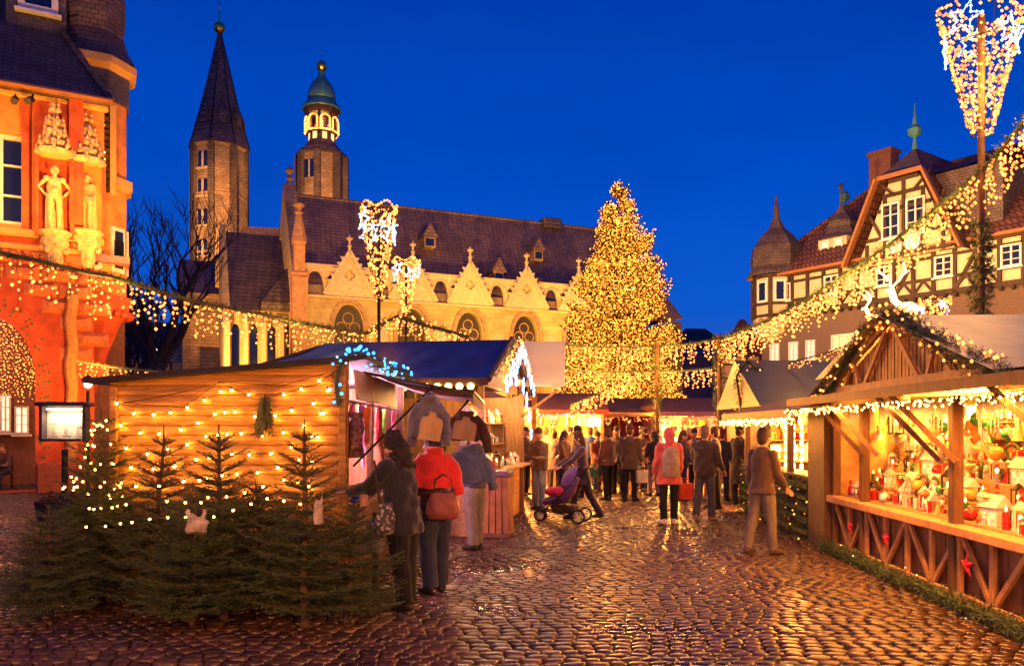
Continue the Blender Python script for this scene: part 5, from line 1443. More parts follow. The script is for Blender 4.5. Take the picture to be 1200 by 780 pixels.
# slatted bin of the photograph's lane edge
def slatted_bin():
    d=13.0; root=empty('slatted_bin',G(580,d),R(-8),'tapered brown slatted wooden bin with lid beside the jeans-clad man','bin')
    m=MB(); m.box((0,0,.04),(.56,.56,.08),bev=.01); m.build('base',wood_dark,root)
    m=MB()
    for s,ax in((-1,0),(1,0),(-1,1),(1,1)):
        for k in range(5):
            q=-.22+.11*k; a=Vector((q,s*.26,.08)); b=Vector((q*.88,s*.225,.98))
            if ax: a=Vector((a.y,a.x,a.z)); b=Vector((b.y,b.x,b.z))
            m.bar(a,b,.09,.025,up=(0,1,0) if not ax else (1,0,0))
    m.build('slats',plain('oiled_slats',(.3,.13,.05),.5),root); m=MB(); m.box((0,0,.5),(.36,.36,.9)); m.build('liner',timber,root)
    m=MB(); m.box((0,0,1.02),(.54,.54,.09),bev=.02); m.build('lid',plain('bin_lid_purple_grey',(.16,.11,.15),.5),root)
slatted_bin()

# ================================================================== generic stalls around the square
def stall(name,label,loc,rz,W,D,ze,zr,roofm,wallm,frontm,backm=None,posts=4,strip=None,gab=False):
    root=empty(name,loc,rz,label,'market stall','market stalls')
    m=MB()
    if gab: m.add([(-W/2-.2,-.5,ze),(0,-.5,zr),(W/2+.2,-.5,ze),(-W/2-.2,D+.2,ze),(0,D+.2,zr),(W/2+.2,D+.2,ze)],[(0,1,4,3),(1,2,5,4)]); 
    else: m.add([(-W/2-.2,-.5,ze),(W/2+.2,-.5,ze),(W/2+.2,D*.5,zr),(-W/2-.2,D*.5,zr),(-W/2-.2,D+.2,ze),(W/2+.2,D+.2,ze)],[(0,1,2,3),(3,2,5,4),(0,3,4),(1,5,2)])
    m.build('roof',roofm,root)
    m=MB(); m.box((0,-.52,ze-.05),(W+.4,.05,.16)); m.build('fascia',frontm,root)
    for x in(-W/2,W/2):
        for y in(-.05,D): m=MB(); m.box((x,y,ze/2-.04),(.1,.1,ze-.1)); m.build('post',frontm,root)
    m=MB(); m.box((0,D-.02,ze/2-.05),(W-.1,.05,ze-.12)); m.box((-W/2+.02,D/2,ze/2-.05),(.05,D-.1,ze-.12)); m.box((W/2-.02,D/2,ze/2-.05),(.05,D-.1,ze-.12)); m.build('wall',backm or wallm,root)
    m=MB(); m.box((0,0,.5),(W-.12,.05,1.0)); m.box((0,.1,1.02),(W-.12,.5,.05),bev=.01)
    n=int(W/.13)
    for i in range(n): m.box((-W/2+.1+i*(W-.2)/n+.05,-.032,.5),(.11,.015,.96))
    m.build('counter',wallm,root)
    m=MB()
    for z in (1.45,1.85): m.box((0,D-.25,z),(W-.2,.35,.03))
    m.build('shelf',wood_light,root)
    return root,Fr(Vector(loc),rz)
BG=[]
red_paint=plain('red_paint',(.45,.03,.02),.55)
BG.append(stall('market_stall','distant stall with brown roof and red front board left of the big tree',G(655,27),R(-4),2.9,2.2,2.35,3.0,plain('brown_felt',(.12,.06,.04)),wood_light,red_paint)+(2.9,))
BG.append(stall('market_stall','distant stall with magenta lit back wall directly below the big lit tree',G(733,29),R(0),3.9,2.2,2.3,2.9,MATS['brown_felt'],wood_light,wood_light,plain('magenta_cloth',(.55,.05,.3),.8))+(3.9,))
BG.append(stall('market_stall','distant purple-walled stall right of the thinner wrapped post',G(812,27.5),R(6),2.4,2.0,2.3,2.85,MATS['brown_felt'],plain('purple_board',(.18,.08,.16)),plain('purple_board',(.18,.08,.16)))+(2.4,))
BG.append(stall('market_stall','golden lit stall on the left of the lane behind the sign post',Vector((-.1,23.5,0)),R(78),3.6,2.2,2.35,3.0,MATS['brown_felt'],wood_light,wood_light,plaster_yellow)+(3.6,))
BG.append(stall('market_stall','stall with steep dark blue tarpaulin roof facing the camera on the right',Vector((7.35,18.0,0)),R(0),3.4,3.0,2.25,3.42,tarp_navy,wood_light,wood_dark)+(3.4,))
BG.append(stall('market_stall','stall under a grey-green tarpaulin rising behind the gabled glazed stall',Vector((8.2,11.4,0)),R(0),5.2,2.6,2.62,3.16,tarp_green,wood_light,tarp_green)+(5.2,))
def light_strip(loc,w,rz,label,mat=None):
    root=empty('light_strip',loc,rz,label,'string lights','strings along stall eaves'); rng=random.Random(int(w*100)); m=MB(); m.tube([(-w/2,0,.02),(w/2,0,.02)],.006,4); m.build('wire',iron,root)
    b=MB()
    for i in range(int(w*22)): b.octa((rng.uniform(-w/2,w/2),rng.uniform(-.04,.04),-rng.random()*.14),.017)
    x=b.build('fairy_lights',mat or L_warm_s,root); x['kind']='stuff'
light_strip(P(655,484,26.4),2.7,R(-4),'dazzling pinkish white strip of lights on the red-fronted distant stall',emit('pinkish_white_lamp',(1,.6,.6),6))
light_strip(P(733,489,28.4),3.7,0,'string of warm lights along the eave of the distant stall with the magenta back wall')
light_strip(P(812,490,26.9),2.2,R(6),'string of warm lights along the eave of the distant purple stall')
light_strip(Vector((7.3,17.4,2.15)),3.6,0,'string of warm lights under the dark blue tarpaulin eave')
light_strip(Vector((.45,23.4,2.2)),3.4,R(78),'string of lights on the golden stall behind the sign post')
# low wooden barrier in front of the distant stalls
def barrier(px0,px1,d,label):
    a=G(px0,d); b=G(px1,d); root=empty('wooden_barrier',a,0,label,'barrier','low barriers'); L=b.x-a.x
    for z in(.35,.85): m=MB(); m.box((L/2,0,z),(L,.06,.12)); m.build('rail',plain('ochre_rail',(.45,.25,.07),.6),root)
    n=max(1,int(L/1.3))
    for i in range(n+1): m=MB(); m.box((L*i/n,.05,.48),(.09,.06,.96)); m.build('post',MATS['ochre_rail'],root)
barrier(700,788,22,'low ochre wooden barrier behind the crowd in the middle of the square')
barrier(828,872,21,'short ochre wooden barrier beside the man in the long dark coat')

# ================================================================== RIGHT: gabled glazed stall
RA=math.atan2(-1,-.055)
RO=Vector((4.70,11.6,0)); RF=Fr(RO,RA)
def glazed_stall():
    root=empty('gabled_stall',RO,RA,'timber market stall with boarded gable, braced panels and brightly lit ornament display','market stall','market stalls')
    L=6.6; zl=.74; zo=2.08; dep=2.2
    posts=[.05,1.12,3.52,5.95]
    for u in posts: m=MB(); m.box((u,.0,zo/2),(.11,.11,zo),bev=.01); m.build('post',wood_dark,root)
    m=MB(); n=int(L/.115)
    for i in range(n): m.box((.06+i*.115,.05+.004*(i%3),zl/2),(.107,.02,zl-.04))
    m.build('front_boards',plain('brown_boards',(.2,.085,.035),.6),root)
    m=MB(); m.box((L/2,-.03,zl),(L,.2,.1),bev=.012); m.box((L/2,-.025,.06),(L,.05,.1)); 
    sp=.6; x=0; k=0
    for i in range(int(L/sp)+1):
        m.box((i*sp+.03,-.01,zl/2+.02),(.065,.04,zl-.14))
    for i in range(int(L/sp)):
        x0=i*sp+.07; x1=(i+1)*sp-.01
        if i%2: m.bar((x0,-.008,.12),(x1,-.008,zl-.06),.055,.035,up=(0,1,0))
        else: m.bar((x0,-.008,zl-.06),(x1,-.008,.12),.055,.035,up=(0,1,0))
    m.build('braced_panel',plain('pale_batten',(.5,.25,.09),.6),root)
    # display interior
    m=MB(); m.box((L/2,dep,zo/2+.1),(L,.04,zo+.2)); m.box((.02,dep/2,zo/2),(.04,dep,zo)); m.box((L,dep/2,zo/2),(.04,dep,zo)); m.build('wall',plain('golden_lining',(.55,.3,.1),.7),root)
    for i,(y,z) in enumerate(((.2,zl+.07),(.48,zl+.23),(.78,zl+.43),(1.08,zl+.64))):
        m=MB(); m.box((L/2,y,z-.02),(L-.1,.3,.03)); m.box((L/2,y-.14,z-.12),(L-.1,.02,.18)); m.build('display_step',wood_light,root)
    m=MB(); 
    for z in (1.62,1.86): m.box((L/2,dep-.2,z),(L-.1,.3,.025))
    m.build('shelf',wood_light,root)
    # eave / canopy
    m=MB(); m.poly([(-.1,-.62,zo+.03),(-.1,.3,zo+.16),(-.1,.3,zo+.2),(-.1,-.62,zo+.07)],(L+.3,0,0)); m.build('canopy',wood_dark,root)
    m=MB(); m.box((L/2+.05,-.64,zo+.05),(L+.32,.035,.1)); m.build('fascia',plain('fascia_board',(.2,.09,.035),.6),root)
    # gable
    g0,g1=.1,4.5; ga=2.25; zb=zo+.17; za=2.98; y=-.1
    m=MB(); n=46
    for i in range(n):
        u0=g0+(g1-g0)*i/n; u1=g0+(g1-g0)*(i+1)/n-.02
        f=lambda u: za-(za-zb)*(abs(u-ga)/(ga-g0))**.93
        m.add([(u0,y+.003*(i%2),zb),(u1,y+.003*(i%2),zb),(u1,y+.003*(i%2),max(zb+.01,f(u1))),(u0,y+.003*(i%2),max(zb+.01,f(u0)))],[(0,1,2,3)])
    bk=MB(); bk.poly([(g0,y+.03,zb),(g1,y+.03,zb),(ga,y+.03,za)],(0,.03,0)); bk.build('gable_backing',timber,root); m.build('gable_boards',plain('gable_board',(.5,.23,.06),.6),root)
    m=MB()
    for s in(-1,1): m.bar((ga,y-.05,za+.04),(ga+s*(ga-g0+.15),y-.05,zb-.02),.09,.05,up=(0,1,0))
    m.bar((g0,y-.045,zb+.03),(g1,y-.045,zb+.03),.09,.05,up=(0,1,0))
    for s in(-1,1):
        for (a,za_,b,zb_) in ((.12,za-.08,.75,zb+.06),(.95,zb+.06,1.15,zb+.42),(1.15,zb+.42,1.45,zb+.06),(1.5,zb+.28,1.72,zb+.06)):
            m.bar((ga+s*a,y-.04,za_),(ga+s*b,y-.04,zb_),.06,.035,up=(0,1,0))
    m.build('gable_braces',MATS['pale_batten'],root)
    m=MB(); m.add([(ga,-.3,za+.1),(g0-.35,-.3,zb-.02),(g0-.35,dep+.2,zb-.02),(ga,dep+.2,za+.1),(g1+.35,-.3,zb-.02),(g1+.35,dep+.2,zb-.02)],[(0,1,2,3),(0,3,5,4)]); m.add([(g1+.3,-.3,zb),(L+.2,-.3,zb),(L+.2,dep+.2,zb),(g1+.3,dep+.2,zb)],[(0,1,2,3)]); m.build('roof',tarp_green,root)
    # struts
    for u in (.85,1.35,2.95,3.3,5.2):
        m=MB(); m.bar((u+.4,-.08,1.42),(u,-.56,zo+.02),.045,.05); m.build('strut',wood_dark,root)
    # stars on the boards
    for u in (.78,1.9,3.85): 
        pass
    return root,L,zl,zo
gsroot,GL,Gzl,Gzo=glazed_stall()
def red_star(u,label,z=.42,flat=True):
    r=empty('red_star',RF.w(u,-.06,z),RA,label,'star decoration','red stars on the braced panels'); m=MB(); V=Vector
    pts=star_pts(V((0,0,0)),.13,V((1,0,0)),V((0,0,1))); c=V((0,-.03,0)); b=len(m.v); m.add(pts+[c,V((0,.005,0))],[(k,(k+1)%10,10) for k in range(10)]+[((k+1)%10,k,11) for k in range(10)]); m.build('points',plain('red_felt',(.6,.02,.02),.6),r); m=MB(); m.bar((0,0,.12),(0,0,.2),.006); m.build('cord',MATS['red_felt'],r)
red_star(.78,'red star hung on the braced panel farthest along the gabled stall'); red_star(1.95,'red star hung on the middle braced panel of the gabled stall'); red_star(3.85,'red star hung on the nearest visible braced panel of the gabled stall')
garland('gable_garland','evergreen garland with warm bulbs along the curved gable of the ornament stall',
   [[RF.w(-.25,-.2,2.12),RF.w(.5,-.2,2.38),RF.w(1.3,-.2,2.78),RF.w(2.0,-.2,3.06),RF.w(2.5,-.2,3.08),RF.w(3.2,-.2,2.78),RF.w(4.0,-.2,2.45),RF.w(4.8,-.2,2.2)]],.15,0,.1,.02,L_warm_s,'garlands on the stalls',seed=15,green_step=.012,surface_bulbs=26,nw=.011,nl=.06)
garland('base_garland','evergreen garland with pale bulbs lying at the foot of the braced panels',
   [[RF.w(.1,-.2,.07),RF.w(2,-.24,.09),RF.w(4,-.2,.07),RF.w(6.3,-.22,.08)]],.13,0,.1,.012,L_wwhite,'garlands on the stalls',seed=16,green_step=.012,surface_bulbs=2.2,nw=.011,nl=.06)
garland('eave_lights','string of warm bulbs along the front eave of the gabled stall',
   [[RF.w(-.1,-.66,2.03),RF.w(3,-.66,2.03),RF.w(6.6,-.66,2.03)]],.02,.1,.07,.0125,L_warm,'garlands on the stalls',seed=17,green_step=.3,bulbs_per=2,nw=.004)

# second right stall with disc display and hedge front
def stall_r2():
    L=5.2; O=Vector((5.0,17.0,0)); root=empty('hedge_stall',O,RA,'low stall with fir-clad counter and columns of round glowing discs','market stall','market stalls'); fr=Fr(O,RA); ze=2.0
    m=MB(); m.poly([(-.1,-.5,ze),(-.1,1.0,ze+.35),(-.1,1.0,ze+.39),(-.1,-.5,ze+.04)],(L+.1,0,0)); m.build('roof',wood_dark,root)
    m=MB(); m.box((L/2,-.5,ze-.02),(L,.04,.14)); m.build('fascia',MATS['fascia_board'],root)
    for u in(.1,1.7,3.2,4.5,5.1): m=MB(); m.box((u,0,ze/2),(.1,.1,ze)); m.build('post',wood_dark,root)
    m=MB(); m.box((L/2,.05,.48),(L,.06,.96)); m.box((L/2,.15,.98),(L,.5,.05),bev=.01); m.build('counter',wood_dark,root)
    m=MB(); m.box((L/2,1.6,1.1),(L,.05,2.2)); m.box((4.82,.02,1.5),(.6,.05,1.0)); m.build('wall',plaster_yellow,root)
    m=MB(); m.box((5.02,-.1,1.0),(.75,.1,1.98)); m.build('end_panel',plain('dark_end_panel',(.09,.04,.025),.6),root)
    return fr,root
R2F,r2root=stall_r2()
for c in range(3):
    for r_ in range(6):
        u=2.0+c*.48; z=1.08+r_*.14; o=empty('glowing_disc',R2F.w(u,.25,z),RA,'glowing disc in the hedge stall column '+('nearest the lane end','at the middle','beside the dark end panel')[c]+', '+('lowest','second lowest','third lowest','third highest','second highest','highest')[r_],'ornament','glowing disc ornaments')
        m=MB(); m.tube([(0,0,0),(0,.03,0)],.055,12); m.build('disc',L_globe,o); m=MB(); m.tube([(0,.0,.05),(0,.01,.085)],.012,5); m.build('hook',gold,o)
garland('counter_hedge','dense fir boughs with a few lights covering the front of the low stall counter',
   [[R2F.w(.1,-.12,z),R2F.w(2.5,-.14,z+.02),R2F.w(4.6,-.12,z)] for z in (.12,.3,.48,.66,.84)],.17,0,.1,.013,L_warm_s,'garlands on the stalls',seed=18,green_step=.03,surface_bulbs=3,nw=.012,nl=.055)
garland('eave_lights','string of warm bulbs along the low eave of the stall with fir-clad counter',
   [[R2F.w(0,-.52,1.93),R2F.w(5.1,-.52,1.93)]],.03,.14,.05,.016,L_warm,'garlands on the stalls',seed=19,green_step=.2,bulbs_per=2,nw=.004)
# ================================================================== PEOPLE
def remeshed(name,mb,voxel,mats,parent,wr=0.0,wscale=14,seed=0,smooth=2,extra=None):
    me=bpy.data.meshes.new('tmp'); me.from_pydata(mb.v,[],mb.f); me.update()
    o=bpy.data.objects.new('tmp',me); COL.objects.link(o)
    m=o.modifiers.new('r','REMESH'); m.mode='VOXEL'; m.voxel_size=voxel
    if smooth: s=o.modifiers.new('s','SMOOTH'); s.iterations=smooth; s.factor=.5
    dg=bpy.context.evaluated_depsgraph_get(); nm=bpy.data.meshes.new_from_object(o.evaluated_get(dg)); bpy.data.objects.remove(o); bpy.data.meshes.remove(me)
    if wr:
        n=len(nm.vertices); co_=np.empty(n*3); nm.vertices.foreach_get('co',co_); co_=co_.reshape(-1,3); no=np.empty(n*3); nm.vertices.foreach_get('normal',no); no=no.reshape(-1,3)
        x,y,z=co_.T; s=seed*1.7
        w1=np.sin(z*wscale*2.1+3*np.sin(x*9+s)+2*np.sin(y*11+s*2))*.5+np.sin(z*wscale*.9+x*wscale*2.2+s+2.4*np.sin(y*7+z*5))*.5+np.sin(x*31+z*12+s)*.25
        co_+=no*(wr*w1)[:,None]; nm.vertices.foreach_set('co',co_.reshape(-1))
    nm.name=name; nm.materials.clear()
    if not isinstance(mats,(list,tuple)): mats=[mats]
    for q in mats: nm.materials.append(q)
    if extra is not None:
        bm=bmesh.new(); bm.from_mesh(nm)
        vs=[bm.verts.new(v) for v in extra.v]
        for f,mi in zip(extra.f,extra.m):
            try: q=bm.faces.new([vs[i] for i in f]); q.material_index=mi
            except ValueError: pass
        bm.to_mesh(nm); bm.free()
    nm.polygons.foreach_set('use_smooth',[True]*len(nm.polygons)); nm.update()
    return link_mesh(name,nm,parent)
V3=Vector
eye_m=plain('eye_dark',(.02,.015,.01),.2); lip_m=plain('lips',(.35,.1,.08),.5)
class Skel:
    def __init__(s,H=1.72,lean=0,legs=((.05,.1),(-.05,.05)),arms=((.1,.12,.25),(.1,.12,.25)),head=(0,0),wid=1.0,sit=False,hipshift=0):
        k=H/1.72; s.k=k; s.wid=wid
        pel=V3((0,0,.93)); 
        s.legs=[]
        for sd,(a,b) in zip((-1,1),legs):
            hip=pel+V3((sd*.09,0,0)); kn=hip+V3((sd*.012,-math.sin(a)*.43,-math.cos(a)*.43)); an=kn+V3((0,-math.sin(a-b)*.42,-math.cos(a-b)*.42)); s.legs.append([hip,kn,an])
        low=min(l[2].z for l in s.legs); dz=.085-low
        if sit: dz=.5-.93
        Rm=Matrix.Rotation(lean,3,'X')
        def up(p): return Rm@(p-pel)+pel
        s.up=up; s.Rm=Rm
        s.tor=[up(V3((0,0,z))) for z in(.86,.96,1.08,1.2,1.32,1.41,1.46)]
        s.neck=[up(V3((0,0,1.44))),up(V3((0,-.012,1.54)))]; s.head=up(V3((0,-.025,1.61)))
        s.arms=[]
        for sd,ar_ in zip((-1,1),arms):
            p,ab,e=ar_[:3]
            sh=up(V3((sd*.17*wid,0,1.385))); p2=p+0
            d1=V3((sd*math.sin(ab),-math.sin(p)*math.cos(ab),-math.cos(p)*math.cos(ab))); d2=V3((sd*math.sin(ab)*.3*(1 if e<1.2 else -1.5),-math.sin(p+e),-math.cos(p+e))).normalized()
            if len(ar_)>3: d2=V3((-sd*ar_[3],-math.sin(p+e),-math.cos(p+e))).normalized()
            el=sh+d1*.29; wrp=el+d2*.25; hd=wrp+d2*.085; s.arms.append([sh,el,wrp,hd,d2])
        s.hm=Rm@Matrix.Rotation(head[0],3,'Z')@Matrix.Rotation(head[1],3,'X')
        def sc(p): return (p+V3((0,0,dz)))*k
        s.legs=[[sc(p) for p in l] for l in s.legs]; s.tor=[sc(p) for p in s.tor]; s.neck=[sc(p) for p in s.neck]; s.head=sc(s.head)
        s.arms=[[sc(a[0]),sc(a[1]),sc(a[2]),sc(a[3]),a[4]] for a in s.arms]
        s.feet=[]
        s.sc=sc
    def body(s,mb,female=False):
        k=s.k; w=s.wid
        mb.tube(s.tor,[.145*k,.15*k,.125*k,.13*k,.15*k,.13*k,.06*k],14,ell=[(1,.66),(1.02,.68),(1,.66),(1,.66),(1.05,.66),(1.1,.6),(1,.9)],up=(0,1,0))
        mb.tube([s.neck[0]-V3((0,0,.03)),s.neck[0],s.neck[1]],[.075*k,.054*k,.052*k],10,up=(0,1,0))
        for l in s.legs: mb.tube([l[0]+V3((0,0,.05)),l[0].lerp(l[1],.3),l[1],l[1].lerp(l[2],.3),l[2]],[.088*k,.08*k,.054*k,.056*k,.036*k],10,up=(0,1,0))
        for a in s.arms: mb.tube([a[0],a[0].lerp(a[1],.4),a[1],a[1].lerp(a[2],.3),a[2]],[.055*k,.046*k,.036*k,.037*k,.025*k],9,up=(1,0,0)); s.hand(mb,a)
        for l in s.legs: s.foot(mb,l,0)
        s.headm(mb)
    def hand(s,mb,a):
        k=s.k; wr,hd,d=a[2],a[3],a[4].normalized(); side=1 if a[0].x>0 else -1
        across=V3((0,0,1)).cross(d); 
        if across.length<.3: across=V3((0,1,0))
        across=across.normalized(); 
        if abs(d.z)>.7: across=V3((0,1,0))-d*d.y; across.normalize()
        nrm=d.cross(across).normalized()
        mb.tube([wr-d*.01,wr+d*.03*k,hd],[.024*k,.034*k,.038*k],8,ell=[(1,.8),(1.05,.5),(1.1,.42)],up=tuple(nrm))
        for i,ln in enumerate((.068,.078,.073,.058)):
            o=hd+across*(.029-.0195*i)*k; curl=nrm*side
            p1=o+d*ln*.45*k+curl*.006; p2=p1+(d*.8+curl*.5).normalized()*ln*.33*k; p3=p2+(d*.45+curl*.85).normalized()*ln*.26*k
            mb.tube([o-d*.012,p1,p2,p3],[.0095*k,.009*k,.0082*k,.0065*k],6)
        t0=wr+d*.03*k+across*.026*k; t1=t0+(across*.75+d*.6).normalized()*.035*k; t2=t1+(d*.95+across*.15).normalized()*.03*k; mb.tube([t0-across*.01,t1,t2],[.013*k,.011*k,.008*k],6)
    def foot(s,mb,l,ex=0.0,heel=0):
        k=s.k; a=l[2]; sd=1 if l[0].x>0 else -1; f=V3((sd*.18,-1,0)).normalized(); z=a.z-.085*k
        mb.tube([a+V3((0,0,.02)),V3((a.x,a.y,z+.05*k))+f*-.02*k],[.04*k+ex,.045*k+ex],8,up=(0,1,0))
        b=V3((a.x,a.y,z+.04*k)); mb.tube([b-f*.065*k,b-f*.03*k,b+f*.06*k,b+f*.13*k+V3((0,0,-.008)),b+f*.175*k+V3((0,0,-.014))],[.028*k+ex,.04*k+ex,.044*k+ex,.042*k+ex,.022*k+ex],10,ell=[(1,.85),(1,.95),(1,.85),(1.05,.62),(1,.6)],up=(0,0,1))
    def headm(s,mb):
        k=s.k; c=s.head; M=s.hm
        def add(f,*a,**kw):
            t=MB(); getattr(t,f)(*a,**kw); mb.add([M@(V3(v)*k)+c for v in t.v],t.f)
        add('ball',(0,.008,.02),.1,14,10,(.78,.96,1.08))
        add('ball',(0,-.018,-.045),.078,12,8,(.78,.86,.95)); add('ball',(0,-.05,-.085),.03,8,6,(1,.9,.8))
        add('tube',[(0,-.083,.018),(0,-.099,-.012),(0,-.111,-.03),(0,-.09,-.042)],[.01,.013,.017,.009],8,up=(1,0,0))
        add('ball',(0,-.084,.036),.05,10,6,(1,.22,.24))
        for sd in(-1,1): add('ball',(sd*.079,.005,-.012),.028,8,6,(.35,.75,1.15)); add('ball',(sd*.04,-.07,-.03),.026,8,6)
        add('ball',(0,-.09,-.064),.022,8,5,(1.1,.5,.4))
    def face(s,eyes):
        k=s.k; c=s.head; M=s.hm; mb=MB()
        for sd in(-1,1):
            t=MB(); t.mi=1; t.ball((sd*.03,-.083,.012),.0105,8,6,(1.2,.7,.7)); t.mi=3; t.tube([(sd*.014,-.092,.031),(sd*.032,-.094,.036),(sd*.048,-.084,.031)],.0038,5)
            b=len(mb.v); mb.v+= [tuple(M@(V3(v)*k)+c) for v in t.v]; mb.f+=[tuple(i+b for i in f) for f in t.f]; mb.m+=t.m
        t=MB(); t.mi=2; t.tube([(-.024,-.091,-.063),(0,-.1,-.062),(.024,-.091,-.063)],[.003,.006,.003],6); b=len(mb.v); mb.v+=[tuple(M@(V3(v)*k)+c) for v in t.v]; mb.f+=[tuple(i+b for i in f) for f in t.f]; mb.m+=t.m
        return mb
def headparts(s,kind,seed=0):
    """hair or headwear as a mesh builder in head space"""
    t=MB(); rng=random.Random(seed)
    if kind in('short','long','curly','bun'):
        t.ball((0,.02,.035),.112,14,9,(.83,.95,1.05)); t.ball((0,.045,-.01),.095,12,8,(.86,.8,1.1))
        if kind=='long': t.tube([(0,.06,.02),(0,.085,-.08),(0,.09,-.2),(0,.08,-.3)],[.09,.1,.09,.05],12,ell=[(1,.7)]*4,up=(0,1,0))
        if kind=='curly':
            for i in range(60): a=rng.uniform(-.3,PI+.3); z=rng.uniform(-.27,.1); r=.085+.035*min(1,(.12-z)*4); t.ball((r*math.cos(a),.02+r*math.sin(a)*.9,z),rng.uniform(.022,.036),6,5)
            t.tube([(0,.05,.02),(0,.07,-.1),(0,.07,-.24)],[.1,.115,.08],12,ell=[(1,.75)]*3,up=(0,1,0))
        if kind=='bun': t.ball((0,.11,.07),.045,8,6)
    if kind in('beanie','bobble'):
        t.lathe([(.088,.03),(.094,.05),(.094,.085),(.086,.1),(.083,.12),(.062,.15),(.03,.165),(.001,.17)],14,(0,.012,0),0,1,1.08); t.ball((0,.05,-.02),.085,10,6,(.85,.7,1))
        if kind=='bobble': t.ball((0,.02,.185),.03,8,6)
    if kind=='cap': t.lathe([(.09,.045),(.092,.08),(.08,.12),(.04,.14),(.001,.143)],14,(0,.012,0),0,1,1.08); t.poly([(-.07,-.07,.05),(.07,-.07,.05),(.05,-.15,.035),(-.05,-.15,.035)],(0,0,.012)); t.ball((0,.05,-.02),.085,10,6,(.85,.7,1))
    if kind=='hood': t.ball((0,.025,.01),.13,14,9,(.86,.95,1.1)); t.ball((0,.09,-.09),.09,12,8,(1.1,.7,1)); 
    return t
def person(px,d,rz,label,coat,trousers,hair='short',hairc=(.03,.02,.012),H=1.72,hem=.82,coatlen=None,pose=None,shoes=(.02,.018,.016),voxel=.011,wid=1.0,puff=0.0,flare=0.0,skirt=False,scarf=None,group='people in the market crowd',z=0,loc=None,bag=None,seed=1,female=False,cat='person',tshape=1.0,name='person',nparts=True):
    pose=pose or {}; s=Skel(H,wid=wid,**pose); k=s.k
    root=empty(name,loc or G(px,d,z),rz,label,cat,group)
    b=MB(); s.body(b); body=remeshed('body',b,voxel*.85 if voxel>.008 else voxel,[skin,eye_m,lip_m,plain('hair_%d_%d_%d'%tuple(int(c*999) for c in hairc),hairc,.7)],root,smooth=1,extra=s.face(0))
    cm=coat if not isinstance(coat,tuple) else plain('cloth_%d_%d_%d'%tuple(int(c*999) for c in coat),coat,.8,.25,.3)
    tm=trousers if not isinstance(trousers,tuple) else plain('cloth_%d_%d_%d'%tuple(int(c*999) for c in trousers),trousers,.85,.25)
    c=MB(); g=.022+puff
    top=s.tor; hemp=(s.tor[0]+V3((0,0,(hem-.86)*k)))
    c.tube([hemp,s.tor[0].lerp(hemp,.3),s.tor[1],s.tor[2],s.tor[3],s.tor[4],s.tor[5],s.tor[6]+V3((0,0,.02))],[(.178+g+flare)*k,(.172+g+flare*.6)*k,(.155+g)*k*wid,(.14+g)*k*wid,(.145+g)*k*wid,(.158+g)*k*wid,(.118+g)*k*wid,.08*k],16,ell=[(1,.78),(1,.78),(1,.76),(1,.76),(1,.74),(1.02,.72),(1.08,.7),(1,.9)],up=(0,1,0))
    for a in s.arms:
        c.ball(a[0],(.056+g*.6)*k,10,7); wp=a[1].lerp(a[2],.93)
        c.tube([a[0],a[0].lerp(a[1],.4),a[1],a[1].lerp(wp,.4),wp],[(.058+g*.7)*k,(.054+g*.7)*k,(.047+g*.7)*k,(.046+g*.6)*k,(.038+g*.4)*k],10,up=(1,0,0)); c.ball(a[1],(.047+g*.7)*k,9,6)
    c.tube([s.neck[0]-V3((0,0,.02)),s.neck[0]+V3((0,0,.045))],[.09*k,.075*k],12,up=(0,1,0))
    if puff>.015:
        pass
    remeshed('coat',c,voxel*1.2,cm,root,wr=.006+puff*.3,seed=seed,smooth=2)
    t=MB()
    if not skirt: t.tube([s.legs[0][0].lerp(s.legs[1][0],.5)+V3((0,0,.1)),s.legs[0][0].lerp(s.legs[1][0],.5)-V3((0,0,.02))],[.15*k,.165*k],14,ell=[(1,.75)]*2,up=(0,1,0))
    for l in s.legs:
        an=l[2]+V3((0,0,-.02)); t.tube([l[0]+V3((0,0,.02)),l[0].lerp(l[1],.35),l[1],l[1].lerp(an,.5),an],[.094*k,.096*k*tshape,.076*k*tshape,.07*k*tshape,.066*k*tshape],11,up=(0,1,0))
    remeshed('trousers',t,voxel*1.2,tm,root,wr=.006,seed=seed+3,wscale=11,smooth=2)
    sm=plain('shoe_%d_%d_%d'%tuple(int(q*999) for q in shoes),shoes,.45)
    for l in s.legs:
        f=MB(); s.foot(f,l,.013); remeshed('shoe',f,.012,sm,root,smooth=1)
    hc=plain('hair_%d_%d_%d'%tuple(int(q*999) for q in hairc),hairc,.7,.4,bump=.5,bscale=120)
    ht=headparts(s,hair,seed); tt=MB(); tt.add([s.hm@(V3(v)*k)+s.head for v in ht.v],ht.f)
    remeshed('hat' if hair in('beanie','bobble','cap') else ('hood' if hair=='hood' else 'hair'),tt,.009 if hair!='curly' else .008,hc if hair!='hood' else cm,root,wr=.0035,wscale=30,seed=seed,smooth=1)
    if scarf:
        q=MB(); n=16; q.tube([s.neck[1]+V3((.078*k*math.cos(2*PI*i/n),.07*k*math.sin(2*PI*i/n),-.035+.012*math.sin(4*PI*i/n))) for i in range(n+1)],.032*k,8); q.tube([s.neck[1]+V3((.05,-.1,-.05)),s.neck[1]+V3((.06,-.145,-.2)),s.neck[1]+V3((.065,-.14,-.34))],[.03,.035,.03],8,ell=[(1,.5)]*3)
        remeshed('scarf',q,.012,plain('scarf_%d_%d_%d'%tuple(int(x*999) for x in scarf),scarf,.9,.3),root,wr=.004,wscale=25)
    return root,s
BR=(.09,.04,.02); BK=(.012,.012,.014); DB=(.02,.025,.05); JE=(.07,.1,.18); LJ=(.2,.26,.36)
stand=dict(legs=((.06,.05),(-.04,.06)),arms=((.15,.1,.5),(.1,.1,.35)))
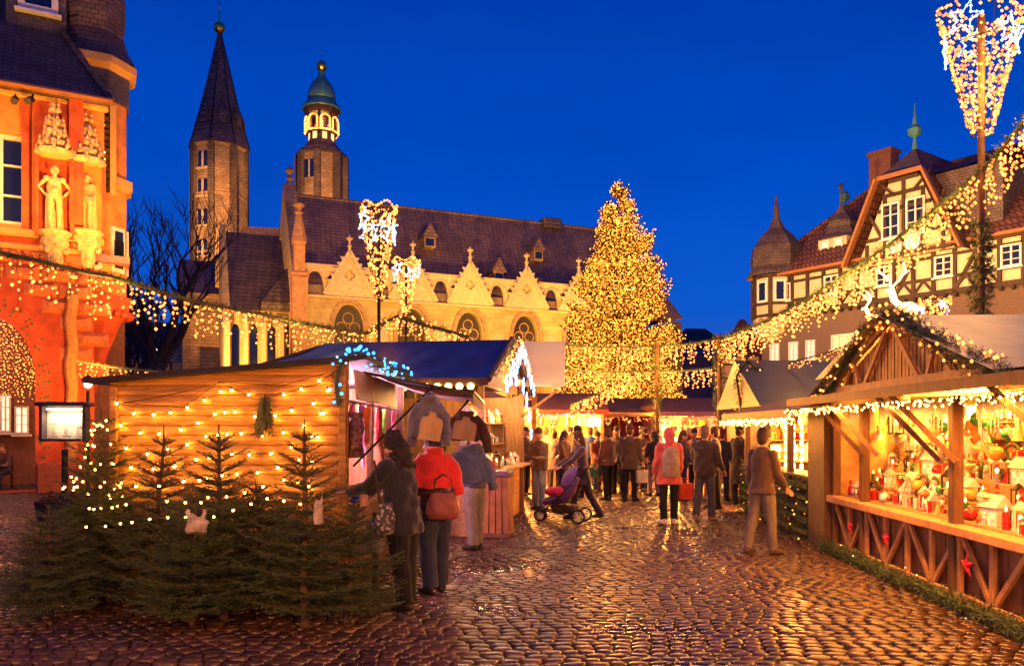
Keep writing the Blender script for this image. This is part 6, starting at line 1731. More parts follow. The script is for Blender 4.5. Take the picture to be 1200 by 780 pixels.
stand2=dict(legs=((-.03,.04),(.07,.08)),arms=((.3,.08,1.5),(.25,.1,1.4)),head=(.3,.15))
walk=dict(legs=((.32,.12),(-.28,.35)),arms=((-.3,.1,.3),(.35,.1,.4)),lean=.05)
# --- the two women and the man at the shed
wA,skA=person(472,7.8,R(-118),'woman in black padded jacket with long curly dark hair leaning over the shed counter',(.014,.014,.016),(.012,.011,.012),'curly',(.022,.014,.01),1.70,.74,pose=dict(lean=.14,legs=((.02,.02),(-.1,.04)),arms=((.95,.12,.5),(.8,.1,.6)),head=(.1,.3)),voxel=.0085,puff=.03,wid=1.0,tshape=1.25,seed=2,group='shoppers at the plank shed')
wB,skB=person(509,8.55,R(-140),'woman in dark jeans and brown jacket behind the hanging red jacket',(.07,.035,.025),(.03,.038,.07),'long',(.05,.028,.015),1.68,.84,pose=dict(lean=.05,legs=((.05,.03),(-.06,.05)),arms=((.5,.12,1.2),(.2,.12,.6))),voxel=.009,tshape=1.3,seed=3,group='shoppers at the plank shed')
wC,skC=person(556,11.6,R(-125),'man in dark blue jacket and greyish trousers beside the slatted bin',(.03,.035,.07),(.2,.17,.14),'short',(.04,.025,.015),1.78,.86,pose=dict(legs=((.04,.03),(-.05,.05)),arms=((.6,.1,.9),(.4,.12,.9))),tshape=1.2,seed=4,group='shoppers at the plank shed',wid=1.06)
# --- crowd
person(600,18.6,R(-70),'person in cream knitted pullover and light jeans left of the sign post',(.45,.34,.22),LJ,'short',(.14,.08,.04),1.76,.86,pose=dict(legs=((.04,.03),(-.03,.03)),arms=((.5,.1,1.6),(.45,.1,1.6))),seed=5)
person(632,17.3,R(-40),'person in brown jacket and pale jeans between the sign post and stroller',(.13,.07,.04),(.26,.28,.32),'beanie',(.07,.04,.03),1.72,.84,pose=stand2,seed=6)
person(683,15.4,R(-82),'person in dark plum coat pushing the purple stroller',(.06,.03,.05),(.03,.025,.035),'long',(.06,.03,.015),1.70,.7,pose=dict(lean=.12,legs=((.3,.1),(-.25,.3)),arms=((.75,.06,.35),(.75,.06,.35))),seed=7)
person(712,19.6,R(225),'person in dark rust jacket with black trousers seen from behind, next to the stroller pusher',(.14,.05,.025),BK,'short',(.1,.05,.02),1.73,.84,pose=stand,seed=8)
person(738,19.3,R(145),'broad person in brown parka with back turned in the middle of the crowd',(.085,.045,.022),BK,'beanie',(.12,.04,.02),1.80,.74,pose=stand,wid=1.12,puff=.02,seed=9)
person(766,20.8,R(200),'person in pale grey trousers and dark jacket left of the coral coat',(.04,.025,.03),(.34,.27,.22),'hood',(.05,.03,.02),1.66,.84,pose=stand2,seed=10)
pk,skP=person(784,14.7,R(183),'person in coral red coat with white shoes and beige backpack, seen from behind',(.6,.1,.07),BK,'hood',(.3,.12,.08),1.73,.72,pose=dict(legs=((.05,.02),(.0,.02)),arms=((.15,.14,.5),(.15,.14,.5))),shoes=(.7,.6,.55),puff=.025,flare=.02,seed=11)
person(826,15.2,R(140),'stocky person in dark brown jacket and grey-blue jeans right of the coral coat',(.05,.03,.02),(.07,.075,.1),'short',(.2,.12,.07),1.78,.82,pose=dict(legs=((.1,.05),(-.12,.1)),arms=((.1,.2,.7),(.3,.15,.9))),wid=1.12,puff=.02,seed=12,shoes=(.3,.2,.15))
person(846,19.5,R(150),'person in charcoal jacket partly behind the stocky person in brown',(.03,.028,.03),DB,'bobble',(.12,.02,.02),1.70,.82,pose=stand,seed=13)
person(866,18.4,R(120),'slender person in long black coat close to the light-covered stall corner',(.014,.012,.014),BK,'beanie',(.015,.013,.014),1.80,.45,pose=dict(legs=((.04,.02),(-.03,.02)),arms=((.1,.06,.2),(.5,.08,1.2))),flare=.02,seed=14)
person(893,11.1,R(122),'man in brown jacket striding past the fir-clad counter on the right',(.07,.035,.02),(.15,.12,.1),'short',(.05,.03,.015),1.74,.84,flare=.03,pose=dict(lean=.04,legs=((.14,.05),(-.12,.2)),arms=((.25,.08,.5),(-.1,.1,.3))),seed=15,shoes=(.08,.05,.04))
# --- further back
person(650,22.5,R(160),'woman in grey-violet coat far back between the stroller and the red stall',(.14,.1,.13),(.05,.04,.06),'bun',(.1,.05,.03),1.66,.6,pose=stand,seed=16,voxel=.016)
person(668,23.5,R(10),'person in orange-brown anorak facing the camera far back',(.32,.12,.03),DB,'beanie',(.03,.03,.05),1.74,.82,pose=stand2,seed=17,voxel=.016)
person(692,24.2,R(170),'person in royal blue jacket far back in front of the red stall',(.03,.06,.3),BK,'short',(.06,.03,.02),1.76,.84,pose=stand,seed=18,voxel=.016)
person(722,25,R(185),'person with bright red hood far back in front of the magenta stall',(.4,.03,.02),BK,'hood',(.3,.05,.03),1.68,.8,pose=stand,seed=19,voxel=.016)
person(752,24,R(150),'person in tan jacket far back below the big lit tree',(.26,.15,.07),JE,'cap',(.05,.04,.03),1.78,.84,pose=stand,seed=20,voxel=.016)
person(806,22.5,R(5),'person in dark green jacket facing the camera far back on the right',(.03,.06,.03),BK,'beanie',(.35,.3,.25),1.75,.84,pose=stand2,seed=21,voxel=.016,scarf=(.4,.05,.03))
person(829,24,R(180),'person in beige winter coat far back beside the purple stall',(.3,.22,.14),BK,'long',(.2,.12,.05),1.66,.65,pose=stand,seed=22,voxel=.016)
person(884,20.5,R(60),'child in red jacket far back next to the evergreen arch',(.5,.02,.015),BK,'bobble',(.4,.02,.02),1.35,.78,pose=stand,seed=23,voxel=.014)
person(853,25.5,R(170),'person in mustard jacket far back near the evergreen wrapped post',(.35,.2,.03),DB,'short',(.05,.03,.02),1.77,.84,pose=stand,seed=24,voxel=.016)
person(640,25.5,R(140),'person in teal jacket far back at the edge of the red stall',(.03,.12,.14),BK,'short',(.05,.03,.02),1.75,.84,pose=stand,seed=25,voxel=.016)
for (px,d,rz,coat,tr,hair,H,lab,sc) in (
 (661,19.0,60,(.1,.05,.03),DB,'long',1.66,'woman in chestnut jacket turned to the right behind the stroller',(.5,.4,.3)),
 (677,20.5,-70,(.05,.05,.06),BK,'short',1.8,'tall man in slate grey jacket turned left behind the stroller pusher',None),
 (700,22,30,(.3,.08,.03),JE,'bobble',1.62,'woman in brick red jacket facing the camera left of the brown parka',(.6,.55,.5)),
 (724,21.4,-50,(.04,.035,.04),BK,'cap',1.78,'man in black jacket and cap turned left beside the brown parka',None),
 (756,22.4,20,(.2,.1,.04),BK,'short',1.75,'man in caramel jacket facing the camera between parka and coral coat',(.1,.02,.02)),
 (800,19.5,70,(.03,.03,.05),DB,'long',1.67,'woman in navy jacket turned right behind the coral coat',(.5,.08,.06)),
 (814,20.5,-60,(.16,.1,.06),BK,'beanie',1.72,'person in light brown jacket turned left behind the stocky person',None),
 (838,17.5,-95,(.07,.04,.03),BK,'short',1.76,'man in dark brown jacket turned left beside the stocky person',None),
 (856,21.5,15,(.25,.06,.03),DB,'hood',1.68,'person in rust hooded jacket facing the camera left of the black long coat',None),
 (876,23.5,-20,(.08,.06,.05),BK,'long',1.65,'woman in taupe coat facing the camera by the evergreen arch',(.6,.1,.05)),
 (615,21,45,(.09,.05,.03),BK,'cap',1.76,'man in brown jacket and cap behind the sign post',None),
 (622,24,200,(.3,.2,.1),DB,'bobble',1.6,'child in sand coloured coat far behind the sign post',None)):
    person(px,d,R(rz),lab,coat,tr,hair,(.05,.03,.02),H,.82,pose=dict(legs=((.05,.04),(-.05,.06)),arms=((rnd.uniform(.1,.6),.1,rnd.uniform(.3,1.5)),(rnd.uniform(.1,.5),.1,rnd.uniform(.3,1.5))),head=(rnd.uniform(-.6,.6),.1)),seed=int(px),voxel=.0145,scarf=sc,puff=rnd.choice((0,.012,.02)),wid=rnd.uniform(.98,1.1))
def shopping_bag(px,d,z,col,label):
    r=empty('shopping_bag',G(px,d,z),R(20),label,'shopping bag','bags carried in the crowd'); m=MB(); m.poly([V3((-.13,-.05,0)),V3((.13,-.05,0)),V3((.15,-.06,.3)),V3((-.15,-.06,.3))],(0,.11,0)); m.build('paper',plain('paper_'+label.split()[0],col),r)
    for y in(-.05,.04): m=MB(); m.tube([(-.06,y,.3),(-.04,y,.4),(.04,y,.4),(.06,y,.3)],.005,5); m.build('handle',plain('paper_'+label.split()[0],col),r)
shopping_bag(752,19.2,.45,(.6,.5,.35),'pale paper bag beside the broad person in the brown parka')
shopping_bag(803,15.0,.42,(.5,.04,.03),'red paper bag at the left hand of the stocky person')
shopping_bag(695,21.8,.4,(.1,.25,.12),'green paper bag beside the woman in the brick red jacket')
# seated guests inside the arcade
def bench_seat(u,v,label):
    r=empty('cafe_chair',GF.w(u,v,0),GF.a,label,'chair','cafe chairs under the arcade'); m=MB(); m.box((0,0,.44),(.42,.42,.04),bev=.01); m.build('seat',timber,r); m=MB(); m.box((0,.2,.72),(.4,.03,.5),bev=.01); m.build('backrest',timber,r)
    for x in(-.18,.18):
        for y in(-.18,.18): m=MB(); m.box((x,y,.21),(.035,.035,.42)); m.build('leg',timber,r)
for i,(u,v,rz,c,h,lab) in enumerate(((-1.75,1.3,20,(.3,.1,.06),'short','guest in rusty jacket seated under the red arch'),(-1.25,2.2,-25,(.08,.05,.05),'long','guest in dark jacket seated deeper under the red arch'))):
    bench_seat(u,v,'dark cafe chair '+('nearer the square' if i==0 else 'deeper inside')+' under the red arch')
    person(0,0,GF.a+R(rz),lab,c,DB,h,(.1,.05,.02),1.7,.9,pose=dict(sit=True,legs=((1.45,1.4),(1.4,1.35)),arms=((.5,.1,1.1),(.4,.1,1.2)),lean=.06),loc=GF.w(u,v,0),seed=30+i,group='guests seated under the arcade')
# statues on the orange house
def statue(i,label):
    loc,h=statue_spots[i]; H=h*.93; root=empty('statue',loc,GF.a+R((5,-30)[i]),label,'statue','carved statues on the orange house')
    poses=(dict(arms=((-.15,.7,.35,.75),(-.15,.7,.35,.75)),legs=((.12,.1),(-.03,.03))),dict(arms=((.3,.15,1.2),(.2,.3,.8)),legs=((.02,.02),(.14,.14)),lean=-.03))
    s=Skel(H,wid=1.05,**poses[i]); b=MB(); s.body(b); k=s.k
    b.tube([s.tor[0]-V3((0,0,.0*k)),s.tor[0]+V3((0,0,.02)),s.tor[1],s.tor[2]],[.19*k,.19*k,.17*k,.14*k],14,ell=[(1,.8)]*4,up=(0,1,0)); b.ball(s.head+V3((0,.02,.02)),.118*k,12,8,(.9,.95,1.05))
    for a in s.arms: b.ball(a[0],.085*k,10,6)
    if i==0: b.ball(s.tor[2]+V3((0,-.13*k,-.02)),.1*k,10,7)
    b.tube([s.head+V3((0,-.07*k,-.07*k)),s.head+V3((0,-.1*k,-.18*k))],[.05*k,.02*k],8)
    remeshed('figure',b,.009,stone_gold,root,wr=.009,smooth=1)
    c=MB(); c.tube([s.tor[5]+V3((0,.06,0)),s.tor[3]+V3((0,.12*k,0)),s.tor[0]+V3((0,.14*k,0)),V3((0,.15*k,.1*k))],[.14*k,.18*k,.2*k,.22*k],12,ell=[(1,.35)]*4,up=(0,1,0)); c.build('cloak',stone_gold,root)
statue(0,'gilded stone statue with hands on hips, under the larger canopy'); statue(1,'gilded stone statue at the corner of the orange house, under the narrower canopy')
# bags
def bag(loc,rz,label,mat,w=.3,h=.26,dp=.12,strap=None):
    r=empty('handbag',loc,rz,label,'bag'); m=MB(); m.tube([(0,0,-h/2),(0,0,-h*.3),(0,0,h*.1),(0,0,h/2)],[w*.42,w*.52,w*.47,w*.33],14,ell=[(1,dp/w)]*4,up=(0,1,0)); remeshed('pouch',m,.011,mat,r,wr=.007,wscale=18)
    m=MB(); pts=strap or [(-w*.3,0,h*.4),(-w*.22,0,h*.95),(0,0,h*1.15),(w*.22,0,h*.95),(w*.3,0,h*.4)]; m.tube(pts,.012,6); m.build('strap',timber,r)
def pattern_mat():
    m,t,b=nt('patterned_bag_fabric'); tc=N(t,'ShaderNodeTexCoord'); v=N(t,'ShaderNodeTexVoronoi',Scale=26.0); t.links.new(tc.outputs['Object'],v.inputs[0]); 
    f=ramp(t,v.outputs['Distance'],.25,.5); t.links.new(mixc(t,f,(.42,.36,.34),(.03,.03,.04)),b.inputs['Base Color']); b.inputs['Roughness'].default_value=.6; return m
bagm=pattern_mat()
bag(P(452,608,7.55),R(70),'patterned dark and pale shoulder bag of the woman in the black jacket',bagm,.34,.3,.14,[(-.1,0,.1),(-.05,.06,.3),(.03,.14,.55),(.08,.1,.1)])
bag(P(519,592,8.2),R(20),'reddish leather handbag of the woman in dark jeans',plain('reddish_leather',(.22,.06,.05),.45),.36,.28,.15)
def backpack():
    o=pk.location; r=empty('backpack',o+Vector((0,-.17,1.17)),R(183)+PI,'large beige backpack worn over the coral red coat','backpack'); m=MB()
    m.tube([(0,0,-.3),(0,0,-.22),(0,0,.1),(0,0,.2),(0,0,.25)],[.14,.17,.16,.12,.05],14,ell=[(1,.55)]*5,up=(0,1,0)); remeshed('sack',m,.012,plain('beige_pack',(.36,.25,.16),.8),r,wr=.005)
    for x in(-.1,.1): m=MB(); m.tube([(x,.02,.2),(x*1.1,.12,.27),(x*1.1,.2,.2)],.018,6); m.build('strap',MATS['beige_pack'],r)
    m=MB(); m.tube([(0,-.1,-.14),(0,-.11,-.02)],[.1,.08],10,ell=[(1,.3)]*2,up=(0,1,0)); m.build('pocket',MATS['beige_pack'],r)
backpack()
# stroller
def stroller():
    r=empty('stroller',G(656,15.0),R(-20),'purple stroller with hood and red blanket','stroller'); fm=plain('stroller_frame',(.05,.05,.06),.3,metal=0) if False else iron
    pm=plain('purple_fabric',(.12,.05,.2),.7); V=V3
    m=MB()
    for y in(-.22,.22):
        m.tube([V((.42,y,.12)),V((.0,y,.5)),V((-.02,y,.55))],.014,6); m.tube([V((-.35,y*.5,.16)),V((.1,y,.52)),V((.5,y,1.02))],.015,6); m.tube([V((.42,y,.12)),V((-.3,y*.6,.22))],.012,6)
    m.tube([V((.5,-.22,1.02)),V((.53,0,1.05)),V((.5,.22,1.02))],.018,8); m.tube([V((.42,-.24,.12)),V((.42,.24,.12))],.012,6); m.build('frame',fm,r)
    for x,y,rr in((.42,-.26,.125),(.42,.26,.125),(-.38,-.06,.1),(-.38,.06,.1)):
        m=MB(); n=18; m.tube([V((x+rr*math.cos(2*PI*i/n),y,rr+.01+rr*math.sin(2*PI*i/n)*.93)) for i in range(n+1)],.018,6,cap=False); w=m.build('wheel',plain('black_rubber',(.015,.015,.015),.8),r)
        m=MB()
        for k in range(6): a=PI*k/6; m.bar((x-rr*.9*math.cos(a),y,rr+.01-rr*.9*math.sin(a)),(x+rr*.9*math.cos(a),y,rr+.01+rr*.9*math.sin(a)),.009)
        m.build('spokes',white_paint,w)
    m=MB(); m.tube([V((-.3,0,.36)),V((-.1,0,.42)),V((.1,0,.46)),V((.2,0,.6)),V((.3,0,.85))],[.13,.19,.2,.2,.17],12,ell=[(1,.55)]*5,up=(0,0,1)); remeshed('seat',m,.014,pm,r,wr=.004)
    m=MB(); nn=9
    vs=[];fs=[]
    for i in range(nn):
        a=-.15+1.9*i/(nn-1)
        for j in range(9):
            b_=PI*j/8; rr=.33; vs.append((.22-rr*math.sin(a)*math.sin(b_)*.95+ .12,-.24*math.cos(b_),.72+rr*math.cos(a)*math.sin(b_)))
    for i in range(nn-1):
        for j in range(8): q=i*9+j; fs.append((q,q+1,q+10,q+9))
    m.add(vs,fs); m.build('hood',pm,r,smooth=True)
    m=MB(); m.ball((-.05,0,.56),.19,12,8,(1.35,.95,.55)); remeshed('blanket',m,.014,plain('red_pink_blanket',(.6,.03,.1),.85),r,wr=.012)
    m=MB(); m.box((.1,0,.25),(.45,.36,.16),bev=.04); m.build('basket',timber,r)
stroller()

# ================================================================== hanging garments by the shed
def garment(name,label,top,rz,mat,length=.62,wid=.2,sleeve=.52,hood=False,arm_ab=.25,seed=1,cat='jacket',voxel=.011,flare=.03,depth=.55,hanger=True,collar=True):
    r=empty(name,top,rz,label,cat,'clothes hanging outside the plank shed'); m=MB(); V=V3
    m.tube([V((0,0,-length-.12)),V((0,0,-length*.5-.12)),V((0,0,-.22)),V((0,0,-.13)),V((0,0,-.1))],[wid+flare,wid+flare*.3,wid*.95,wid*.72,.07],16,ell=[(1,depth)]*4+[(1,.9)],up=(0,1,0))
    for s in(-1,1):
        a=V((s*wid*.85,0,-.16)); e=a+V((s*math.sin(arm_ab),-.12,-math.cos(arm_ab)))*sleeve*.5; w=e+V((s*math.sin(arm_ab)*.5,-.1,-1)).normalized()*sleeve*.5
        m.tube([a-V((s*.06,0,0)),a.lerp(e,.5),e,w],[.07,.068,.06,.052],10,up=(0,1,0))
    if collar: m.tube([V((.075*math.cos(2*PI*i/12),.06*math.sin(2*PI*i/12),-.085)) for i in range(13)],.03,8)
    if hood: m.ball((0,.07,-.12),.11,10,7,(1,.6,1))
    remeshed('fabric',m,voxel,mat,r,wr=.009,wscale=16,seed=seed)
    if hanger:
        m=MB(); m.tube([V((0,0,.0)),V((.02,0,.03)),V((0,0,.055)),V((-.02,0,.04))],.004,5); m.tube([V((0,0,0)),V((0,0,-.1))],.004,5); m.build('hanger',iron,r)
    return r
def price_card(loc,w,h,rz,label):
    rr_=.04
    r=empty('price_card',loc,rz,label,'card','blank cards pinned to the clothes'); r.rotation_euler=(R(-6),R(7),rz); m=MB(); n=6; vs=[];fs=[]
    prof=[(-w*.5,-h),(w*.46,-h*1.02),(w*.5,-h*.3),(w*.44,-h*.12),(w*.2,-h*.03),(w*.14,.035),(-w*.12,.04),(-w*.18,-.01),(-w*.42,-h*.08),(-w*.49,-h*.25)]
    m.poly([V3((x,-.02*math.cos(x/w*PI),z)) for x,z in prof],(0,.006,0)); m.build('sheet',plain('pale_cardboard',(.45,.28,.11),.8,.3,0,6),r); m=MB(); m.bar((0,.0,0),(0,.01,.07),.004); m.build('string',iron,r)
grey_wool=plain('grey_wool',(.13,.12,.125),.9,.3,.5); red_knit=plain('red_fleece',(.6,.025,.015),.8,.3,.4)
garment('hanging_poncho','grey hooded knit poncho on a hanger above the red jacket',P(503,458,8.35),R(-8),grey_wool,.36,.165,.42,True,.16,1,'poncho',flare=.045)
price_card(P(507,487,8.12),.235,.25,R(-5),'blank cream card hanging below the grey poncho')
garment('hanging_jacket','bright red fleece jacket hanging below the cream card',P(509,517,8.3),R(6),red_knit,.36,.19,.42,False,.32,2,'jacket',flare=.07)
garment('hanging_jacket','dark brown knitted jacket on a hanger right of the grey poncho',P(545,476,9.4),R(-10),plain('dark_brown_knit',(.07,.035,.02),.9),.28,.19,.4,False,.45,3,'jacket',flare=.05)
price_card(P(546,492,9.2),.27,.23,R(4),'blank cream card hanging below the dark brown jacket')
garment('hanging_jacket','blue-grey striped cardigan hanging below the second cream card',P(549,517,9.3),R(10),plain('blue_grey_knit',(.1,.13,.2),.9),.36,.2,.42,False,.4,4,'jacket',flare=.08)
garment('hanging_blouse','dark flowered blouse hanging at the corner post of the shed',P(416,476,8.5),R(-60),plain('dark_floral',(.16,.07,.06),.9,.8,0,30),.42,.13,.3,False,.15,5,'blouse',flare=.02)
def arm_pole(a,b,label):
    a=Vector(a);b=Vector(b); r=empty('display_pole',a,0,label,'pole','slanting display poles'); m=MB(); m.tube([(0,0,0),b-a],.013,6); m.build('rod',iron,r); m=MB(); m.ball(b-a,.022,8,6); m.build('tip',iron,r)
arm_pole(P(414,546,8.6),P(507,453,8.4),'dark slanting pole carrying the grey poncho'); arm_pole(P(505,520,9.6),P(548,470,9.4),'dark slanting pole carrying the dark brown jacket')
# mannequin leg display and dark cloth at the shed corner
garment('hanging_vest','grey fleece vest draped on a wooden stand at the shed corner',P(438,603,7.75),R(-40),plain('grey_fleece',(.28,.24,.22),.9),.2,.09,.2,False,.1,6,'vest',hanger=False,flare=.02)
def glove_stand():
    r=empty('glove_stand',G(440,7.75),R(-30),'small wooden stand with pale wooden display hands at the shed corner','display stand'); m=MB(); z=zp(600,7.75); m.tube([(0,0,0),(0,0,z)],.03,8); m.box((0,0,.02),(.3,.3,.04),bev=.01); m.build('post',timber,r)
    for x,zz in((-.1,.95),(.05,.6)):
        m=MB(); b=V3((x,-.05,zz)); m.tube([b,b+V3((0,0,.14))],[.045,.05],8,ell=[(1,.6)]*2,up=(0,1,0))
        for k in range(4): m.tube([b+V3((-.033+.022*k,0,.13)),b+V3((-.045+.03*k,0,.22-.01*abs(k-1.5)))],[.013,.01],6)
        m.tube([b+V3((.045,0,.05)),b+V3((.09,0,.12))],[.014,.01],6); remeshed('display_hand',m,.007,plain('pale_wood_hand',(.6,.33,.14),.5),r,smooth=1)
glove_stand()
# ================================================================== FIR TREES leaning at the shed wall
def fir_meshes(seed,H,Rm,start=.16,lean=(0,0)):
    rng=random.Random(seed); tr=MB(); cr=MB()
    def ax(z): return V3((lean[0]*z/H+.01*math.sin(z*5),lean[1]*z/H,z))
    n=12; tr.tube([ax(H*i/n) for i in range(n+1)],[.035*(1-i/n)**.8*(H/1.75)+.004 for i in range(n+1)],8)
    z=start
    def twig(c,d,ln,lvl):
        nn=max(5,int(ln/.0045)); tris_to(cr,tuft_arrays(c,d,ln,nn,rng,.024,.0048,flat=rng.random()<.45))
        cr.mat(1).tube([c,c+d*ln],[.0028,.0012],3,cap=False); cr.mat(0)
    while z<H-.12:
        t=z/H; L=Rm*(1-t)**.82*(1.0 if t>.12 else .85)
        k=rng.randint(6,8) if t<.75 else 5; a0=rng.uniform(0,PI)
        for i in range(k):
            a=a0+2*PI*i/k+rng.uniform(-.3,.3); l=L*rng.uniform(.75,1.15); out=V3((math.cos(a),math.sin(a),0)); rise=.12+.5*t
            m=max(4,int(l/.055)); pts=[ax(z)+out*(l*j/m)+V3((0,0,l*(rise*(j/m)-.22*(j/m)*(1-j/m)*(1-t)))) for j in range(m+1)]
            cr.mat(1).tube(pts,[.008*(1-.8*j/m) for j in range(m+1)],4,cap=False); cr.mat(0)
            for j in range(1,m+1):
                d=(pts[j]-pts[j-1]).normalized(); side=V3((0,0,1)).cross(d).normalized(); fr_=j/m
                for s in(-1,1):
                    ln=min(.3,l*.5)*(1-fr_*.7)*rng.uniform(.8,1.1)+.03
                    dd=(d*.75+side*s*.75+V3((0,0,rng.uniform(-.18,.2)))).normalized(); twig(pts[j],dd,ln,1)
                    if ln>.12:
                        for q in(.35,.6,.82):
                            for s2 in(-1,1): sd=V3((0,0,1)).cross(dd).normalized(); twig(pts[j]+dd*ln*q,(dd*.8+sd*s2*.7+V3((0,0,rng.uniform(-.2,.15)))).normalized(),ln*.42*(1.2-q),2)
                twig(pts[j-1],d,(pts[j]-pts[j-1]).length,0)
        z+=rng.uniform(.085,.13)*(1.15-.35*t)
    # leader
    for i in range(5):
        a=2*PI*i/5; d=V3((math.cos(a)*.6,math.sin(a)*.6,.7)).normalized(); twig(ax(H-.2),d,.13,1)
    twig(ax(H-.22),V3((0,0,1)),.24,0)
    return tr,cr
def fir(px,d,variant,scale,rz,label,bulbs=12,seed=0,tilt=(0,0)):
    root=empty('fir_tree',G(px,d),rz,label,'fir tree','cut fir trees leaning against the plank shed'); root.scale=(scale,)*3; root.rotation_euler=(tilt[0],tilt[1],rz)
    a=link_mesh('trunk',FV[variant][0],root); b=link_mesh('crown',FV[variant][1],root)
    return root
FV=[]
for sd,H,Rr,ln in ((1,1.78,.66,(.05,.0)),(2,1.7,.72,(-.04,.03)),(3,1.35,.78,(.1,0))):
    tr,cr=fir_meshes(sd,H,Rr,lean=ln)
    a=tr.build('trunk',bark); b=cr.build('crown',[needles,bark]); FV.append((a.data,b.data)); 
    bpy.data.objects.remove(a); bpy.data.objects.remove(b)
FIRS=[(180,7.62,0,1.0,.3,'fir tree with bare trunk visible at the ground, third from the left at the shed',(.0,.02)),
(262,7.35,1,1.05,1.4,'fir tree with a thin forked leader in the middle of the shed wall',(0,0)),
(357,7.05,0,1.03,2.6,'tallest fir tree by the shed corner with a pale bag in its branches',(0,-.03)),
(404,7.2,2,.82,.8,'small bushy fir tree filling the gap at the shed corner',(0,.05)),
(96,7.9,1,.92,4.0,'leftmost fir tree spreading its low branches over the paving',(0,-.12)),
(120,8.25,0,1.12,5.0,'slim tall fir tree wound with lights beside the left edge of the plank wall',(0,0)),
(310,7.6,2,.95,3.0,'low wide fir tree tucked behind the tallest one at the shed wall',(0,0)),
(225,7.1,2,.92,5.6,'low bushy fir tree with a pale cloth bag caught in its top',(0,0)),
(60,7.5,2,.8,2.0,'low fir tree lying outermost left with feathery drooping tips',(0,-.3))]
for f in FIRS: fir(f[0],f[1],f[2],f[3],f[4],f[5],tilt=f[6])
def fir_lights():
    root=empty('string_lights',(-3.6,7.4,0),0,'string of small bright bulbs laid over the fir trees at the shed','string lights'); o=Vector(root.location)
    pts=[]
    for x,y in [(x/3.547+200,y/3.547+540) for x,y in ((55,83),(61,172),(120,80),(126,172),(155,151),(179,231),(62,233),(232,148),(260,204),(307,130),(335,178),(384,105),(401,156),(470,165),(470,78),(530,88),(539,178),(574,104),(625,192),(214,60),(112,240))]+[(x*.4615,y*.4615+420) for x,y in ((285,378),(320,370),(347,323),(303,322),(268,425),(219,427),(227,380),(238,382),(306,418),(335,415),(380,407),(404,323),(424,362),(426,403),(445,272),(196,325),(187,312),(181,300),(160,330),(164,326),(210,312),(255,325))]: pts.append((x,y))
    rng=random.Random(2)
    for x,y in pts:
        m=MB(); p=P(x,y,(6.75 if x>150 else 7.45)+rng.uniform(-.1,.15))-o; m.mat(0).ball(p,.0105,8,6); m.mat(1).lathe([(.007,.006),(.007,.026)],5,p); m.build('bulb',[L_warm,iron],root)
    # dense lights up the slim tree at the corner
    for i in range(34):
        z=.9+.95*rng.random(); rr=.3*(2.05-z)/1.1; a=rng.uniform(PI,2*PI); c=G(118,8.2)+V3((rr*math.cos(a),rr*math.sin(a),z))-o; m=MB(); m.ball(c,.0115,6,5); m.build('bulb',L_warm,root)
fir_lights()
def cloth_bag(px,py,d,w,h,label,seed):
    r=empty('cloth_bag',P(px,py,d),R(seed*20),label,'bag','pale bags in the fir branches'); m=MB(); m.tube([(0,0,-h/2),(0,.01,-h*.35),(.01,0,0),(-.01,0,h*.3),(0,0,h*.42)],[w*.42,w*.5,w*.46,w*.36,w*.2],14,ell=[(1,.55)]*5,up=(0,1,0))
    for s in(-1,1): m.tube([(s*w*.25,0,h*.3),(s*w*.38,0,h*.55),(s*w*.3,0,h*.68)],[w*.13,w*.09,w*.04],8)
    remeshed('sack',m,.008,plain('pale_netting',(.4,.33,.24),.9,.5,0,14,.6,50),r,wr=.009,wscale=22,seed=seed)
    m=MB(); m.tube([(.0,-.01,h*.4),(.02,0,h*.7)],.005,5); m.build('tie',iron,r)
cloth_bag(230,613,6.62,.19,.17,'crumpled pale bag stuck on the low bushy fir tree',1); cloth_bag(373,598,6.5,.09,.22,'narrow pale bag hanging in the tallest fir tree',2)

